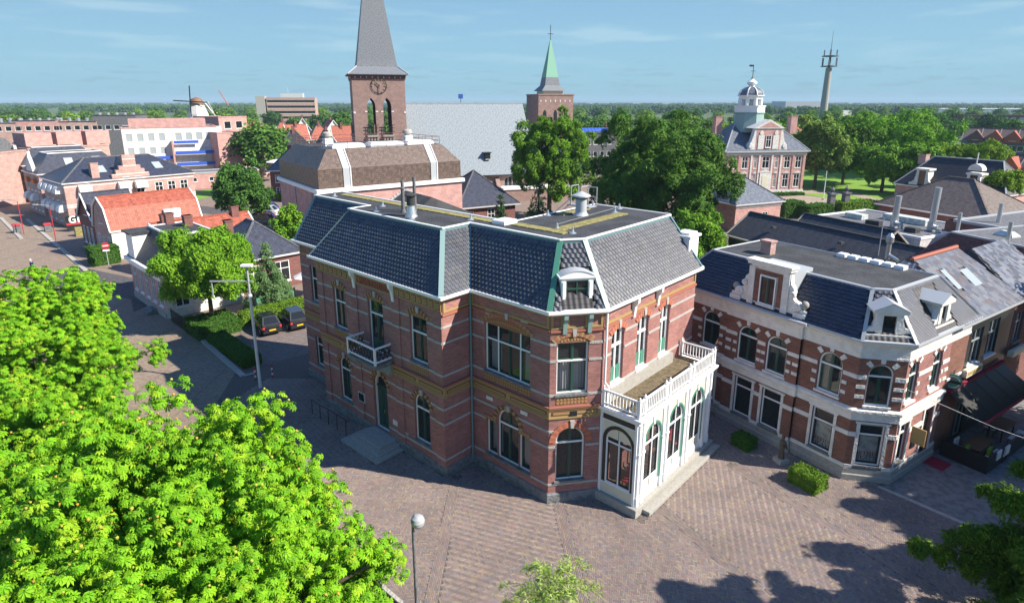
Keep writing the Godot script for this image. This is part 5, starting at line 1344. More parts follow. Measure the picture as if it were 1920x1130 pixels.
	if t != "flat" and rf.get("gutter", true):
		obj("gutter", B.new().loops([Vector2(0, 0), Vector2(w, 0), Vector2(w, -d), Vector2(0, -d)], [[0.0, e - 0.22], [ov, e - 0.18], [ov + 0.05, e - 0.02], [ov - 0.1, e + 0.01]], [1, 3] if t.ends_with("_x") else [0, 2] if t == "gable_z" else []), rf.get("trim", M.white), R)
	return R

func chimney(R: Node3D, x: float, y: float, z: float, h: float, m: Material, s := 0.5) -> void:
	obj("chimney", B.new().bx(x - s / 2, x + s / 2, y, y + h, z - s / 2, z + s / 2).bx(x - s / 2 - 0.05, x + s / 2 + 0.05, y + h - 0.15, y + h, z - s / 2 - 0.05, z + s / 2 + 0.05), m, R)

func spanh(u0: float, d0: float, u1: float, d1: float, v := 300.0) -> Array:   # base corner, turn and width between two sight lines at given distances
	var a := dp(u0, v, d0); var b := dp(u1, v, d1)
	return [Vector3(a.x, 0, a.z), rad_to_deg(atan2(-(b.z - a.z), b.x - a.x)), Vector2(a.x, a.z).distance_to(Vector2(b.x, b.z))]

func left_street() -> void:
	# white house behind the honey locust
	var R := house("white_house", "white rendered corner house with dark mansard roof and boxy dormer behind a feathery tree", "house", Vector3(-29.5, 0, -48.4), 46.3, 6.6, 9.0, 3.9, M.stucco, {"t": "mansard", "h": 2.9, "in": 1.6, "m": M.roof_dark, "wall_l": M.brick_pink}, {"l": grid(0.5, 5, 1.75, 1.0, [[0.9, 3.3]]), "f": grid(0.8, 2, 2.6, 1.2, [[0.8, 2.9]])})
	obj("plinth", B.new().bx(-0.08, -0.001, 0, 0.5, -9, 0), M.stone, R)
	obj("cornice", B.new().bx(-0.4, 0.0, 3.75, 4.05, -9.2, 0.2).bx(-0.12, -0.002, 3.3, 3.75, -9, 0), M.white, R)
	obj("doorstep", B.new().bx(-0.9, -0.09, 0, 0.22, -3.6, -2.2).bx(-0.5, -0.09, 0.22, 0.4, -3.5, -2.3), M.bluestone, R)
	var dm := obj("dormer", B.new().bx(-0.1, 3.6, 4.0, 6.4, -8.6, -6.6), M.white, R)
	obj("dormer_roof", B.new().bx(-0.35, 3.7, 6.4, 6.55, -8.85, -6.35), M.felt, dm)
	pane_window(R, xf(-0.1, 0, -9, -90), [0.6, 1.3, 4.4, 6.1], {}); pane_window(R, xf(-0.1, 0, -9, -90), [1.45, 2.2, 4.4, 6.1], {})
	pane_window(R, xf(0, 0, -6.6), [1.0, 1.7, 4.5, 5.8], {})
	chimney(R, 4.2, 6.5, -5.0, 1.3, M.brick_dark, 0.7); chimney(R, 3.4, 6.5, -7.5, 1.3, M.brick_dark, 0.7)
	# low dark hip house to its right
	R = house("hip_roof_house", "low house with glossy black hipped roof behind the green gate", "house", Vector3(-25.9, 0, -54.6), 44.3, 6.2, 8.0, 3.4, M.brick_dark, {"t": "hip", "h": 3.0, "m": M.slate_dark, "ov": 0.35}, {"f": [[0.8, 2.0, 0.6, 2.7], [3.2, 5.0, 0.6, 2.7]]})
	chimney(R, 1.0, 4.6, -4.2, 2.1, M.brick_dark, 0.7)
	# red roofed outbuilding between them
	R = house("red_shed", "small shed with weathered orange tiled roof and brick chimneys behind the white house", "shed", Vector3(-36.5, 0, -61.0), 46, 10, 5.5, 3.2, M.brick_dark, {"t": "gable_x", "h": 2.2, "m": M.roof_red}, {})
	chimney(R, 1.2, 4.8, -2.4, 1.5, M.brick_dark, 0.8); chimney(R, 8.6, 4.8, -2.6, 1.5, M.brick_dark, 0.8)
	house("white_shed", "low white flat roofed shed in the yard behind the corner buildings", "shed", Vector3(20.5, 0, -61.0), 20, 4.5, 3.0, 2.5, M.stucco, {"t": "flat", "m": M.felt, "trim": M.white})
	# gambrel house
	R = house("gambrel_house", "white walled house under a big orange red gambrel roof", "house", Vector3(-46.6, 0, -68.2), 50, 10.2, 5.8, 3.4, M.stucco, {"t": "gambrel_x", "h": 3.7, "m": M.roof_red, "ov": 0.15, "wall_l": M.brick_tan}, {"f": [[2.6, 4.6, 1.2, 2.6]], "l": [[0.6, 1.8, 0.6, 2.6], [2.3, 3.2, 0.1, 2.4], [3.8, 5.2, 0.6, 2.6]], "style": "plain", "pane": M.window_grey})
	pane_window(R, xf(0, 0, -5.8, -90), [2.2, 3.6, 4.0, 5.4], {})
	var dd := obj("dormer", B.new().bx(6.0, 7.9, 4.0, 5.1, -1.4, -0.05), M.white, R)
	pane_window(R, xf(0, 0, -0.04), [6.2, 7.7, 4.1, 4.95], {})
	# dark tiled neighbour on the street
	R = house("dark_tile_house", "narrow brick house with dark green tiled roof beside the orange gambrel roof", "house", Vector3(-51.3, 0, -72.2), 50, 5.0, 5.2, 4.0, M.brick_dark, {"t": "gable_x", "h": 3.0, "m": M.slate_dark}, {"l": [[0.5, 1.5, 0.6, 2.8], [2.0, 3.0, 0.6, 2.8], [3.5, 4.5, 0.6, 2.8], [2.0, 3.2, 4.3, 5.8]]})
	# stepped gable house
	R = house("stepped_gable_house", "long pink brick house with stepped gable, black slate roof and white window awnings", "house", Vector3(-64.6, 0, -86.2), 50, 18.0, 11.0, 6.6, M.brick_tan, {"t": "hip", "h": 3.0, "m": M.slate_dark, "in": 4.5}, {"f": grid(1.8, 1, 3, 1.3, [[3.7, 5.6]]) + grid(7.0, 2, 2.3, 1.2, [[3.7, 5.6]]) + grid(12.0, 3, 1.9, 1.2, [[3.7, 5.6]]) + grid(1.5, 5, 3.2, 1.4, [[0.7, 2.8]]), "l": grid(1.0, 4, 2.6, 1.2, [[0.6, 2.8], [3.7, 5.6]])})
	for y in [2.95, 3.25, 5.9]: obj("stone_band", B.new().bx(-0.03, 18.03, y, y + 0.16, -11.03, 0.04), M.stucco, R)
	var st := []
	for s in [[6.2, 7.1], [6.9, 7.8], [7.5, 8.5], [8.1, 9.4]]: st.append(s)
	var g2 := [Vector2(6.2, 6.4), Vector2(11.4, 6.4), Vector2(11.4, 7.3), Vector2(10.8, 7.3), Vector2(10.8, 7.9), Vector2(10.3, 7.9), Vector2(10.3, 8.5), Vector2(9.7, 8.5), Vector2(9.7, 10.1), Vector2(7.9, 10.1), Vector2(7.9, 8.5), Vector2(7.3, 8.5), Vector2(7.3, 7.9), Vector2(6.8, 7.9), Vector2(6.8, 7.3), Vector2(6.2, 7.3)]
	obj("stepped_gable", B.new().ext(g2, -0.5, 0.12), M.brick_tan, R)
	obj("gable_roof", B.new().q(Vector3(6.6, 7.2, -0.5), Vector3(8.8, 9.6, -0.5), Vector3(8.8, 9.6, -5.5), Vector3(6.6, 7.2, -5.5)).q(Vector3(8.8, 9.6, -0.5), Vector3(11, 7.2, -0.5), Vector3(11, 7.2, -5.5), Vector3(8.8, 9.6, -5.5)), M.slate_dark, R)
	pane_window(R, xf(0, 0, 0.13), [7.6, 8.4, 6.8, 8.0], {}); pane_window(R, xf(0, 0, 0.13), [9.2, 10.0, 6.8, 8.0], {})
	for y in [7.2, 8.4, 9.4]: obj("stone_band", B.new().bx(7.9 if y > 8 else 6.3, 9.7 if y > 8 else 11.3, y, y + 0.1, 0.1, 0.15), M.stucco, R)
	chimney(R, 4.3, 6.6, -0.9, 2.6, M.brick_tan, 1.0)
	for a in [[0, 2.45, 0.0], [0, 7.6, 0.12], [0, 9.9, 0.12]]: awning_hood(R, xf(a[1], 5.8, a[2]))
	for s in [1.6, 4.2, 6.8, 9.4]:
		awning_hood(R, xf(-0.0, 5.8, -11.0 + s, -90)); awning_hood(R, xf(-0.0, 3.1, -11.0 + s, -90))
	obj("balcony", B.new().bx(1.2, 3.9, 2.7, 2.85, 0, 0.9).bx(1.2, 3.9, 2.85, 3.5, 0.82, 0.9), M.stucco, R)
	for s in [[5.0, 9.2], [13.0, 9.0]]: obj("roof_light", B.new().q(Vector3(s[0], 7.6, -1.55), Vector3(s[0] + 1.2, 7.6, -1.55), Vector3(s[0] + 1.2, 8.5, -3.2), Vector3(s[0], 8.5, -3.2)), M.window_grey, R)
	# terrace houses farther up the street
	for i in 3:
		var o := Vector3(-75.5 - 13.0 * i, 0, -95.8 - 13.5 * i)
		var q := house("street_house", ["pink terrace house with orange blinds up the street from the stepped gable", "second terrace house with orange blinds up the shaded street", "third terrace house with skylights up the shaded street"][i], "house", o, 50, 12.0, 9.0, 6.8, M.brick_tan, {"t": "mansard", "h": 3.0, "in": 2.2, "m": M.slate_dark}, {"f": grid(1.0, 3, 3.6, 1.3, [[3.8, 5.8]]), "l": grid(0.8, 4, 2.1, 1.2, [[0.6, 2.8], [3.8, 5.8]])}, "terrace houses along the left street")
		for s in [2.0, 6.2]: obj("blind", B.new().bx(-0.5, 0, 5.2, 5.9, -9 + s, -9 + s + 1.4), M.orange, q)
		obj("gable", B.new().ext([Vector2(0, 6.8), Vector2(4.2, 6.8), Vector2(3.4, 8.0), Vector2(2.1, 9.6), Vector2(0.8, 8.0)], -0.4, 0.1).bx(1.9, 2.3, 9.5, 10.2, -0.35, 0.05), M.stucco, q).transform = xf(0, 0, -6.5, -90)
		for s in [4.0, 8.0]: obj("roof_light", B.new().q(Vector3(s, 7.8, -0.45), Vector3(s + 1.2, 7.8, -0.45), Vector3(s + 1.2, 9.0, -1.4), Vector3(s, 9.0, -1.4)), M.window_grey, q)
		awning_hood(q, xf(0, 3.1, -7.0, -90)); awning_hood(q, xf(0, 3.1, -3.0, -90))

func awning_hood(R: Node3D, T: Transform3D) -> void:   # rounded canvas hood over a window
	if not M.has("hood"):
		var b := B.new()
		var pr := [Vector2(0, 0.35), Vector2(0.35, 0.33), Vector2(0.65, 0.2), Vector2(0.85, -0.1), Vector2(0.95, -0.55), Vector2(0.95, -0.75)]
		for i in pr.size() - 1: b.q(Vector3(-0.8, pr[i + 1].y, pr[i + 1].x), Vector3(0.8, pr[i + 1].y, pr[i + 1].x), Vector3(0.8, pr[i].y, pr[i].x), Vector3(-0.8, pr[i].y, pr[i].x))
		for s in [-0.8, 0.8]:
			var pts := [Vector3(s, -0.75, 0)]
			for i in pr.size(): pts.append(Vector3(s, pr[pr.size() - 1 - i].y, pr[pr.size() - 1 - i].x))
			if s > 0: pts.reverse()
			b.face(pts)
		M.hood = b.mesh()
	obj("awning_hood", M.hood, M.fabric_white, R).transform = T

func hall() -> void:
	var R := thing("stage_hall", "big pink brick hall with brown shingled mansard roof, white eaves and railed roof top", "building", Vector3(-22.45, 0, -69.34), 36)
	var w := 19.4; var d := 16.0
	var fp := [Vector2(0, 0), Vector2(w, 0), Vector2(w, -d), Vector2(0, -d)]
	obj("wall", B.new().loops(fp, [[0, -0.05], [0, 7.7]]), M.brick_pink, R)
	obj("eaves", B.new().loops(fp, [[0.0, 7.55], [0.3, 7.6], [0.3, 8.05], [0.05, 8.1]]), M.white, R)
	obj("shingle_wall", B.new().loops(fp, [[-0.08, 8.05], [-0.12, 10.35]]), M.shingle, R)
	obj("shingle_slope", B.new().loops(fp, [[-0.12, 10.35], [-1.9, 12.5]]), M.shingle, R)
	var hi := B.off(fp, -1.9); var pp := []
	for p in hi: pp.append(v3(p, 12.48))
	obj("flat_roof", B.new().poly(pp), M.felt, R)
	for x in [3.1, 14.8]:
		obj("gutter_strip", B.new().q(Vector3(x, 8.1, 0.0), Vector3(x + 0.9, 8.1, 0.0), Vector3(x + 0.9, 10.37, -0.04), Vector3(x, 10.37, -0.04)).q(Vector3(x, 10.37, -0.04), Vector3(x + 0.9, 10.37, -0.04), Vector3(x + 0.9, 12.58, -1.85), Vector3(x, 12.58, -1.85)), M.lead, R)
		obj("gutter_cheek", B.new().beam(Vector3(x + 0.9, 8.1, 0.03), Vector3(x + 0.9, 10.4, 0.0), 0.08, 0.12).beam(Vector3(x + 0.9, 10.4, 0.0), Vector3(x + 0.9, 12.6, -1.8), 0.08, 0.12), M.white, R)
	for z in [-2.5, -9.0]: obj("drainpipe", B.new().cyl(Vector3(-0.08, 0, z), Vector3(-0.08, 7.6, z), 0.07, 0.07, 8), M.lead, R)
	for a in [[3.0, 7.2, -3.6], [8.0, 12.6, -3.8], [13.3, 17.2, -4.2]]: obj("roof_light", B.new().chb(a[0], a[1], 12.48, 13.0, a[2] - 1.2, a[2] + 0.8, 0.25), M.white, R)
	for a in [[3.4, -5.4], [14.5, -5.8]]:
		var v := obj("roof_fan", B.new().bx(a[0] - 0.5, a[0] + 0.5, 12.48, 13.6, a[1] - 0.5, a[1] + 0.5), M.white, R)
		obj("fan_head", B.new().lathe([Vector2(0.35, 13.6), Vector2(0.35, 13.75), Vector2(0.62, 13.85), Vector2(0.62, 14.2), Vector2(0.5, 14.35), Vector2(0.0, 14.4)], 14, Vector3(a[0], 0, a[1])), M.concrete, v)
	var rl := B.new(); var rp := B.off(fp, -2.1)
	for i in 4:
		var a := v3(rp[i], 0); var b := v3(rp[(i + 1) % 4], 0)
		for y in [13.0, 13.5]: rl.tube([a + Vector3(0, y, 0), b + Vector3(0, y, 0)], 0.03, 5)
		for k in 6: rl.tube([a.lerp(b, k / 6.0) + Vector3(0, 12.48, 0), a.lerp(b, k / 6.0) + Vector3(0, 13.5, 0)], 0.03, 5)
	obj("roof_railing", rl, M.brick_dark, R)
	# pitched link against its front
	var K := thing("link_building", "dark pitched roof of the link between brick hall and corner building", "building", Vector3(-22.45, 0, -69.34), 36)
	var ax := 11.0
	obj("roof", B.new().q(Vector3(ax, 7.1, 7.0), Vector3(ax + 9.0, 3.0, 9.0), Vector3(ax + 9.0, 3.0, 0.05), Vector3(ax, 7.1, 0.05)).q(Vector3(ax - 7.0, 3.0, 9.0), Vector3(ax, 7.1, 7.0), Vector3(ax, 7.1, 0.05), Vector3(ax - 7.0, 3.0, 0.05)).face_of([Vector3(ax - 7, 3, 9), Vector3(ax + 9, 3, 9), Vector3(ax, 7.1, 7)]), M.felt, K)
	obj("wall", B.new().bx(ax - 6.6, ax + 8.6, -0.05, 3.2, 0.1, 8.6), M.brick_dark, K)
	for k in 18:
		var t := (k + 0.5) / 18.0
		obj("flashing", B.new().bx(ax + 9.0 * t - 0.25, ax + 9.0 * t + 0.25, 7.1 - 4.1 * t - 0.05, 7.1 - 4.1 * t + 0.28, 0.0, 0.06), M.lead, K)
		if k < 10: obj("flashing", B.new().bx(ax - 7.0 * t - 0.25, ax - 7.0 * t + 0.25, 7.1 - 4.1 * t - 0.05, 7.1 - 4.1 * t + 0.28, 0.0, 0.06), M.lead, K)

func pointed(x0: float, x1: float, y0: float, y1: float) -> Array:
	var w := x1 - x0
	return [Vector2(x0, y0), Vector2(x1, y0), Vector2(x1, y1 - w * 0.9), Vector2(x1 - w * 0.12, y1 - w * 0.45), Vector2((x0 + x1) / 2, y1), Vector2(x0 + w * 0.12, y1 - w * 0.45), Vector2(x0, y1 - w * 0.9)]

func church() -> void:
	var R := thing("church", "large brick church with slate spire, clock tower and pale grey nave roof", "church", dp(758, 137, 108) * Vector3(1, 0, 1), 17)
	# tower: its front right corner is the root; 9 m square
	var s := 8.9; var top := 22.4
	var TF := xf(-s, 0, 0); var TL := xf(-s, 0, -s, -90)
	var TS := {"f": xf(-s, 0, 0.0), "l": xf(-s, 0, -s, -90), "r": xf(0, 0, 0, 90), "b": xf(0, 0, -s, 180)}
	var hs := [[2.3, 3.7, 12.2, 18.6], [5.0, 6.4, 12.2, 18.6]]
	for k in TS: obj("tower_wall", wall(B.new(), TS[k], 0, s, -0.05, top, hs, 0.7), M.brick_church, R)
	var plug := B.new()
	for k in TS:
		plug.T = TS[k]
		for h in hs:   # brick spandrels that make the openings pointed
			var p := pointed(h[0], h[1], h[2], h[3])
			plug.ext([p[2], Vector2(h[1], h[3]), p[4], p[3]], -0.7, -0.004)
			plug.ext([Vector2(h[0], h[3]), p[6], p[5], p[4]], -0.7, -0.004)
	obj("belfry_arches", plug, M.brick_church, R)
	obj("belfry_floor", B.new().bx(-s + 0.1, -0.1, 11.9, 12.1, -s + 0.1, -0.1), M.dim, R)
	for k in ["f", "l"]:
		for h in hs:
			var b := B.new(); b.T = TS[k]
			b.bx(h[0] - 0.25, h[1] + 0.25, 12.0, 12.35, 0, 0.45)
			for i in 4: b.bx(h[0] - 0.1 + i * 0.5, h[0] + 0.15 + i * 0.5, 11.2 - 0.1 * (i % 2), 12.0, 0, 0.3)
			obj("balcony", b, M.stone, R)
			var g := B.new(); g.T = TS[k]
			for i in 6: g.bx(h[0] - 0.1 + i * 0.3, h[0] - 0.04 + i * 0.3, 12.35, 14.0, 0.25, 0.31)
			for y in [12.9, 13.5, 14.0]: g.bx(h[0] - 0.4, h[1] + 0.4, y, y + 0.08, 0.23, 0.33)
			obj("balcony_grille", g, M.dark_paint, R)
			var sl := B.new(); sl.T = TS[k]
			obj("slit", sl.bx((h[0] + h[1]) / 2 - 0.1, (h[0] + h[1]) / 2 + 0.1, 9.6, 10.6, 0, 0.02), M.stucco, R)
		var lb := B.new(); lb.T = TS[k]
		for x in [0.0, s - 0.35]: lb.bx(x, x + 0.35, 16.0, 16.3, 0, 0.06)
		for x in [3.7, 6.4, 1.9, 4.6]: lb.bx(x, x + 0.4, 16.2, 16.4, 0, 0.05)
		obj("stone_block", lb, M.stucco, R)
	# clock
	var ck := B.new(); ck.T = TS.f
	var cc := Vector3(4.45, 20.6, 0)
	for i in 40:
		var a0 := TAU * i / 40; var a1 := TAU * (i + 1) / 40
		ck.q(cc + Vector3(cos(a0), sin(a0), 0) * 1.24 + Vector3(0, 0, 0.12), cc + Vector3(cos(a0), sin(a0), 0) * 1.36 + Vector3(0, 0, 0.12), cc + Vector3(cos(a1), sin(a1), 0) * 1.36 + Vector3(0, 0, 0.12), cc + Vector3(cos(a1), sin(a1), 0) * 1.24 + Vector3(0, 0, 0.12))
	var clock := obj("clock", ck, M.dark_paint, R)
	for i in 12:
		var d := Vector3(cos(TAU * i / 12), sin(TAU * i / 12), 0)
		var mb := B.new(); mb.T = TS.f
		obj("hour_mark", mb.beam(cc + d * 0.95 + Vector3(0, 0, 0.12), cc + d * 1.22 + Vector3(0, 0, 0.12), 0.09, 0.04, Vector3(0, 0, 1)), M.gilt, clock)
	for h in [[deg_to_rad(90 - 315), 0.75, 0.14], [deg_to_rad(-93), 1.15, 0.1]]:
		var d := Vector3(cos(h[0]), sin(h[0]), 0)
		var mb := B.new(); mb.T = TS.f
		obj("hand", mb.beam(cc - d * 0.2 + Vector3(0, 0, 0.16), cc + d * h[1] + Vector3(0, 0, 0.16), h[2], 0.04, Vector3(0, 0, 1)), M.dark_paint, clock)
	# eaves and broach spire
	var fp := [Vector2(-s, 0), Vector2(0, 0), Vector2(0, -s), Vector2(-s, -s)]
	obj("tower_cornice", B.new().loops(fp, [[0.0, top - 0.9], [0.12, top - 0.8], [0.2, top - 0.05], [0.55, top]]), M.brick_dark, R)
	var db := B.new()
	for k in ["f", "l"]:
		db.T = TS[k]
		for i in 9: db.bx(0.5 + i * 0.95, 0.65 + i * 0.95, top - 0.55, top - 0.3, 0.1, 0.24)
	obj("dentils", db, M.stucco, R)
	obj("spire_skirt", B.new().loops(fp, [[0.62, top], [0.62, top + 0.1], [-1.0, top + 1.4]]), M.spire_slate, R)
	obj("spire", B.new().loops(fp, [[-1.0, top + 1.4], [-1.2, top + 2.4], [-s / 2 + 0.05, top + 24]]), M.spire_slate, R)
	for i in 4:
		var a := v3(B.off(fp, 0.62)[i], top + 0.1); var b := v3(B.off(fp, -1.0)[i], top + 1.45)
		obj("hip_roll", B.new().beam(a, b, 0.16, 0.16), M.lead, R)
	# nave
	var L := 24.5; var E := 4.7
	var hw := []
	for i in 4: hw.append([3.0 + 5.0 * i, 5.4 + 5.0 * i, 1.0, 4.3, 1.1])
	obj("nave_wall", wall(B.new(), xf(0, 0, -0.5), 0, L, -0.05, E, hw, 0.4), M.brick_church, R)
	for h in hw: window(R, xf(0, 0, -0.5), h, {"mull": [h[0] + 0.8, h[0] + 1.6], "frame": M.stucco, "sill_mat": M.stucco, "name": "nave_window"})
	for i in 5:
		var x := 1.6 + 5.0 * i
		var b := B.new(); b.T = Transform3D(Basis(Vector3(0, 0, 1), Vector3.UP, Vector3(-1, 0, 0)), Vector3(x, 0, -0.5))
		obj("buttress", b.ext([Vector2(-0.1, -0.05), Vector2(1.6, -0.05), Vector2(1.6, 2.4), Vector2(0.1, 4.1), Vector2(-0.1, 4.1)], -0.4, 0.4), M.brick_church, R)
	var rr := B.new().q(Vector3(-1, E, 0.1), Vector3(L, E, 0.1), Vector3(L, 17.6, -9.5), Vector3(-1, 17.6, -9.5)).q(Vector3(L, E, -19), Vector3(-1, E, -19), Vector3(-1, 17.6, -9.5), Vector3(L, 17.6, -9.5))
	obj("nave_roof", rr, M.slate_light, R)
	obj("nave_rear_wall", B.new().bx(0, L, -0.05, E, -18.6, -18.5).face_of([Vector3(L, E, 0), Vector3(L, E, -19), Vector3(L, 17.5, -9.5)]).face_of([Vector3(0, E, -19), Vector3(0, E, 0), Vector3(0, 17.5, -9.5)]).bx(L - 0.1, L, -0.05, E, -18.5, -0.6).bx(-0.02, 0.1, -0.05, E, -18.5, -8.9), M.brick_church, R)
	obj("eaves", B.new().bx(-0.5, L, E - 0.15, E, -0.4, 0.2), M.dark_paint, R)
	obj("ridge", B.new().beam(Vector3(-1, 17.65, -9.5), Vector3(L, 17.65, -9.5), 0.2, 0.15), M.lead, R)
	var dm := B.new(); dm.bx(14.6, 15.6, 7.4, 8.6, -2.9, -1.5).bx(14.4, 15.8, 8.6, 8.75, -3.2, -1.3)
	obj("roof_dormer", dm, M.dark_paint, R)
	pane_window(R, xf(0, 0, -1.48), [14.7, 15.5, 7.5, 8.5], {})
	# low extension before the aisle
	obj("aisle_extension", B.new().bx(17, 30, -0.05, 2.2, -0.4, 3.0), M.brick_church, R)
	obj("extension_fascia", B.new().bx(16.8, 30.2, 2.2, 2.5, -0.4, 3.2), M.white, R)
	obj("transept", B.new().bx(24.6, 33, -0.05, 7.0, -14, -1.0), M.brick_church, R)
	obj("transept_roof", B.new().q(Vector3(22.4, 7.0, -0.6), Vector3(33.2, 7.0, -0.6), Vector3(30.5, 12.5, -7.5), Vector3(24.5, 12.5, -7.5)).face_of([Vector3(22.4, 7, -14.2), Vector3(22.4, 7, -0.6), Vector3(24.5, 12.5, -7.5)]).face_of([Vector3(33.2, 7, -0.6), Vector3(33.2, 7, -14.2), Vector3(30.5, 12.5, -7.5)]), M.slate_dark, R)
	# crossing tower with a copper spire
	var c := dp(1043, 178, 126); var o := R.transform.affine_inverse() * Vector3(c.x, 0, c.z)
	var t2 := 7.6; var T2 := 19.2
	var f2 := [Vector2(o.x - t2 / 2, o.z), Vector2(o.x + t2 / 2, o.z), Vector2(o.x + t2 / 2, o.z - t2), Vector2(o.x - t2 / 2, o.z - t2)]
	obj("crossing_tower", B.new().loops(f2, [[0, -0.05], [0, T2], [0.1, T2], [0.1, T2 + 0.25], [-0.3, T2 + 0.25]]).q(v3(f2[0], T2), v3(f2[1], T2), v3(f2[2], T2), v3(f2[3], T2)), M.brick_church, R)
	for i in 3:
		var b := B.new(); b.T = xf(o.x - t2 / 2, 0, o.z)
		b.ext(pointed(1.0 + 2.3 * i, 1.75 + 2.3 * i, 14.2, 16.4), -0.1, 0.015)
		obj("louvre_opening", b, M.dark_paint, R)
	for i in 7: obj("stone_block", B.new().bx(o.x - 3.4 + 1.05 * i, o.x - 3.2 + 1.05 * i, 17.9, 18.3, o.z, o.z + 0.05), M.stucco, R)
	var f3 := B.off(f2, -1.7)
	obj("lantern", B.new().loops(f3, [[0, T2], [0, T2 + 0.9]]), M.cream, R)
	obj("lantern_roof", B.new().loops(f3, [[0.5, T2 + 0.9], [0.45, T2 + 1.0], [-0.5, T2 + 2.0], [-0.75, T2 + 3.6]]), M.spire_slate, R)
	obj("copper_spire", B.new().loops(f3, [[-0.75, T2 + 3.6], [-2.0, T2 + 10.9]]), M.copper_green, R)
	obj("cross", B.new().tube([Vector3(o.x, T2 + 10.5, o.z - t2 / 2), Vector3(o.x, T2 + 13.8, o.z - t2 / 2)], 0.06, 6).beam(Vector3(o.x - 0.6, T2 + 12.1, o.z - t2 / 2), Vector3(o.x + 0.6, T2 + 12.1, o.z - t2 / 2), 0.1, 0.1), M.dark_paint, R)
	# parish house with dark blue roof
	var P := house("parish_house", "low brick house with dark blue hipped roof between brick hall and church", "house", gp(862, 388, 3.4), 28, 9.0, 10.0, 3.3, M.brick_dark, {"t": "hip", "h": 4.6, "m": M.slate_dark, "in": 4.9, "ov": 0.6}, {"f": [[0.8, 2.2, 0.8, 2.6], [4.4, 5.6, 0.6, 2.8]]})

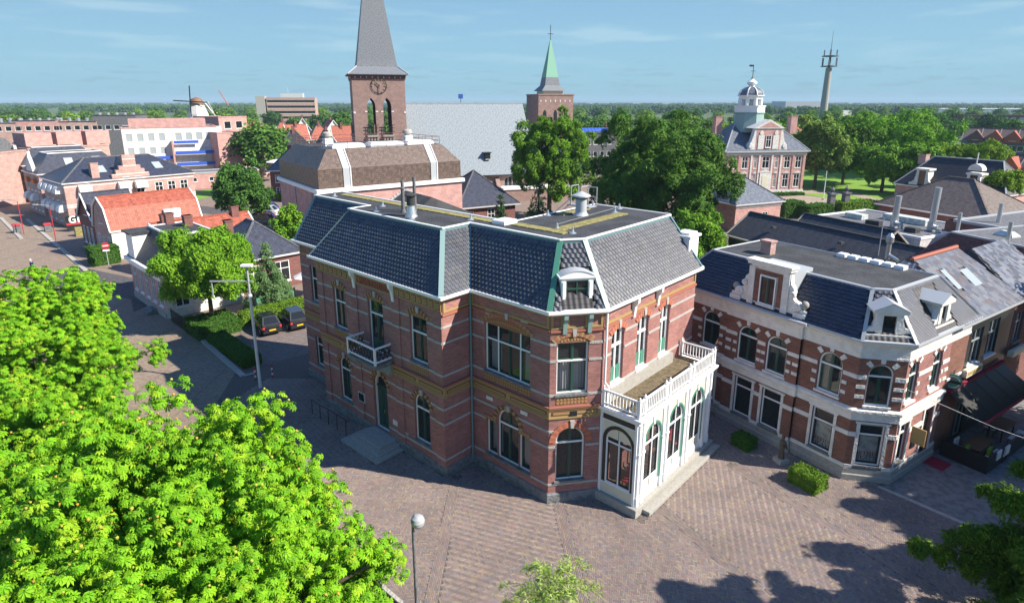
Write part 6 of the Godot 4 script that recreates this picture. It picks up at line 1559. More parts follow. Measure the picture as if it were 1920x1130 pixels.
func town_hall() -> void:
	var o := gp(1363, 283, 8.6); var e := gp(1504, 283, 8.6)
	var w := 17.0
	var hs := []
	for x in [0.9, 3.4, 12.4, 14.8]: hs.append([x, x + 1.25, 5.1, 7.4]); hs.append([x, x + 1.25, 1.3, 3.9])
	hs += [[5.9, 6.5, 5.1, 7.4], [7.7, 9.2, 5.1, 7.4], [10.4, 11.0, 5.1, 7.4], [5.9, 6.5, 1.3, 3.9], [10.4, 11.0, 1.3, 3.9]]
	var R := house("town_hall", "stately pink brick town hall with white pilasters, carved gable and white cupola", "building", Vector3(o.x, 0, o.z), 8, w, 12.0, 8.5, M.brick_pink, {"t": "hip", "h": 5.4, "m": M.slate, "in": 4.4, "ov": 0.5, "ridge": M.lead}, {"f": hs, "l": grid(1.2, 3, 3.4, 1.3, [[1.3, 3.9], [5.1, 7.4]])})
	obj("plinth", B.new().bx(-0.1, w + 0.1, -0.05, 0.8, 0.001, 0.12), M.stucco, R)
	obj("entablature", B.new().bx(-0.05, w + 0.05, 7.7, 8.0, 0.001, 0.1).bx(-0.2, w + 0.2, 8.15, 8.5, 0.001, 0.35), M.stucco, R)
	for x in [0.3, 2.6, 5.2, 6.9, 9.6, 11.5, 14.1, 16.4]: obj("pilaster", B.new().bx(x, x + 0.32, 0.8, 7.7, 0.001, 0.1).bx(x - 0.06, x + 0.38, 7.4, 7.7, 0.001, 0.14), M.brick_pink if x in [0.3, 2.6, 14.1, 16.4] else M.stucco, R)
	for h in hs:
		if h[2] < 2: obj("pediment", B.new().ext([Vector2(h[0] - 0.15, 4.1), Vector2(h[1] + 0.15, 4.1), Vector2((h[0] + h[1]) / 2, 4.55)], 0.0, 0.15), M.stucco, R)
	obj("entrance", B.new().bx(7.4, 9.5, 0.8, 4.3, 0.001, 0.2).ext([Vector2(7.2, 4.3), Vector2(9.7, 4.3), Vector2(8.45, 4.95)], 0.0, 0.25), M.stucco, R)
	obj("door", B.new().bx(7.9, 9.0, 0.8, 3.6, 0.2, 0.24), M.cream, R)
	# carved gable
	var gp2 := [Vector2(4.2, 8.6), Vector2(12.7, 8.6), Vector2(12.5, 9.6), Vector2(11.9, 10.5), Vector2(11.6, 11.6), Vector2(11.3, 12.9), Vector2(5.6, 12.9), Vector2(5.3, 11.6), Vector2(5.0, 10.5), Vector2(4.4, 9.6)]
	var g := obj("gable", B.new().ext(gp2, -1.0, 0.1), M.stucco, R)
	obj("brick_field", B.new().bx(5.9, 11.0, 8.7, 12.7, 0.1, 0.13), M.brick_pink, g)
	obj("carving", B.new().bx(6.3, 7.5, 8.9, 11.6, 0.13, 0.22).bx(9.4, 10.6, 8.9, 11.6, 0.13, 0.22).cyl(Vector3(6.9, 12.0, 0.13), Vector3(6.9, 12.0, 0.25), 0.45, 0.4, 12).cyl(Vector3(10.0, 12.0, 0.13), Vector3(10.0, 12.0, 0.25), 0.45, 0.4, 12).cyl(Vector3(4.9, 9.5, 0.1), Vector3(4.9, 9.5, 0.25), 0.5, 0.4, 12).cyl(Vector3(12.0, 9.5, 0.1), Vector3(12.0, 9.5, 0.25), 0.5, 0.4, 12), M.stucco, g)
	pane_window(R, xf(0, 0, 0.26), [7.9, 9.0, 9.2, 11.6], {})
	obj("gable_pediment", B.new().ext([Vector2(5.2, 12.9), Vector2(11.7, 12.9), Vector2(8.45, 14.6)], -5.0, 0.3), M.stucco, R)
	obj("pediment_field", B.new().ext([Vector2(6.3, 13.1), Vector2(10.6, 13.1), Vector2(8.45, 14.2)], 0.3, 0.33), M.brick_pink, R)
	for x in [-0.2, 16.2]: chimney(R, x + 0.8, 11.5, -6.0, 3.6, M.brick_pink, 1.4)
	# cupola
	var c := Vector3(7.0, 0, -5.5)
	obj("cupola_base", B.new().lathe([Vector2(3.2, 12.0), Vector2(2.9, 15.6), Vector2(3.1, 15.7), Vector2(3.1, 15.9)], 8, c, false), M.verge, R)
	obj("balustrade", B.new().lathe([Vector2(3.0, 15.9), Vector2(3.0, 17.0), Vector2(3.15, 17.0), Vector2(3.15, 17.2), Vector2(2.7, 17.2)], 8, c, false), M.white, R)
	var cm := B.new()
	for i in 8:
		var a := TAU * i / 8
		cm.cyl(c + Vector3(cos(a) * 2.0, 15.9, sin(a) * 2.0), c + Vector3(cos(a) * 2.0, 18.57, sin(a) * 2.0), 0.42, 0.42, 8)
	obj("cupola_column", cm, M.white, R)
	obj("cupola_ring", B.new().lathe([Vector2(2.1, 18.40), Vector2(2.3, 18.45), Vector2(2.3, 18.97), Vector2(2.7, 19.08), Vector2(2.7, 19.20), Vector2(1.0, 19.25)], 8, c, false).lathe([Vector2(1.2, 15.9), Vector2(1.2, 18.45)], 8, c, false), M.white, R)
	obj("dome", B.new().lathe([Vector2(2.4, 19.20), Vector2(2.35, 19.59), Vector2(2.0, 20.16), Vector2(1.3, 20.62), Vector2(0.6, 20.85)], 8, c, false), M.slate, R)
	var rb := B.new()
	for i in 8:
		var a := TAU * i / 8
		var pr := [Vector2(2.45, 19.20), Vector2(2.38, 19.59), Vector2(2.05, 20.16), Vector2(1.35, 20.62), Vector2(0.6, 20.85)]
		for k in 4: rb.beam(c + Vector3(cos(a) * pr[k].x, pr[k].y, sin(a) * pr[k].x), c + Vector3(cos(a) * pr[k + 1].x, pr[k + 1].y, sin(a) * pr[k + 1].x), 0.16, 0.16)
	obj("dome_ribs", rb, M.white, R)
	obj("finial", B.new().lathe([Vector2(0.6, 20.85), Vector2(0.55, 21.13), Vector2(0.95, 21.42), Vector2(0.95, 21.76), Vector2(0.4, 22.16), Vector2(0.2, 22.39)], 12, c), M.white, R)
	obj("gilt_ball", B.new().lathe([Vector2(0.0, 22.39), Vector2(0.3, 22.50), Vector2(0.3, 22.64), Vector2(0.0, 22.79)], 12, c), M.gilt, R)
	obj("weather_vane", B.new().tube([c + Vector3(0, 22.73, 0), c + Vector3(0, 25.07, 0)], 0.06, 6).beam(c + Vector3(-0.5, 23.87, 0), c + Vector3(0.5, 23.87, 0), 0.08, 0.08).bx(c.x - 0.9, c.x, 24.72, 25.07, c.z - 0.03, c.z + 0.03), M.dark_paint, R)
	# gate lodge
	var G := house("gate_lodge", "small pink brick lodge with pale slate hipped roof at the town hall gate", "house", Vector3(31.5, 0, -83.4), 24, 8.6, 8.0, 4.0, M.brick_pink, {"t": "hip", "h": 3.2, "m": M.slate, "in": 3.6, "ov": 0.4}, {"f": [[5.2, 6.2, 1.0, 2.6]], "r": [[2.0, 3.0, 1.0, 2.6]]})
	obj("white_band", B.new().bx(0, 8.6, 3.4, 3.8, 0.001, 0.1).bx(8.601, 8.7, 3.4, 3.8, -8, 0.1), M.stucco, G)

func right_roofs() -> void:
	var R := house("tile_shed", "long black tiled shed roof behind the flat roofed corner building", "shed", Vector3(24.6, 0, -66.5), -65.2, 21.0, 6.5, 3.4, M.dark_paint, {"t": "gable_x", "h": 2.3, "m": M.roof_dark, "ov": 0.3, "trim": M.stone})
	for x in [4.5, 12.5]: obj("roof_vent", B.new().bx(x, x + 0.4, 4.9, 5.1, -1.8, -1.3), M.roof_dark, R)
	obj("flue", B.new().lathe([Vector2(0.2, 4.6), Vector2(0.2, 6.0), Vector2(0.32, 6.1), Vector2(0.32, 6.6), Vector2(0.12, 6.9)], 12, Vector3(17.5, 0, -1.2)).tube([Vector3(17.5, 5.0, -1.2), Vector3(18.6, 4.7, -1.0)], 0.16, 10), M.zinc, R)
	obj("aerial_pole", B.new().tube([Vector3(16.4, 4.5, -1.6), Vector3(16.4, 8.0, -1.6)], 0.04, 6), M.pole_grey, R)
	R = house("second_tile_shed", "shorter black tiled shed roof next to the white brick wall", "shed", Vector3(31.8, 0, -68.0), -66, 10.5, 6.0, 3.0, M.dark_paint, {"t": "gable_x", "h": 2.3, "m": M.roof_dark, "ov": 0.3, "trim": M.stone})
	R = house("flat_roof_kitchen", "flat roofed white brick building with tall steel flues", "building", Vector3(36.6, 0, -73.0), -64, 13.5, 11.0, 4.3, M.brick_white, {"t": "flat", "m": M.felt_grey, "trim": M.white})
	for a in [[8.6, -3.2, 2.6], [11.6, -5.0, 3.8]]:
		var f := obj("flue", B.new().bx(a[0] - 0.3, a[0] + 0.3, 4.2, 5.2, a[1] - 0.3, a[1] + 0.3).cyl(Vector3(a[0], 5.2, a[1]), Vector3(a[0] + 0.05, 5.2 + a[2], a[1]), 0.34, 0.34, 8), M.zinc, R)
		obj("flue_elbow", B.new().tube([Vector3(a[0], 4.7, a[1]), Vector3(a[0] + 1.0, 4.7, a[1] + 0.4), Vector3(a[0] + 1.0, 4.2, a[1] + 0.4)], 0.26, 10), M.zinc, f)
	for a in [[2.0, -4.0, 2.2, 1.2], [4.8, -7.0, 5.0, 1.6], [9.0, -8.0, 1.0, 0.8], [10.5, -2.0, 1.2, 0.9], [6.0, -2.0, 1.4, 1.0]]: obj("roof_box", B.new().chb(a[0], a[0] + a[2], 4.2, 4.55 + a[3] * 0.2, a[1] - a[3], a[1], 0.05), M.felt_light if a[2] > 2 else M.felt, R)
	chimney(R, 12.6, 4.2, -7.2, 1.2, M.brick_dark, 1.1)
	R = house("pyramid_roof_house", "building with broad brown tiled hipped roof behind the steel flues", "building", Vector3(50.0, 0, -81.0), -66, 13.6, 10.5, 4.6, M.brick_dark, {"t": "hip", "h": 3.9, "m": M.roof_brown, "ov": 0.4, "ridge": M.roof_brown})
	R = house("scroll_gable_house", "house with black tiled roof and two white scrolled dormer gables", "house", Vector3(66.0, 0, -103.0), -62, 16.0, 9.5, 4.4, M.brick_pink, {"t": "hip", "h": 4.6, "m": M.roof_black, "in": 3.0, "ridge": M.lead}, {"f": grid(1.0, 5, 3.0, 1.2, [[1.0, 3.0]])})
	for a in [[4.0, 0], [11.5, 1]]:
		var x: float = a[0]
		var b := B.new().bx(x - 0.9, x - 0.55, 4.4, 7.2, -1.6, 0.1).bx(x + 0.55, x + 0.9, 4.4, 7.2, -1.6, 0.1).bx(x - 1.1, x + 1.1, 7.0, 7.3, -1.8, 0.2).ext([Vector2(x - 1.9, 4.4), Vector2(x - 0.9, 4.4), Vector2(x - 0.9, 6.6), Vector2(x - 1.1, 5.4), Vector2(x - 1.5, 5.0), Vector2(x - 1.9, 4.9)], -0.3, 0.1).ext([Vector2(x + 0.9, 4.4), Vector2(x + 1.9, 4.4), Vector2(x + 1.9, 4.9), Vector2(x + 1.5, 5.0), Vector2(x + 1.1, 5.4), Vector2(x + 0.9, 6.6)], -0.3, 0.1)
		if a[1]: b.ext(arch_pts(x - 1.0, x + 1.0, 8.7, 1.0), -1.2, 0.1)
		var gd := obj("scroll_gable", b, M.stucco, R)
		obj("shutter", B.new().bx(x - 0.55, x + 0.55, 4.6, 7.0, -0.3, -0.1), M.wood if not a[1] else M.dark_paint, gd)
		if a[1]: obj("finial", B.new().tube([Vector3(x, 8.6, 0), Vector3(x, 10.4, 0)], 0.09, 6), M.stucco, gd)
	chimney(R, 1.4, 7.6, -4.6, 1.7, M.brick_tan, 1.2)
	# long rust tiled roof and felt roofs at the right edge
	R = house("rust_roof_house", "building with long rust red tiled slope and grey felt top", "building", Vector3(33.6, 0, -49.0), -72, 13.0, 12.0, 5.0, M.brick_white, {"t": "mansard", "h": 2.7, "in": 1.8, "m": M.roof_rust, "top": M.felt_grey, "trim": M.lead})
	for a in [[3.5, -5.0], [8.5, -4.0], [6.0, -8.5]]: obj("dome_light", B.new().chb(a[0], a[0] + 1.4, 7.68, 8.1, a[1], a[1] + 1.0, 0.3), M.felt_light, R)
	for a in [[1.5, -2.8], [5.5, -2.6], [10.0, -7.0]]: obj("flue", B.new().cyl(Vector3(a[0], 7.6, a[1]), Vector3(a[0], 9.2, a[1]), 0.14, 0.14, 8), M.zinc, R)
	obj("snow_rail", B.new().beam(Vector3(0.3, 5.4, 0.15), Vector3(12.5, 5.4, 0.15), 0.08, 0.08), M.lead, R)
	R = house("felt_roof_store", "wide flat grey felt roof with vents beyond the rust tiled slope", "building", Vector3(46.5, 0, -62.0), -66, 15.0, 16.0, 6.0, M.brick_dark, {"t": "flat", "m": M.felt_grey, "trim": M.lead})
	for a in [[4.0, -6.0], [9.0, -5.0], [12.0, -10.0]]: obj("dome_light", B.new().chb(a[0], a[0] + 1.6, 5.9, 6.4, a[1], a[1] + 1.2, 0.3), M.felt_light, R)
	for a in [[2.5, -3.0], [7.0, -8.0], [10.5, -2.0], [13.0, -6.0]]: obj("flue", B.new().cyl(Vector3(a[0], 5.9, a[1]), Vector3(a[0], 7.9, a[1]), 0.2, 0.2, 8), M.zinc, R)
	R = house("dark_rear_shed", "low dark shed between the banded corner building and the tall trees", "shed", Vector3(13.5, 0, -46.0), -57, 12.0, 6.0, 3.2, M.dark_paint, {"t": "flat", "m": M.felt, "trim": M.white})

func far_town() -> void:
	# apartment complex, left
	var o := spanh(235, 140, 412, 150)
	var aw: float = o[2]
	var R := house("apartment_block", "pale apartment block with bright blue balcony fronts", "building", o[0], o[1], aw, 14.0, 12.2, M.brick_tan, {"t": "flat", "m": M.felt_grey, "trim": M.brick_pink, "wall_f": M.stucco}, {"f": grid(0.6, 4, 2.2, 1.4, [[8.9, 10.8], [5.9, 7.6], [3.0, 4.7], [0.4, 2.1]]) + grid(10.6, 5, 2.2, 1.5, [[8.9, 10.8]]), "style": "plain", "pane": M.window_grey})
	for y in [0.2, 2.9, 5.6]:
		obj("balcony", B.new().bx(10.2, aw - 0.3, y, y + 0.2, 0.05, 1.6), M.concrete, R)
		obj("balcony_front", B.new().bx(10.2, aw - 0.3, y + 0.2, y + 0.95, 1.5, 1.6), M.blue_panel, R)
		for x in [11.0, 13.4, 15.8, 18.2]: pane_window(R, xf(0, 0, 0.04), [x, x + 1.6, y + 0.4, y + 2.3], {"style": "plain"})
	for y in [4.8, 2.2]: obj("balcony_front", B.new().bx(0.4, 9.6, y, y + 0.7, 0.8, 0.9), M.blue_panel, R); 
	obj("balcony_front", B.new().bx(10.2, 15.4, 8.3, 8.95, 0.8, 0.9), M.blue_panel, R)
	obj("divider", B.new().bx(9.7, 10.1, 0, 9.0, 0.02, 1.6), M.brick_pink, R)
	obj("penthouse", B.new().bx(1.5, aw - 2, 12.0, 14.0, -9, -3), M.brick_pink, R)
	o = spanh(412, 146, 455, 150)
	R = house("stair_tower", "blank pink brick stair tower at the end of the blue balconies", "building", o[0], o[1], o[2], 8.0, 10.8, M.brick_pink, {"t": "flat", "m": M.felt_grey, "trim": M.brick_pink})
	o = spanh(418, 165, 470, 172)
	R = house("red_block", "salmon red apartment block with recessed balconies behind the stair tower", "building", o[0], o[1], o[2], 12.0, 14.0, M.brick_pink, {"t": "flat", "m": M.felt, "trim": M.brick_pink}, {"r": grid(1.5, 3, 3.4, 2.4, [[1.5, 3.3], [4.8, 6.6], [8.1, 9.9], [11.2, 13.0]]), "f": grid(1.5, 2, 3.4, 2.0, [[10.8, 12.8]]), "style": "plain"})
	o = spanh(340, 126, 483, 134)
	R = house("low_pink_building", "single storey pink brick building with flat roof along the car park", "building", o[0], o[1], o[2], 6.0, 3.4, M.brick_pink, {"t": "flat", "m": M.felt_grey, "trim": M.lead}, {"f": grid(1.5, 3, 3.2, 0.9, [[1.5, 2.4]]), "style": "plain"})
	# blank brick shop block behind the street
	o = spanh(55, 112, 208, 124)
	R = house("brick_shop_block", "large blank pink brick shop block behind the terrace houses", "building", o[0], o[1], o[2], 16.0, 9.6, M.brick_tan, {"t": "flat", "m": M.felt_grey, "trim": M.brick_tan})
	for i in 3: obj("upper_storey", B.new().bx(1.0 + 5.2 * i, 5.4 + 5.2 * i, 9.5, 12.2, -8, -3), M.brick_pink, R)
	o = spanh(-60, 100, 52, 112)
	R = house("brick_shop_block", "pink brick shop block with rounded roofs at the head of the shaded street", "building", o[0], o[1], o[2], 16.0, 9.4, M.brick_tan, {"t": "flat", "m": M.felt_grey, "trim": M.brick_tan})
	for i in 2:
		var b := B.new(); b.T = xf(2.0 + 6.0 * i, 9.3, -3.0)
		obj("barrel_roof", b.ext(arch_pts(0, 4.6, 2.4, 2.2) + [Vector2(0, 0), Vector2(4.6, 0)], -6, 0), M.felt_grey, R)
	for i in 4:
		o = spanh(-40 + 75 * i, 175 + 4 * i, 30 + 75 * i, 178 + 4 * i)
		R = house("flat_block", ["long low flat roofed block with roof vents behind the shop blocks", "flat roofed block with dark glass storey near the mill", "flat roofed block with white parapet behind the apartments", "dark roofed block with steel vents before the windmill"][i], "building", o[0], o[1], o[2] + 1.5, 14.0, [12.0, 12.6, 12.2, 14.0][i], [M.brick_tan, M.brick_pink, M.brick_tan, M.felt_grey][i], {"t": "flat", "m": M.felt_grey, "trim": M.felt}, {"f": grid(0.8, 5, 2.3, 1.5, [[9.6, 11.0]]), "style": "plain"})
		for k in 5: obj("roof_vent", B.new().cyl(Vector3(1.0 + 2.3 * k, 11.9, -4), Vector3(1.0 + 2.3 * k, 14.6 if i == 3 else 13.2, -4), 0.5, 0.5, 10), M.zinc, R)
	# hospital slab
	o = spanh(500, 430, 591, 436, 200.0)
	R = house("office_slab", "long orange brick office slab with ribbon windows and white stair tower", "building", o[0], o[1], o[2], 14.0, 20.6, M.brick_tan, {"t": "flat", "m": M.felt_grey, "trim": M.brick_tan, "wall_f": M.cream}, {})
	for y in [2.5, 6.2, 9.9, 13.6, 17.3]: obj("window_band", B.new().bx(0.3, o[2] - 0.3, y, y + 1.5, 0.01, 0.05), M.glass_dark, R); obj("spandrel_band", B.new().bx(0, o[2], y + 1.6, y + 3.4, 0.01, 0.25), M.brick_tan, R)
	obj("stair_tower", B.new().bx(-7, -1, 0, 21.5, -8, 0.5), M.concrete, R)
	obj("plant_room", B.new().bx(9, 24, 20.5, 23.5, -10, -3).tube([Vector3(14, 23, -5), Vector3(14, 28, -5)], 0.15, 6), M.felt_light, R)
	# windmill
	var mc := dp(372, 222, 200)
	R = thing("windmill", "white based windmill with thatched cap and dark sails", "windmill", Vector3(mc.x, 0, mc.z), 20)
	obj("tower", B.new().lathe([Vector2(4.2, -0.05), Vector2(3.0, 14.0), Vector2(2.0, 17.0)], 8, Vector3.ZERO, false), M.stucco, R)
	obj("cap", B.new().lathe([Vector2(2.2, 17.0), Vector2(2.1, 17.8), Vector2(1.5, 18.8), Vector2(0.3, 19.3)], 10), M.wood, R)
	for k in 4:
		var d := Vector3(sin(0.06 + PI / 2 * k), cos(0.06 + PI / 2 * k), 0)
		obj("sail", B.new().beam(Vector3(-1.5, 18.0, 2.6), Vector3(-1.5, 18.0, 2.6) + d * 4.8, 0.35, 0.1, Vector3(0, 0, 1)), M.dark_paint, R)
	obj("tail_pole", B.new().tube([Vector3(2.0, 18, -1), Vector3(4.6, 13.5, -3)], 0.18, 6).tube([Vector3(0.5, 17.6, -1.5), Vector3(4.6, 13.5, -3)], 0.15, 6).tube([Vector3(3.4, 17.8, 0.5), Vector3(4.6, 13.5, -3)], 0.12, 6), M.white, R)
	# tower crane on the horizon
	var cp := dp(431, 200, 900)
	R = thing("crane", "thin orange construction crane on the horizon", "crane", Vector3(cp.x, 0, cp.z), 0)
	obj("jib", B.new().beam(Vector3(0, 8, 0), Vector3(-14, 34, 0), 1.0, 1.0).beam(Vector3(0, 0, 0), Vector3(0, 10, 0), 1.2, 1.2), M.orange, R)
	# red roofed villas and neighbours beyond the car park
	var hp := [[503, 112, 557, 109, 5.6, "hip", 3.4, "slate", "brick_dark", "dark brick villa with grey slate pyramid roof beside the car park"], [488, 148, 530, 150, 5.2, "gable_z", 4.6, "roof_brown", "brick_pink", "gabled brick villa with white verge boards"], [522, 158, 590, 160, 5.6, "hip", 5.0, "roof_black", "stucco", "white villa with big black hipped roof"],
		[600, 170, 640, 172, 5.0, "gable_z", 5.0, "roof_black", "stucco", "white gabled villa with black roof near the church tower"], [470, 190, 520, 194, 5.0, "hip", 4.6, "roof_dark", "brick_dark", "villa with dark roof and solar panels"], [545, 205, 585, 208, 5.2, "gable_x", 5.2, "roof_red", "stucco", "villa with bright red roof before the office slab"], [585, 210, 625, 212, 5.2, "hip", 5.2, "roof_red", "brick_dark", "red hipped villa left of the church tower"],
		[628, 195, 662, 196, 5.2, "gable_x", 5.2, "roof_red", "stucco", "red roofed house touching the church tower"], [470, 220, 500, 222, 5.0, "gable_x", 5.0, "roof_red", "brick_dark", "red roofed house right of the red apartment block"], [555, 245, 590, 246, 5.5, "gable_z", 6.0, "roof_red", "stucco", "white gabled house with red roof farther off"], [610, 235, 650, 238, 5.5, "gable_z", 5.5, "roof_red", "stucco", "tall red gable behind the other red roofs"], [520, 235, 550, 236, 5.5, "hip", 5.5, "roof_red", "brick_dark", "red pyramid roof among trees"],
		[1125, 200, 1170, 202, 5.0, "hip", 5.0, "roof_red", "brick_dark", "red roof showing between church and big tree"], [1500, 230, 1560, 230, 5.0, "gable_x", 3.5, "roof_red", "brick_dark", "low red roof at the foot of the telecom mast"], [405, 300, 440, 300, 6.0, "hip", 5.0, "roof_brown", "stucco", "pale villa with brown roof near the windmill"]]
	for a in hp:
		o = spanh(a[0], a[1], a[2], a[3])
		var q := house("villa", a[9], "house", o[0], o[1] + (40 if a[0] == 503 else 12), o[2], o[2] * 0.9, a[4], M[a[8]], {"t": a[5], "h": a[6], "m": M[a[7]], "ov": 0.4, "gable": M[a[8]]}, {"f": grid(o[2] * 0.12, 3, o[2] * 0.28, o[2] * 0.16, [[3.3, 4.7], [0.9, 2.4]]), "r": grid(o[2] * 0.12, 2, o[2] * 0.35, o[2] * 0.16, [[3.3, 4.7], [0.9, 2.4]])}, "villas beyond the car park")
		chimney(q, o[2] * 0.5, a[4] + a[6] * 0.6, -o[2] * 0.4, a[6] * 0.5 + 0.6, M.brick_dark, 0.7)
	# long solar roof right of church
	o = spanh(1080, 165, 1155, 168)
	R = house("solar_roof_school", "flat roofed school with tilted blue solar panels", "building", o[0], o[1], o[2], 10.0, 9.6, M.felt_grey, {"t": "flat", "m": M.felt, "trim": M.felt}, {"f": grid(1.0, 5, 2.0, 1.2, [[6.6, 8.0], [3.4, 4.8]]), "style": "plain"})
	for k in 9: obj("solar_panel", B.new().q(Vector3(1.0 + k * 1.0, 10.0, -1.2), Vector3(1.9 + k * 1.0, 10.0, -1.2), Vector3(1.9 + k * 1.0, 11.0, -2.4), Vector3(1.0 + k * 1.0, 11.0, -2.4)), M.blue_panel, R)
	# terrace with red gables, right
	for i in 6:
		o = spanh(1797 + 34 * i, 190 - 3 * i, 1831 + 34 * i, 187 - 3 * i)
		R = house("row_house", "terrace house with grey roof and dark red front gable" if i else "end terrace house with grey gable wall", "house", o[0], o[1], o[2], 9.0, 6.2, M.felt_grey, {"t": "gable_x", "h": 3.8, "m": M.roof_brown, "ov": 0.1, "trim": M.stone}, {"f": [[0.5, 2.0, 3.6, 5.2], [2.8, 4.6, 3.4, 5.2], [0.8, 2.6, 0.8, 2.6]], "style": "plain"}, "terrace houses with red gables")
		obj("front_gable", B.new().ext([Vector2(1.4, 6.0), Vector2(5.4, 6.0), Vector2(5.4, 7.2), Vector2(3.4, 9.6), Vector2(1.4, 7.2)], -4.0, 0.5), M.brick_dark if i == 0 else M.red_brick, R)
		pane_window(R, xf(0, 0, 0.52), [2.6, 4.2, 6.6, 7.9], {"style": "plain", "pane": M.window_grey})
	for i in 3:
		o = spanh(1868 + 42 * i, 122 - 3 * i, 1910 + 42 * i, 119 - 3 * i)
		R = house("row_house", "nearer terrace house with grey roof and dark red gable behind white flat roof", "house", o[0], o[1], o[2], 8.0, 4.4, M.felt_grey, {"t": "gable_x", "h": 3.4, "m": M.roof_brown, "ov": 0.1, "trim": M.stone}, {"f": [[0.4, 1.6, 1.8, 3.4], [2.2, 3.6, 1.8, 3.4]], "style": "plain"}, "nearer terrace houses")
		obj("front_gable", B.new().ext([Vector2(1.0, 4.2), Vector2(4.0, 4.2), Vector2(4.0, 5.4), Vector2(2.5, 7.4), Vector2(1.0, 5.4)], -3.5, 0.4), M.red_brick, R)
	o = spanh(1783, 108, 1872, 106)
	R = house("white_roof_office", "low building with bright pale flat roof and roof plant", "building", o[0], o[1], o[2], 13.0, 6.8, M.concrete, {"t": "flat", "m": M.felt_light, "trim": M.white}, {"f": grid(0.8, 3, 2.6, 1.8, [[4.4, 6.0]]), "style": "plain"})
	for a in [[2.5, -6.0], [5.0, -8.0], [6.5, -4.5]]: obj("roof_plant", B.new().chb(a[0], a[0] + 1.2, 6.7, 7.7, a[1], a[1] + 1.1, 0.1), M.white, R)
	o = spanh(1815, 330, 1990, 320, 230.0)
	R = house("brick_row", "long dark brick apartment row on the right horizon", "building", o[0], o[1], o[2], 12.0, 11.0, M.brick_dark, {"t": "flat", "m": M.felt_grey, "trim": M.brick_dark}, {"f": grid(2.0, 14, 3.6, 2.0, [[5.0, 6.4], [8.2, 9.8]]), "style": "plain", "pane": M.window_grey})
	o = spanh(1760, 700, 2000, 690, 210.0)
	R = house("glasshouse", "huge pale blue glasshouse hall on the right horizon", "building", o[0], o[1], o[2], 60.0, 10.0, M.verge, {"t": "flat", "m": M.felt_light, "trim": M.white}, {"f": grid(2.0, 22, 6.6, 4.6, [[2.0, 8.6]]), "style": "plain", "pane": M.window_grey})
	o = spanh(1473, 900, 1540, 905, 200.0)
	R = house("white_warehouse", "long white warehouse on the horizon beside the telecom mast", "building", o[0], o[1], o[2], 40.0, 18.0, M.stucco, {"t": "flat", "m": M.felt_light, "trim": M.white, "wall_f": M.lead}, {})
	o = spanh(1545, 700, 1605, 705, 205.0)
	R = house("low_warehouse", "low white shed row just right of the telecom mast", "building", o[0], o[1], o[2], 30.0, 8.0, M.stucco, {"t": "flat", "m": M.felt_light, "trim": M.white}, {})
	# telecom mast
	var mp := dp(1540, 245, 390)
	R = thing("telecom_mast", "tall tapering concrete telecom mast with antenna platforms", "mast", Vector3(mp.x, 0, mp.z), 0)
	obj("shaft", B.new().lathe([Vector2(2.5, -0.05), Vector2(1.75, 38.0), Vector2(1.75, 38.2), Vector2(0.2, 38.3)], 20), M.stone, R)
	for y in [39.0, 45.0]: obj("platform", B.new().lathe([Vector2(0.5, y - 0.2), Vector2(4.8, y - 0.2), Vector2(4.8, y + 0.3), Vector2(0.5, y + 0.3)], 12, Vector3.ZERO, false), M.felt_grey, R)
	obj("pole", B.new().cyl(Vector3(0, 38, 0), Vector3(0, 49, 0), 0.9, 0.5, 8).cyl(Vector3(0, 49, 0), Vector3(0, 60, 0), 0.18, 0.06, 6), M.felt_grey, R)
	for k in 6:
		var a := TAU * k / 6
		obj("antenna", B.new().bx(-0.3, 0.3, 39.5, 44.0, -0.2, 0.2), M.felt_grey, R).position = Vector3(cos(a) * 4.4, 0, sin(a) * 4.4)
		obj("antenna", B.new().bx(-0.2, 0.2, 45.5, 48.6, -0.15, 0.15), M.felt_grey, R).position = Vector3(cos(a) * 4.0, 0, sin(a) * 4.0)
	mp = dp(864, 205, 700)
	R = thing("billboard_mast", "small dark billboard on a mast above the church roof", "sign", Vector3(mp.x, 0, mp.z), 0)
	obj("pole", B.new().cyl(Vector3(0, -0.05, 0), Vector3(0, 21, 0), 0.5, 0.4, 6), M.felt_grey, R)
	obj("board", B.new().bx(-2.6, 2.6, 21, 26, -0.4, 0.4), M.blue_panel, R)

func palm_leaf() -> ArrayMesh:                              # horse chestnut: seven leaflets that droop from one point
	var b := B.new()
	for i in 7:
		var a := deg_to_rad(-126 + 42 * i); var l := 0.25 - 0.018 * absf(i - 3)
		var d := Vector3(sin(a), 0, cos(a)); var s := Vector3(d.z, 0, -d.x)
		var o := d * 0.015; var m := d * l * 0.62 + Vector3(0, -0.02, 0); var t := d * l + Vector3(0, -0.09, 0); var q := d * l * 0.9 + Vector3(0, -0.06, 0)
		for e in [[o, m + s * 0.044 + Vector3(0, 0.012, 0), m], [m, m + s * 0.044 + Vector3(0, 0.012, 0), t], [o, m, m - s * 0.044 + Vector3(0, 0.012, 0)], [m, t, m - s * 0.044 + Vector3(0, 0.012, 0)]]: b.face([e[0], e[2], e[1]] if (e[1] - e[0]).cross(e[2] - e[0]).y < 0 else e)
	return b.mesh()

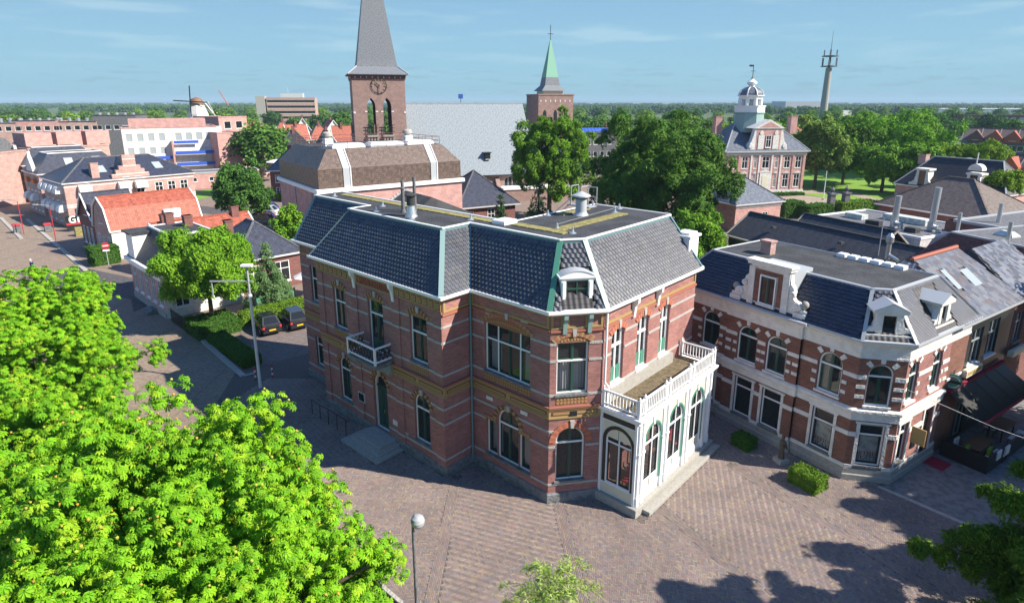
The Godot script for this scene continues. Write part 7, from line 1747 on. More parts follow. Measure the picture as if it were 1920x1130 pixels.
func clump(n: int, size: float, leaf: float, long: float, sd: int) -> ArrayMesh:   # n small leaves about a point
	var r := RandomNumberGenerator.new(); r.seed = sd
	var b := B.new()
	for i in n:
		var p := Vector3(r.randfn(), r.randfn() * 0.7, r.randfn()) * size * 0.45
		var d := Vector3(r.randf_range(-1, 1), r.randf_range(-0.9, 0.3), r.randf_range(-1, 1)).normalized()
		var s := d.cross(Vector3(r.randf_range(-1, 1), 1.5, r.randf_range(-1, 1))).normalized()
		b.q(p - d * leaf * long * 0.5, p + s * leaf * 0.5, p + d * leaf * long * 0.5, p - s * leaf * 0.5)
	return b.mesh()

func blobs(c: Vector3, r: Vector3, n: int, br: float, low := -0.8) -> Array:   # foliage masses spread over an uneven crown
	var o := []
	var lump := FastNoiseLite.new(); lump.seed = 6; lump.frequency = 0.012; lump.fractal_octaves = 2
	for i in n:
		var y := lerpf(low, 0.97, (i + 0.5) / n); var a := i * 2.39996 + rng.randf_range(-0.25, 0.25)
		var s := sqrt(maxf(0.0, 1 - y * y)); var k := rng.randf_range(0.5, 0.95)
		k *= 1.0 + 0.55 * lump.get_noise_3d(cos(a) * s * 90 + c.x * 31, y * 90 + br * 77, sin(a) * s * 90 + r.x * 53)
		if rng.randf() < 0.12: k *= 1.14
		k = minf(k, 1.1)
		o.append([c + Vector3(cos(a) * s, y, sin(a) * s) * r * k, br * rng.randf_range(0.75, 1.25)])
	return o

func foliage(parent: Node3D, mesh: Mesh, bl: Array, n: int, size: Vector2, cols: Array, mid: Vector3, m: Material, droop := 0.5, called := "crown") -> Array:
	var ts := []; var cs := []
	var tot := 0.0
	for b in bl: tot += b[1] * b[1]
	for b in bl:
		var k := int(n * b[1] * b[1] / tot)
		var out: Vector3 = (b[0] - mid).normalized()
		var tone: Color = cols[rng.randi() % cols.size()]
		for i in k:
			var d := (Vector3(rng.randfn(), rng.randfn() * 0.9, rng.randfn()).normalized() + out * 0.45 + Vector3(0, 0.2, 0)).normalized()
			var p: Vector3 = b[0] + d * b[1] * (0.4 + 0.72 * sqrt(rng.randf()) + (0.45 if rng.randf() < 0.08 else 0.0))
			var up := (d * (1 - droop) + Vector3(rng.randf_range(-0.5, 0.5), 0.6, rng.randf_range(-0.5, 0.5))).normalized()
			var f := d - up * d.dot(up)
			f = f.normalized() if f.length() > 0.05 else Vector3.RIGHT
			f = f.rotated(up, rng.randf_range(-0.9, 0.9))
			var s := rng.randf_range(size.x, size.y)
			ts.append(Transform3D(Basis(up.cross(f), up, f).scaled(Vector3.ONE * s), p))
			var g := tone.lerp(cols[rng.randi() % cols.size()], 0.5); var e := rng.randf_range(0.8, 1.2)
			cs.append(Color(g.r * e, g.g * e, g.b * e))
	if called: many(called, mesh, m, parent, ts, cs)
	return [ts, cs]

func trunk(R: Node3D, h: float, r: float, bl: Array, limbs: int, m: Material = null) -> void:
	obj("trunk", B.new().cyl(Vector3(0, -0.1, 0), Vector3(0, h * 0.5, 0), r, r * 0.75, 10).cyl(Vector3(0, h * 0.5, 0), Vector3(0, h, 0), r * 0.75, r * 0.3, 10), m if m else M.bark, R)
	for i in limbs:
		var b: Array = bl[(i * 7 + 3) % bl.size()]
		var s := Vector3(0, h * rng.randf_range(0.4, 0.9), 0)
		var mid: Vector3 = s.lerp(b[0], 0.5) + Vector3(0, -0.1 * h * rng.randf(), 0)
		obj("limb", B.new().cyl(s, mid, r * 0.4, r * 0.25, 6).cyl(mid, b[0], r * 0.25, r * 0.08, 6), m if m else M.bark, R)

func chestnut(label: String, base: Vector3, c: Vector3, r: Vector3, n: int, nb: int, parts: int, extra: Array) -> void:
	var R := thing("chestnut_tree", label, "tree", base, 0, "horse chestnut trees")
	var bl := blobs(c, r, nb, 0.8)
	for e in extra: bl.append(e)
	trunk(R, c.y, 0.4, bl, 26)
	var cols := [Color(0.18, 0.42, 0.012), Color(0.22, 0.46, 0.014), Color(0.145, 0.37, 0.012), Color(0.27, 0.46, 0.018), Color(0.18, 0.4, 0.014), Color(0.13, 0.32, 0.012)]
	var tr := []; var cl := []; var ft := []; var fc := []
	for i in n:                                              # shoots, each with a whorl of five or six drooping leaves
		var b: Array = bl[rng.randi() % bl.size()]
		var out: Vector3 = ((b[0] - c) / r).normalized()
		var d := (Vector3(rng.randfn(), rng.randfn() * 0.8 + 0.25, rng.randfn()).normalized() + out * 0.8).normalized()
		var p: Vector3 = b[0] + d * b[1] * rng.randf_range(0.35, 1.2)
		var up := (d * 0.6 + Vector3(rng.randf_range(-0.35, 0.35), 0.75, rng.randf_range(-0.35, 0.35))).normalized()
		var side := up.cross(Vector3(0.3, 0.1, 0.9)).normalized(); var k := 5 + rng.randi() % 2; var a0 := rng.randf() * TAU
		var tone: Color = cols[rng.randi() % cols.size()]
		for j in k:
			var ra := side.rotated(up, a0 + TAU * j / k + rng.randf_range(-0.3, 0.3))
			var dr := rng.randf_range(0.15, 0.95)
			var f := (ra * cos(dr) - up * sin(dr)).normalized(); var nn := (up * cos(dr) + ra * sin(dr)).normalized()
			var s := rng.randf_range(0.4, 0.72)
			tr.append(Transform3D(Basis(nn.cross(f), nn, f).scaled(Vector3.ONE * s), p + ra * 0.13 * s - up * 0.03 * j))
			var e := rng.randf_range(0.8, 1.2); cl.append(Color(tone.r * e, tone.g * e, tone.b * e))
		if rng.randf() < 0.14:
			ft.append(Transform3D(Basis().scaled(Vector3.ONE * rng.randf_range(0.8, 1.4)), p + up * 0.06)); fc.append(Color(0.5, 0.27, 0.04).lerp(Color(0.35, 0.42, 0.05), rng.randf()))
	var eye := Vector3(0, EYE, 0) - base
	var idx := []
	for i in tr.size(): idx.append([eye.distance_squared_to(tr[i].origin), i])
	idx.sort_custom(func(p, q): return p[0] < q[0])
	var mats := []
	for k in cols:
		var lm: StandardMaterial3D = M.leaf.duplicate(); lm.vertex_color_use_as_albedo = false; lm.albedo_color = k.linear_to_srgb(); mats.append(lm)
	var ts := []; var cs := []
	for j in idx.size():
		var i: int = idx[j][1]
		if j < parts: obj("leaf", M.palm, mats[i % 6], R).transform = tr[i]
		else: ts.append(tr[i]); cs.append(cl[i])
	many("crown", M.palm, M.leaf, R, ts, cs)
	many("conkers", B.new().lathe([Vector2(0, -0.035), Vector2(0.03, -0.015), Vector2(0.03, 0.015), Vector2(0, 0.035)], 6).mesh(), M.clay, R, ft, fc)

func leafy(called: String, label: String, base: Vector3, c: Vector3, r: Vector3, nb: int, br: float, n: int, mesh: Mesh, size: Vector2, cols: Array, group := "", tr := 0.3, droop := 0.5, limbs := 9) -> Node3D:
	var R := thing(called, label, "tree", base, 0, group)
	var bl := blobs(c, r, int(nb * 1.9), br * 0.74)
	trunk(R, c.y + r.y * 0.3, tr, bl, limbs)
	foliage(R, mesh, bl, n, size, cols, c, M.leaf_soft, droop)
	return R

func conifer(called: String, label: String, base: Vector3, h: float, r: float, tiers: int, n: int, mesh: Mesh, size: Vector2, cols: Array, low := 0.08) -> void:
	var R := thing(called, label, "tree", base, 0)
	var bl := []
	for i in tiers:
		var t := lerpf(low, 0.97, (i + 0.5) / tiers); var k := maxi(3, int(9 * (1 - t)))
		for j in k:
			var a := TAU * j / k + i * 0.7
			if low > 0.15:                                    # long level boughs that droop at the tip
				var reach := r * (1.08 - t) * rng.randf_range(0.75, 1.12)
				for e in [0.3, 0.52, 0.72, 0.9]: bl.append([Vector3(cos(a), 0, sin(a)) * reach * e + Vector3(0, h * t - 0.5 * e * e, 0), (0.5 - 0.28 * e) * rng.randf_range(0.8, 1.2)])
				continue
			bl.append([Vector3(cos(a), 0, sin(a)) * r * (1.03 - t) * rng.randf_range(0.45, 1.0) + Vector3(0, h * t, 0), maxf(r * 0.36 * (1.1 - t), 0.2)])
	trunk(R, h * 0.95, 0.02 * h + 0.05, bl, 6)
	foliage(R, mesh, bl, n, size, cols, Vector3(0, h * 0.3, 0), M.leaf_soft, 0.7)

func hedge(called: String, label: String, at: Vector3, yaw: float, w: float, h: float, d: float, cols: Array, n: int, group := "", size := 1.0) -> void:
	var R := thing(called, label, "hedge", at, yaw, group)
	obj("core", B.new().chb(-w / 2 + 0.06, w / 2 - 0.06, -0.02, h - 0.06, -d / 2 + 0.06, d / 2 - 0.06, 0.08), M.earth, R)
	var ts := []; var cs := []
	for i in n:
		var f := rng.randf() * (w * d + 2 * h * (w + d)); var p: Vector3; var up: Vector3
		if f < w * d: p = Vector3(rng.randf_range(-w, w) / 2, h, rng.randf_range(-d, d) / 2); up = Vector3.UP
		elif f < w * d + 2 * h * w: up = Vector3(0, 0, 1 if rng.randf() < 0.5 else -1); p = Vector3(rng.randf_range(-w, w) / 2, rng.randf() * h, up.z * d / 2)
		else: up = Vector3(1 if rng.randf() < 0.5 else -1, 0, 0); p = Vector3(up.x * w / 2, rng.randf() * h, rng.randf_range(-d, d) / 2)
		var t := Basis(Vector3.UP, rng.randf() * TAU)
		t = Basis(Quaternion(Vector3.UP, (up + Vector3(rng.randf_range(-0.5, 0.5), 0.3, rng.randf_range(-0.5, 0.5))).normalized())) * t
		ts.append(Transform3D(t.scaled(Vector3.ONE * rng.randf_range(0.7, 1.2) * size), p - up * rng.randf() * 0.08))
		var c: Color = cols[rng.randi() % cols.size()]; var e := rng.randf_range(0.75, 1.25)
		cs.append(Color(c.r * e, c.g * e, c.b * e))
	many("foliage", M.tuft, M.leaf_soft, R, ts, cs)

func trees() -> void:
	M.palm = palm_leaf()
	M.tuft = clump(9, 0.12, 0.055, 1.7, 3)
	M.frond = clump(16, 0.3, 0.07, 2.6, 4)
	M.needle = clump(14, 0.3, 0.09, 3.2, 5)
	M.leafage = clump(14, 0.6, 0.22, 1.6, 6)
	M.far_leafage = clump(10, 1.1, 0.55, 1.4, 7)
	chestnut("huge horse chestnut tree nearest the lamp with round head", Vector3(-9.4, 0, -13.6), Vector3(0, 5.1, 0), Vector3(5.05, 4.5, 5.0), 13500, 400, 300, [[Vector3(4.2, 2.6, 0.8), 1.0], [Vector3(4.2, 3.6, -0.6), 0.9], [Vector3(-3.4, 7.4, -4.2), 1.0], [Vector3(0.4, 5.6, -5.2), 1.1], [Vector3(-5.8, 6.2, -2.5), 1.3], [Vector3(-6.6, 4.6, 0.0), 1.3], [Vector3(1.6, 6.6, -3.9), 0.7], [Vector3(3.4, 6.0, -1.8), 0.95], [Vector3(4.1, 5.0, -2.2), 0.9], [Vector3(2.5, 6.9, -2.4), 0.9], [Vector3(4.4, 4.2, -1.4), 0.9], [Vector3(3.0, 5.6, -3.4), 0.9]])
	chestnut("horse chestnut tree between the street and the other chestnut", Vector3(-24.6, 0, -27.5), Vector3(0, 5.5, 0), Vector3(5.3, 4.4, 5.2), 11000, 360, 100, [[Vector3(4.6, 4.2, 0.6), 1.1], [Vector3(3.4, 3.2, 3.2), 1.2], [Vector3(6.5, 3.6, 3.4), 0.8], [Vector3(8.3, 3.4, 4.0), 0.7]])
	chestnut("horse chestnut tree at the street corner behind the others", Vector3(-17.8, 0, -19.0), Vector3(0, 4.3, 0), Vector3(4.6, 3.6, 4.2), 6000, 240, 60, [])
	# drooping young willow
	var W := thing("young_willow", "slender young weeping tree standing alone on the brick square", "tree", Vector3(1.15, 0, -14.9))
	obj("trunk", B.new().cyl(Vector3(0, -0.05, 0), Vector3(0, 4.2, 0), 0.07, 0.03, 7), M.bark, W)
	var wt := []; var wc := []
	for i in 34:
		var a := i * 2.4 + rng.randf() * 0.3; var L := rng.randf_range(0.9, 1.75); var st := Vector3(0, rng.randf_range(3.4, 4.2), 0)
		var pts := []
		for k in 7:
			var t := k / 6.0
			pts.append(st + Vector3(cos(a), 0, sin(a)) * L * t + Vector3(0, 0.45 * sin(t * 2.2) - 0.55 * t * t, 0))
		obj("twig", B.new().tube(pts, 0.009, 4), M.moss, W)
		for k in 26:
			var t := rng.randf_range(0.15, 1.0) * 6; var p: Vector3 = pts[int(t) % 6].lerp(pts[int(t) % 6 + 1], fmod(t, 1.0))
			wt.append(Transform3D(Basis(Vector3(rng.randfn(), rng.randfn(), rng.randfn()).normalized(), rng.randf() * TAU), p + Vector3(rng.randfn(), rng.randfn() - 1, rng.randfn()) * 0.05)); wc.append([Color(0.33, 0.45, 0.1), Color(0.25, 0.4, 0.05), Color(0.4, 0.48, 0.18)][rng.randi() % 3])
	many("crown", clump(5, 0.14, 0.03, 5.0, 11), M.leaf, W, wt, wc)
	# dark feathery conifers at the right edge
	var dk := [Color(0.06, 0.13, 0.014), Color(0.08, 0.16, 0.016), Color(0.1, 0.18, 0.016)]
	conifer("larch", "dark feathery conifer at the edge of the square by the terrace", Vector3(17.2, 0, -15.6), 9.8, 5.0, 10, 15000, M.needle, Vector2(0.4, 0.75), [Color(0.09, 0.17, 0.01), Color(0.14, 0.23, 0.012), Color(0.06, 0.13, 0.01)], 0.2)
	conifer("larch", "feathery conifer standing on the cafe terrace pavement", Vector3(25.4, 0, -21.2), 8.6, 3.2, 9, 7000, M.needle, Vector2(0.4, 0.75), dk, 0.2)
	conifer("larch", "slender feathery conifer between the two others at the terrace edge", Vector3(21.6, 0, -18.5), 7.6, 3.0, 8, 6500, M.needle, Vector2(0.4, 0.75), dk, 0.2)
	leafy("plane_tree", "broad tree shading the cafe terrace from the far side", Vector3(34.5, 0, -27.5), Vector3(0, 7.2, 0), Vector3(4.6, 4.4, 5.0), 60, 1.3, 5000, M.leafage, Vector2(0.7, 1.2), [Color(0.06, 0.14, 0.02), Color(0.08, 0.17, 0.025)])
	leafy("plane_tree", "broad tree beyond the feathery conifers at the edge of the terrace", Vector3(34.0, 0, -20.0), Vector3(0, 7.6, 0), Vector3(4.6, 4.6, 4.6), 60, 1.3, 5000, M.leafage, Vector2(0.7, 1.2), [Color(0.06, 0.14, 0.02), Color(0.08, 0.17, 0.025)])
	# street side of the corner building
	var mg := [Color(0.17, 0.36, 0.02), Color(0.21, 0.4, 0.025), Color(0.12, 0.28, 0.02)]
	leafy("honey_locust", "feathery light green tree rising from the clipped hedge", Vector3(-24.7, 0, -46.6), Vector3(0.1, 5.4, 0.3), Vector3(3.4, 2.9, 3.2), 60, 0.8, 7500, M.frond, Vector2(0.9, 1.6), mg, "", 0.2, 0.6, 14)
	conifer("blue_fir", "pale green fir with pointed top beside the green gate", Vector3(-21.6, 0, -51.0), 6.2, 1.9, 11, 2600, M.needle, Vector2(0.5, 0.9), [Color(0.13, 0.24, 0.09), Color(0.17, 0.28, 0.12)])
	leafy("garden_tree", "slim young tree between the car park and the corner building", Vector3(-26.3, 0, -70.0), Vector3(0, 3.6, 0), Vector3(1.5, 2.2, 1.5), 20, 0.7, 900, M.leafage, Vector2(0.5, 0.9), mg, "", 0.1)
	leafy("lime_tree", "dark green tree at the edge of the car park", Vector3(-41.0, 0, -90.5), Vector3(0, 5.0, 0), Vector3(3.9, 3.8, 3.6), 40, 1.2, 2600, M.leafage, Vector2(0.7, 1.2), [Color(0.07, 0.17, 0.03), Color(0.09, 0.21, 0.035)])
	var gk := [Color(0.15, 0.31, 0.022), Color(0.2, 0.37, 0.028), Color(0.11, 0.24, 0.02)]
	leafy("ginkgo", "tall bright green tree with upright shoots before the church", Vector3(5.9, 0, -94.0), Vector3(0, 9.4, 0), Vector3(6.2, 7.4, 5.5), 110, 1.0, 12000, M.leafage, Vector2(0.42, 0.8), gk, "", 0.4, 0.2)
	leafy("beech", "broad dark green tree filling the gap between church and town hall", Vector3(19.6, 0, -78.0), Vector3(0, 8.4, 0), Vector3(9.2, 8.2, 8.5), 150, 1.35, 26000, M.leafage, Vector2(0.4, 0.8), [Color(0.075, 0.18, 0.026), Color(0.1, 0.21, 0.03), Color(0.13, 0.25, 0.04)], "", 0.6)
	for a in [[Vector3(-1.5, 0, -78), 6.4, 1.7], [Vector3(3.6, 0, -80), 7.6, 2.6]]: conifer("garden_conifer", "small dark conifer behind the flat roof" if a[1] > 7 else "narrow conifer beside the blue roofed house", a[0], a[1], a[2], 8, 900, M.leafage, Vector2(0.4, 0.7), [Color(0.06, 0.12, 0.06), Color(0.05, 0.13, 0.03)])
	leafy("yard_tree", "bushy green tree in the yard behind the dark sheds", Vector3(20.5, 0, -64.0), Vector3(0, 3.2, 0), Vector3(3.0, 3.0, 3.0), 26, 1.0, 2200, M.leafage, Vector2(0.5, 0.9), gk)
	leafy("yard_tree", "low spreading tree beside the rear gable of the corner building", Vector3(15.5, 0, -60.0), Vector3(0, 2.6, 0), Vector3(3.2, 2.4, 3.0), 26, 0.9, 2000, M.leafage, Vector2(0.5, 0.9), gk)
	# town hall park
	var wl := [Color(0.2, 0.3, 0.06), Color(0.16, 0.26, 0.05), Color(0.24, 0.33, 0.07)]
	var pk := [["weeping_willow", "yellowish weeping willow against the town hall", 1527, 355, 128, 14.5, 5.0, wl], ["park_tree", "round dark tree with bare trunk on the lawn", 1580, 345, 134, 12.5, 7.0, dk + gk], ["park_tree", "broad bright tree in the town hall park", 1690, 330, 150, 15.0, 10.0, gk + mg], ["park_tree", "tree at the park corner over the lawn", 1655, 348, 122, 9.5, 4.0, gk], ["park_tree", "leafy tree at the right side of the park", 1715, 345, 120, 9.5, 4.5, gk], ["park_tree", "tall tree behind the weeping willow", 1600, 330, 175, 14.0, 8.0, gk]]
	for a in pk:
		var p := dp(a[2], a[3], a[4])
		var h: float = a[5]; var r: float = a[6]
		leafy(a[0], a[1], Vector3(p.x, 0, p.z), Vector3(0, h * 0.6, 0), Vector3(r, h * 0.42, r), 55, r * 0.24, 3600, M.leafage, Vector2(0.9, 1.5), a[7], "", 0.35, 0.8 if a[0] == "weeping_willow" else 0.4)
	for a in [[1770, 290, 128, "left"], [1810, 290, 126, "middle"], [1858, 285, 122, "x"], [1885, 340, 92, "y"]]:
		var p := dp(a[0], a[1], a[2])
		leafy("clipped_tree", {"left": "bright clipped bushy tree next to the park trees", "middle": "bright clipped tree before the first red gable", "x": "bright flat topped tree among the red gables", "y": "bright mop headed tree beside the scrolled gable house"}[a[3]], Vector3(p.x, 0, p.z), Vector3(0, p.y, 0), Vector3(3.6, 2.0, 3.0) * a[2] / 122.0, 26, 0.9, 1100, M.leafage, Vector2(0.6, 1.0), [Color(0.22, 0.34, 0.02), Color(0.17, 0.28, 0.02)], "", 0.2)
	# trees of the town beyond: five crowns, copied
	var protos := []
	var tones := [[Color(0.08, 0.18, 0.03), Color(0.1, 0.21, 0.035)], [Color(0.13, 0.24, 0.035), Color(0.16, 0.28, 0.04)], [Color(0.05, 0.12, 0.03), Color(0.07, 0.15, 0.035)], [Color(0.18, 0.29, 0.045), Color(0.14, 0.25, 0.035)]]
	var kinds := ["mid green rounded tree in the town beyond the rooftops", "fresh green spreading tree in the town beyond the rooftops", "dark bluish tree in the town beyond the rooftops", "light green loose tree in the town beyond the rooftops"]
	var spots := []
	for i in 190:
		var d := 150.0 + 620.0 * pow((i + 0.5) / 190.0, 1.15)
		var u := fmod(i * 613.7 + 91.0, 2060.0) - 70.0
		if d < 215 and (u < 480 or (u > 640 and u < 1090) or u > 1770): continue
		if d < 240 and u > 470 and u < 640: continue
		spots.append([u, d, i % 4])
	for a in [[60, 215, 2], [130, 240, 2], [215, 260, 1], [300, 300, 2], [1130, 190, 1], [1160, 210, 3], [1210, 230, 1], [1300, 220, 2], [1330, 240, 1], [1460, 170, 1], [1755, 260, 0], [1780, 250, 2], [1800, 300, 2], [490, 150, 0], [530, 200, 1], [640, 260, 0], [560, 300, 0], [600, 330, 2], [470, 160, 3]]: spots.append(a)
	for a in spots:
		var k: int = a[2]
		var p := dp(a[0], 215, a[1])
		var R: Node3D
		if protos.size() <= 3 and not protos.any(func(q): return q[0] == k):
			R = leafy("town_tree", kinds[k], Vector3.ZERO, Vector3(0, 6.6, 0), Vector3(4.6, 4.6, 4.6), 26, 1.5, 420, M.far_leafage, Vector2(0.7, 1.3), tones[k], "trees of the town", 0.3, 0.4, 4)
			protos.append([k, R])
		else:
			for q in protos:
				if q[0] == k: R = q[1].duplicate()
			R.name = numbered("town_tree"); add_child(R, true)
		R.position = Vector3(p.x, 0, p.z); R.rotation.y = a[0] * 1.7
		var s := 0.85 + 0.35 * fmod(a[0] * 0.37 + a[1] * 0.11, 1.0)
		R.scale = Vector3(s * 1.15, s * 0.95, s * 1.15)
	# woods towards the horizon: one mass
	var ts := []; var cs := []
	for i in 9000:
		var d := 760.0 * pow(5.2, rng.randf()); var u := rng.randf_range(-1200, 3100)
		var p := dp(u, 205, d)
		var band := sin(d * 0.012 + u * 0.002) + sin(u * 0.011 + d * 0.003)
		if band < -0.1: continue
		ts.append(Transform3D(Basis(Vector3.UP, rng.randf() * TAU).scaled(Vector3(1, 0.85, 1) * rng.randf_range(0.8, 1.3)), Vector3(p.x, 0, p.z))); cs.append([Color(0.05, 0.11, 0.03), Color(0.07, 0.13, 0.035), Color(0.04, 0.09, 0.03)][rng.randi() % 3])
	var wb := B.new()
	var r2 := RandomNumberGenerator.new(); r2.seed = 5
	for i in 26:
		var q := Vector3(r2.randfn() * 4.5, r2.randf_range(1.0, 10.0), r2.randfn() * 4.5)
		wb.lathe([Vector2(0.1, -2.0), Vector2(1.7, -0.8), Vector2(1.6, 0.9), Vector2(0.1, 2.0)], 5, q * Vector3(1, 1, 1), false)
	var wd := many("woods", wb.mesh(), M.leaf_soft, self, ts, cs)
	wd.set_meta("label", "distant dark woods along the flat horizon"); wd.set_meta("category", "woods")
	# hedges
	var hg := [Color(0.06, 0.15, 0.02), Color(0.08, 0.19, 0.025), Color(0.045, 0.12, 0.018)]
	var hb := [Color(0.13, 0.24, 0.02), Color(0.1, 0.2, 0.02), Color(0.17, 0.28, 0.025)]
	hedge("box_hedge", "clipped box hedge block lit on the brick square", Vector3(14.3, 0, -25.4), -57, 1.35, 0.72, 0.95, hb, 2600)
	hedge("box_hedge", "clipped box hedge block in the shade between veranda and banded corner building", Vector3(12.5, 0, -28.8), -57, 1.0, 0.6, 0.8, hg, 1500)
	hedge("long_hedge", "tall hedge block round the foot of the feathery tree", Vector3(-24.2, 0, -45.6), -44, 3.2, 1.1, 3.2, hg, 4200, "", 1.3)
	hedge("long_hedge", "low narrow hedge along the kerb of the parking court", Vector3(-20.6, 0, -41.2), -44, 6.6, 0.7, 1.2, hg, 5000, "", 1.3)
	hedge("garden_hedge", "garden hedge behind the iron fence", Vector3(-20.6, 0, -48.8), 46, 5.5, 1.1, 0.8, hb, 2600, "", 1.5)
	hedge("garden_hedge", "round shrubs beside the no entry sign", gp(196, 492), 46, 2.6, 1.9, 2.4, hg, 2600, "", 1.8)
	hedge("garden_hedge", "bright green front hedge of the slate roofed villa", gp(548, 374), 30, 5.0, 1.2, 1.4, hb, 1500, "", 2.2)
	hedge("garden_hedge", "curved hedge beside the park gate", gp(1600, 395), 20, 8.0, 1.6, 2.4, hb, 2600, "", 2.4)
	hedge("garden_hedge", "square hedge at the gate lodge", gp(1478, 405), 20, 4.0, 2.4, 2.4, hg, 2000, "", 2.4)
	hedge("garden_hedge", "square hedge between lodge and park gate", gp(1527, 407), 20, 5.0, 2.0, 2.4, hg, 2000, "", 2.4)
	hedge("garden_hedge", "bright garden shrubs behind the corner building", Vector3(0.6, 0, -72), 28, 5.0, 2.2, 2.0, hb, 2400, "", 2.0)
	hedge("garden_hedge", "low flower bed before the town hall front", gp(1470, 366), 8, 8.0, 0.5, 1.2, hg, 1200, "", 2.0)

func car(label: String, at: Vector3, yaw: float, paint: Color, o := {}) -> void:   # nose towards +x
	var R := thing("parked_car", label, "car", at, yaw, o.get("group", ""))
	var L: float = o.get("l", 4.0); var H: float = o.get("h", 1.48); var W: float = o.get("w", 1.7)
	var key := "car %.2f %.2f" % [paint.r, paint.b]
	if not M.has(key):
		var pm := mat(key, paint.r, paint.g, paint.b, 0.3, 0.2); pm.clearcoat_enabled = true; pm.clearcoat_roughness = 0.08
	# lower body: stations along the car: x, half width, bottom, top
	var st := [[-0.5, 0.8, 0.32, 0.72], [-0.485, 0.92, 0.24, 0.86], [-0.4, 1.0, 0.2, 0.94], [-0.1, 1.0, 0.2, 0.95], [0.2, 1.0, 0.2, 0.94], [0.36, 0.98, 0.2, 0.86], [0.46, 0.9, 0.24, 0.72], [0.5, 0.72, 0.3, 0.55]]
	var b := B.new()
	var prof := func(s: Array) -> Array:
		var x: float = s[0] * L; var w: float = s[1] * W / 2; var y0: float = s[2]; var y1: float = s[3] * H / 1.48
		return [Vector3(x, y0, -w * 0.9), Vector3(x, (y0 + y1) * 0.5, -w), Vector3(x, y1 - 0.06, -w * 0.96), Vector3(x, y1, -w * 0.84), Vector3(x, y1 + 0.02, 0), Vector3(x, y1, w * 0.84), Vector3(x, y1 - 0.06, w * 0.96), Vector3(x, (y0 + y1) * 0.5, w), Vector3(x, y0, w * 0.9)]
	for i in st.size() - 1:
		var p: Array = prof.call(st[i]); var q: Array = prof.call(st[i + 1])
		for k in p.size(): b.q(q[k], p[k], p[(k + 1) % p.size()], q[(k + 1) % p.size()])
	b.face(prof.call(st[0]))
	var e: Array = prof.call(st[-1]); e.reverse(); b.face(e)
	var rear: float = o.get("rear", -0.47)
	# roof with pillars
	var y1 := 0.9 * H / 1.48
	var cb := [Vector3(rear * L, y1, W * 0.43), Vector3(0.27 * L, y1, W * 0.43), Vector3(0.27 * L, y1, -W * 0.43), Vector3(rear * L, y1, -W * 0.43)]
	var ct := [Vector3((rear + 0.14) * L, H, W * 0.32), Vector3(0.06 * L, H, W * 0.32), Vector3(0.06 * L, H, -W * 0.32), Vector3((rear + 0.14) * L, H, -W * 0.32)]
	for i in 4: b.q(cb[i], cb[(i + 1) % 4], ct[(i + 1) % 4], ct[i])
	b.face(ct)
	obj("body", b, M[key], R)
	for i in 4:
		var j := (i + 1) % 4
		var nn: Vector3 = (cb[j] - cb[i]).cross(ct[i] - cb[i]).normalized() * 0.008
		var f := func(s: float, t: float) -> Vector3: return cb[i].lerp(cb[j], s).lerp(ct[i].lerp(ct[j], s), t) + nn
		if i in [0, 2]:
			for s in [[0.07, 0.48], [0.53, 0.9]]: obj("side_window", B.new().q(f.call(s[0], 0.08), f.call(s[1], 0.08), f.call(s[1], 0.9), f.call(s[0], 0.9)), M.glass_dark, R)
		else: obj("windscreen" if i == 1 else "rear_window", B.new().q(f.call(0.07, 0.08), f.call(0.93, 0.08), f.call(0.9, 0.92), f.call(0.1, 0.92)), M.glass_dark, R)
	for x in [-0.31, 0.31]:
		for s in [-1, 1]:
			var w := obj("wheel", B.new().cyl(Vector3(x * L, 0.31, s * (W / 2 - 0.2)), Vector3(x * L, 0.31, s * (W / 2 + 0.005)), 0.31, 0.31, 18), M.rubber, R)
			obj("rim", B.new().cyl(Vector3(x * L, 0.31, s * (W / 2 + 0.003)), Vector3(x * L, 0.31, s * (W / 2 + 0.015)), 0.2, 0.17, 14), M.zinc, w)
	for s in [-1, 1]:
		obj("tail_light", B.new().cb(Vector3(-0.49 * L, 0.72, s * W * 0.4), Vector3(0.1, 0.2, 0.16)), M.red_paint, R)
		obj("headlight", B.new().cb(Vector3(0.465 * L, 0.62, s * W * 0.33), Vector3(0.16, 0.12, 0.24)), M.window_grey, R)
		obj("mirror", B.new().cb(Vector3(0.17 * L, 1.0 * H / 1.48, s * (W / 2 + 0.06)), Vector3(0.1, 0.12, 0.16)), M[key], R)
	obj("bumper", B.new().chb(-0.51 * L, -0.46 * L, 0.26, 0.46, -W * 0.44, W * 0.44, 0.03), M[key], R)
	obj("number_plate", B.new().cb(Vector3(-0.512 * L, 0.5, 0), Vector3(0.02, 0.11, 0.5)), M.plate, R)

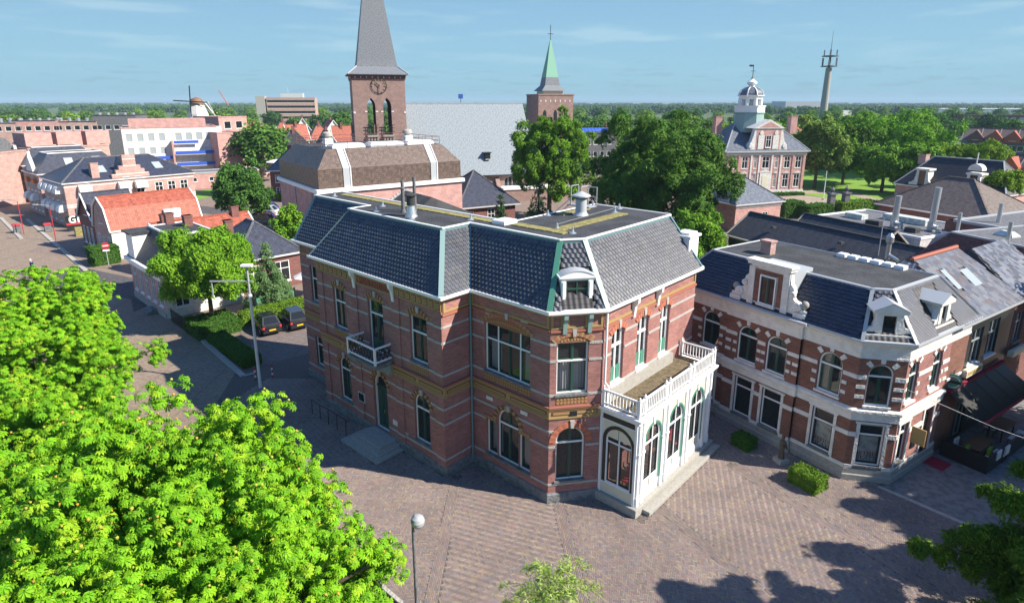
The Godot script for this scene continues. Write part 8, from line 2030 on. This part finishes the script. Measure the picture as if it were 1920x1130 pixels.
# a body as one skin: tapered limbs joined by a smooth minimum and meshed as surface nets
func skin(bones: Array, cell: float, lo: Vector3, hi: Vector3, paint: Callable) -> B:
	var nx := int((hi.x - lo.x) / cell) + 2; var ny := int((hi.y - lo.y) / cell) + 2; var nz := int((hi.z - lo.z) / cell) + 2
	var f := PackedFloat32Array(); f.resize(nx * ny * nz)
	for k in nz:
		for j in ny:
			for i in nx:
				var p := lo + Vector3(i, j, k) * cell; var s := 0.0
				for b in bones:
					var ab: Vector3 = b[1] - b[0]; var t := clampf((p - b[0]).dot(ab) / ab.length_squared(), 0, 1)
					s += exp(-45.0 * (p.distance_to(b[0] + ab * t) - lerpf(b[2], b[3], t)))
				f[(k * ny + j) * nx + i] = -log(maxf(s, 1e-30)) / 45.0
	var at := {}
	for k in nz - 1:
		for j in ny - 1:
			for i in nx - 1:
				var sum := Vector3.ZERO; var n := 0
				for e in [[0, 0, 0, 1, 0, 0], [0, 1, 0, 1, 1, 0], [0, 0, 1, 1, 0, 1], [0, 1, 1, 1, 1, 1], [0, 0, 0, 0, 1, 0], [1, 0, 0, 1, 1, 0], [0, 0, 1, 0, 1, 1], [1, 0, 1, 1, 1, 1], [0, 0, 0, 0, 0, 1], [1, 0, 0, 1, 0, 1], [0, 1, 0, 0, 1, 1], [1, 1, 0, 1, 1, 1]]:
					var a: float = f[((k + e[2]) * ny + j + e[1]) * nx + i + e[0]]; var c: float = f[((k + e[5]) * ny + j + e[4]) * nx + i + e[3]]
					if (a < 0) != (c < 0): sum += Vector3(i, j, k) + Vector3(e[0], e[1], e[2]).lerp(Vector3(e[3], e[4], e[5]), a / (a - c)); n += 1
				if n: at[(k * ny + j) * nx + i] = lo + sum / n * cell
	var b := B.new(); var st := [1, nx, nx * ny]
	for id in at:
		for ax in 3:
			var u: int = st[(ax + 1) % 3]; var w: int = st[(ax + 2) % 3]; var nb: int = id + st[ax]
			if nb >= f.size() or (f[id] < 0) == (f[nb] < 0) or not (at.has(id - u) and at.has(id - w) and at.has(id - u - w)): continue
			var q := [at[id], at[id - u], at[id - u - w], at[id - w]]
			if f[id] >= 0: q.reverse()
			b.col = paint.call(q[0]); b.face([q[0], q[1], q[2]]); b.face([q[0], q[2], q[3]])
	return b

func walker() -> void:
	var p := gp(56, 486, 1.76)
	var R := thing("person", "person with pale hair and navy jacket walking up the street beyond the chestnut", "person", Vector3(p.x, 0, p.z), 140)
	var bn := [[Vector3(0, 0.95, 0), Vector3(0, 1.38, 0.02), 0.15, 0.17], [Vector3(-0.17, 1.4, 0), Vector3(0.17, 1.4, 0), 0.075, 0.075], [Vector3(0, 1.42, 0), Vector3(0, 1.56, 0.02), 0.055, 0.055], [Vector3(0, 1.6, 0.03), Vector3(0, 1.68, 0.02), 0.085, 0.1],
		[Vector3(-0.2, 1.38, 0), Vector3(-0.25, 1.1, -0.06), 0.06, 0.048], [Vector3(-0.25, 1.1, -0.06), Vector3(-0.23, 0.86, 0.05), 0.046, 0.036], [Vector3(0.2, 1.38, 0), Vector3(0.25, 1.1, 0.04), 0.06, 0.048], [Vector3(0.25, 1.1, 0.04), Vector3(0.23, 0.88, 0.16), 0.046, 0.036],
		[Vector3(-0.09, 0.92, 0), Vector3(-0.1, 0.5, 0.14), 0.095, 0.065], [Vector3(-0.1, 0.5, 0.14), Vector3(-0.1, 0.09, 0.1), 0.062, 0.042], [Vector3(-0.1, 0.05, 0.08), Vector3(-0.1, 0.04, 0.26), 0.045, 0.04], [Vector3(0.09, 0.92, 0), Vector3(0.1, 0.5, -0.06), 0.095, 0.065], [Vector3(0.1, 0.5, -0.06), Vector3(0.1, 0.11, -0.26), 0.062, 0.042], [Vector3(0.1, 0.07, -0.28), Vector3(0.1, 0.04, -0.12), 0.045, 0.04]]
	obj("body", skin(bn, 0.03, Vector3(-0.4, -0.05, -0.45), Vector3(0.4, 1.85, 0.42), func(q: Vector3): return Color(0.45, 0.25, 0.17) if q.y > 1.5 or (q.y < 0.93 and absf(q.x) > 0.19) else Color(0.012, 0.03, 0.12) if q.y > 0.9 else Color(0.02, 0.025, 0.05)), M.paint, R)
	obj("hair", skin([[Vector3(0, 1.7, -0.02), Vector3(0, 1.66, -0.04), 0.1, 0.09]], 0.02, Vector3(-0.14, 1.5, -0.18), Vector3(0.14, 1.86, 0.12), func(_q): return Color(0.7, 0.68, 0.62)), M.paint, R)

func objects() -> void:
	walker()
	# cars in the court: rear ends to the square
	car("black small hatchback parked by the hedge of the court", gp(484, 625) + Vector3(0.3, 0, -0.9), 128, Color(0.012, 0.013, 0.018), {"l": 3.45, "h": 1.47, "w": 1.62})
	car("black hatchback parked before the green gate", gp(535, 615) + Vector3(0.3, 0, -0.9), 128, Color(0.01, 0.012, 0.016), {"l": 3.6, "h": 1.5, "w": 1.66})
	var row := [[495, 443, "dark blue hatchback at the near end of the car park row", Color(0.01, 0.03, 0.18)], [492, 434, "navy blue estate second in the car park row", Color(0.01, 0.02, 0.09)], [490, 424, "dark teal van in the car park row", Color(0.01, 0.07, 0.09)], [486, 417, "dark red hatchback in the car park row", Color(0.25, 0.01, 0.06)], [488, 412, "blue violet saloon behind the dark red hatchback", Color(0.04, 0.04, 0.2)], [494, 405, "white pickup van in the car park row", Color(0.7, 0.72, 0.74)], [498, 396, "blue car at the far end of the row", Color(0.02, 0.08, 0.3)]]
	for i in row.size():
		var r: Array = row[i]
		car(r[2], gp(r[0], r[1]) , 172, r[3], {"l": 4.2 if i != 5 else 5.0, "h": 1.8 if i in [2, 5] else 1.46, "group": "cars in the car park"})
	# lamp posts
	var L := thing("lamp_post", "tall white square lamp post with a side arm at the edge of the parking court", "lamp post", gp(488, 726))
	obj("pole", B.new().cyl(Vector3.ZERO, Vector3(0, 6.2, 0), 0.1, 0.08, 10), M.white, L)
	obj("upper_pole", B.new().cyl(Vector3(0, 6.2, 0), Vector3(0, 8.2, 0), 0.065, 0.06, 10), M.pole_grey, L)
	obj("arm", B.new().beam(Vector3(-2.4, 7.2, 0), Vector3(0.3, 7.2, 0), 0.08, 0.08).beam(Vector3(-2.3, 7.1, 0), Vector3(-2.3, 6.2, 0), 0.06, 0.06), M.pole_grey, L)
	obj("lamp_head", B.new().chb(-0.35, 0.35, 8.15, 8.3, -0.15, 0.15, 0.05), M.white, L)
	obj("collar", B.new().cyl(Vector3(0, 6.1, 0), Vector3(0, 6.35, 0), 0.12, 0.12, 10), M.white, L)
	var G := thing("globe_lamp", "grey lamp post with round globe head in front of the brick square", "lamp post", Vector3(-3.35, 0, -17.35))
	obj("pole", B.new().cyl(Vector3.ZERO, Vector3(0, 4.0, 0), 0.065, 0.05, 10), M.felt_grey, G)
	obj("bracket", B.new().tube([Vector3(0, 3.9, 0), Vector3(0, 4.15, 0), Vector3(0.14, 4.3, 0)], 0.045, 8), M.felt_grey, G)
	obj("globe", B.new().lathe([Vector2(0.0, 4.06), Vector2(0.13, 4.1), Vector2(0.22, 4.22), Vector2(0.24, 4.34), Vector2(0.2, 4.46), Vector2(0.1, 4.54), Vector2(0, 4.56)], 18, Vector3(0.17, 0, 0)), M.pole_grey, G)
	for a in [[44, 438, 134 + 250, "thin red street lamp post at the first litter bin"], [104, 451, 390, "thin red street lamp with arm at the second litter bin"]]:
		var P := thing("street_lamp", a[3], "lamp post", gp(a[0], a[1]))
		obj("pole", B.new().cyl(Vector3.ZERO, Vector3(0, 4.6, 0), 0.06, 0.045, 8), M.red_paint, P)
		obj("arm", B.new().tube([Vector3(0, 4.6, 0), Vector3(-0.3, 4.75, 0), Vector3(-1.6, 4.85, 0)], 0.05, 6), M.pole_grey, P)
		obj("lamp_head", B.new().chb(-2.1, -1.5, 4.8, 4.92, -0.14, 0.14, 0.04), M.pole_grey, P)
	for a in [[32, 436, "first"], [90, 434, "second"]]:
		var Bn := thing("litter_bin", "grey litter bin with red lid under the " + ("thin red lamp post by the left kerb" if a[2] == "first" else "red street lamp with arm"), "bin", gp(a[0], a[1]), 46, "litter bins")
		obj("body", B.new().chb(-0.4, 0.4, 0, 1.0, -0.35, 0.35, 0.05), M.felt_grey, Bn)
		obj("lid", B.new().chb(-0.46, 0.46, 1.0, 1.25, -0.42, 0.42, 0.1), M.red_paint, Bn)
	# no entry sign
	var S := thing("no_entry_sign", "round red no entry sign on a pole at the crossing", "sign", gp(204, 503), 30)
	obj("pole", B.new().cyl(Vector3.ZERO, Vector3(0, 2.6, 0), 0.04, 0.04, 8), M.pole_grey, S)
	obj("disc", B.new().cyl(Vector3(0, 2.6, 0.0), Vector3(0, 2.6, 0.05), 0.38, 0.38, 22), M.red_paint, S)
	obj("bar", B.new().bx(-0.27, 0.27, 2.54, 2.66, 0.05, 0.058), M.white, S)
	obj("plate", B.new().bx(-0.32, 0.32, 1.98, 2.16, 0.0, 0.04), M.white, S)
	# shop boards by the corner
	var bb := thing("shop_banner", "black advertising banner with white letters beside the dark tiled house", "sign", gp(145, 432), 46)
	obj("board", B.new().bx(-1.2, 1.2, 0.2, 2.2, -0.06, 0.06), M.dark_paint, bb)
	obj("red_stripe", B.new().bx(-1.2, 1.2, 0.9, 1.2, 0.06, 0.075), M.red_paint, bb)
	words(bb, "Gil", 1.0, xf(0, 1.65, 0.07), M.white, "lettering", false)
	var cs := thing("green_crate_box", "mossy green utility box next to the advertising banner", "utility box", gp(154, 441), 46)
	obj("box", B.new().chb(-0.8, 0.8, 0, 1.2, -0.4, 0.4, 0.05), M.moss, cs)
	# bollards
	for a in [[479, 712, "red and white striped bollard beside the tall lamp post"], [511, 707, "red and white striped bollard nearer the brick corner building"]]:
		var P := thing("bollard", a[2], "bollard", gp(a[0], a[1]), 0, "striped bollards")
		for k in 5: obj("stripe", B.new().cyl(Vector3(0, 0.18 * k, 0), Vector3(0, 0.18 * k + 0.18, 0), 0.055, 0.055, 10, k == 4), M.red_paint if k % 2 == 0 else M.white, P)
	# handrail by the steps
	var H := thing("handrail", "low dark iron handrail beside the entrance steps", "railing", Vector3(1.65, 0, -24.1), -42.3)
	obj("rail", B.new().tube([Vector3(-15.5, 0.95, 3.1), Vector3(-11.6, 0.95, 3.0)], 0.03, 6), M.black_paint, H)
	for x in [-15.5, -14.6, -13.7, -12.8, -11.9]: obj("post", B.new().cyl(Vector3(x, 0, 3.08), Vector3(x, 0.95, 3.05), 0.025, 0.025, 6), M.black_paint, H)
	# small bronze statue
	var Z := thing("statue", "small bronze figure on a pale plinth near the banded corner building", "statue", gp(1464, 866), 20)
	obj("plinth", B.new().chb(-0.28, 0.28, 0, 0.25, -0.28, 0.28, 0.02), M.concrete, Z)
	obj("figure", B.new().lathe([Vector2(0.17, 0.25), Vector2(0.13, 0.5), Vector2(0.11, 0.75), Vector2(0.14, 0.95), Vector2(0.17, 1.12), Vector2(0.13, 1.22), Vector2(0.05, 1.27), Vector2(0.05, 1.31), Vector2(0.085, 1.36), Vector2(0.095, 1.43), Vector2(0.07, 1.51), Vector2(0.0, 1.54)], 12).beam(Vector3(0.16, 1.1, 0), Vector3(0.2, 0.75, 0.12), 0.06, 0.07).beam(Vector3(-0.16, 1.1, 0), Vector3(-0.05, 0.85, 0.16), 0.06, 0.07), M.bark, Z)
	# iron fence, green gate and parasol at the garden
	var F := thing("iron_fence", "dark iron garden fence behind the parked hatchbacks", "fence", gp(400, 622) * Vector3(1, 0, 1) + Vector3(1.5, 0, -2.4), 46)
	for y in [0.15, 1.05]: obj("rail", B.new().beam(Vector3(0, y, 0), Vector3(7.0, y, 0), 0.04, 0.04), M.black_paint, F)
	var pm := B.new().bx(-0.012, 0.012, 0, 1.2, -0.012, 0.012).mesh()
	for k in 47: obj("picket", pm, M.black_paint, F).position = Vector3(0.15 * k, 0, 0)
	for k in 4: obj("post", B.new().bx(-0.04, 0.04, 0, 1.35, -0.04, 0.04), M.black_paint, F).position = Vector3(2.33 * k, 0, -0.06)
	var F2 := thing("iron_fence", "short iron fence on the street side of the white house garden", "fence", gp(318, 600), -44)
	for y in [0.15, 1.0]: obj("rail", B.new().beam(Vector3(0.4, y, 0), Vector3(4.6, y, 0), 0.04, 0.04), M.black_paint, F2)
	for k in 28: obj("picket", pm, M.black_paint, F2).position = Vector3(0.5 + 0.15 * k, 0, 0)
	var T := thing("green_gate", "double green wooden gate behind the black hatchback", "gate", gp(483, 590), 46)
	for k in 18: obj("board", B.new().bx(-0.09, 0.09, 0.1, 1.5, -0.02, 0.02), M.trim_green, T).position = Vector3(0.1 + 0.19 * k, 0, 0)
	for y in [0.35, 1.25]: obj("rail", B.new().bx(0, 3.4, y, y + 0.1, -0.06, -0.021), M.trim_green, T)
	for x in [-0.1, 1.72, 3.5]: obj("post", B.new().bx(x - 0.06, x + 0.06, 0, 1.7, -0.08, 0.04), M.black_paint, T)
	for a in [[Vector3(-19.2, 0, -54.6), "white garden parasol behind the green gate", 2.5, 1.5], [dp(520, 310, 140) * Vector3(1, 0, 1), "white parasol on the terrace of the gabled villa", 5.0, 2.6]]:
		var P := thing("parasol", a[1], "parasol", a[0])
		obj("pole", B.new().cyl(Vector3.ZERO, Vector3(0, a[2], 0), 0.03, 0.03, 6), M.pole_grey, P)
		obj("canopy", B.new().lathe([Vector2(a[3], a[2] - 0.5), Vector2(a[3] * 0.5, a[2] - 0.12), Vector2(0.02, a[2] + 0.1)], 8, Vector3.ZERO, false), M.fabric_white, P)
	# gate piers and flagpole at the park
	for a in [[1556, 398, "ornate stone gate pier nearer the gate lodge"], [1583, 396, "ornate stone gate pier nearer the curved hedge"]]:
		var P := thing("gate_pier", a[2], "gate pier", gp(a[0], a[1]), 10, "park gate piers")
		obj("shaft", B.new().bx(-0.45, 0.45, 0, 3.0, -0.45, 0.45).bx(-0.6, 0.6, 0, 0.4, -0.6, 0.6).bx(-0.6, 0.6, 3.0, 3.25, -0.6, 0.6), M.felt_grey, P)
		obj("urn", B.new().lathe([Vector2(0.3, 3.25), Vector2(0.12, 3.4), Vector2(0.36, 3.7), Vector2(0.36, 3.95), Vector2(0.15, 4.1), Vector2(0.05, 4.35)], 12), M.felt_grey, P)
	var FP := thing("flagpole", "bare white flagpole on the town hall lawn", "flagpole", gp(1544, 374))
	obj("pole", B.new().cyl(Vector3.ZERO, Vector3(0, 5.4, 0), 0.09, 0.06, 8), M.white, FP)
	obj("base", B.new().cyl(Vector3.ZERO, Vector3(0, 0.2, 0), 0.25, 0.25, 10), M.concrete, FP)
	# wire across the terrace
	var A := gp(1712, 725, 5.0); var E := A + Vector3(6.5, 0.2, 1.6)
	var wr := thing("cable", "thin pale cable strung from the corner building over the terrace", "cable", Vector3(18.6, 4.9, -25.7))
	obj("strand", B.new().tube([Vector3(0, 0, 0), Vector3(1.6, -0.1, 3.2), Vector3(3.2, 0.1, 6.2)], 0.012, 4), M.stucco, wr)
	# cafe side planter / lounge cushions
	for a in [[5.3, 1.2, "lime green cushion on the terrace bench nearest the round sign"], [6.1, 1.9, "lime green cushion leaning on the low terrace screen"]]:
		var C := thing("cushion", a[2], "cushion", Transform3D(Basis(Vector3.UP, deg_to_rad(33)), Vector3(18.35, 0, -25.56)) * Vector3(a[0], 0.45, a[1]), 40)
		obj("pad", B.new().chb(-0.25, 0.25, 0, 0.45, -0.08, 0.08, 0.05), M.grass_flat, C)
		obj("bench_block", B.new().chb(-0.4, 0.4, -0.44, -0.01, -0.25, 0.25, 0.03), M.black_paint, C)

func build_all() -> void:
	ground()
	main_building()
	veranda()
	theatre()
	cafe()
	left_street()
	hall()
	church()
	town_hall()
	right_roofs()
	far_town()
	trees()
	objects()
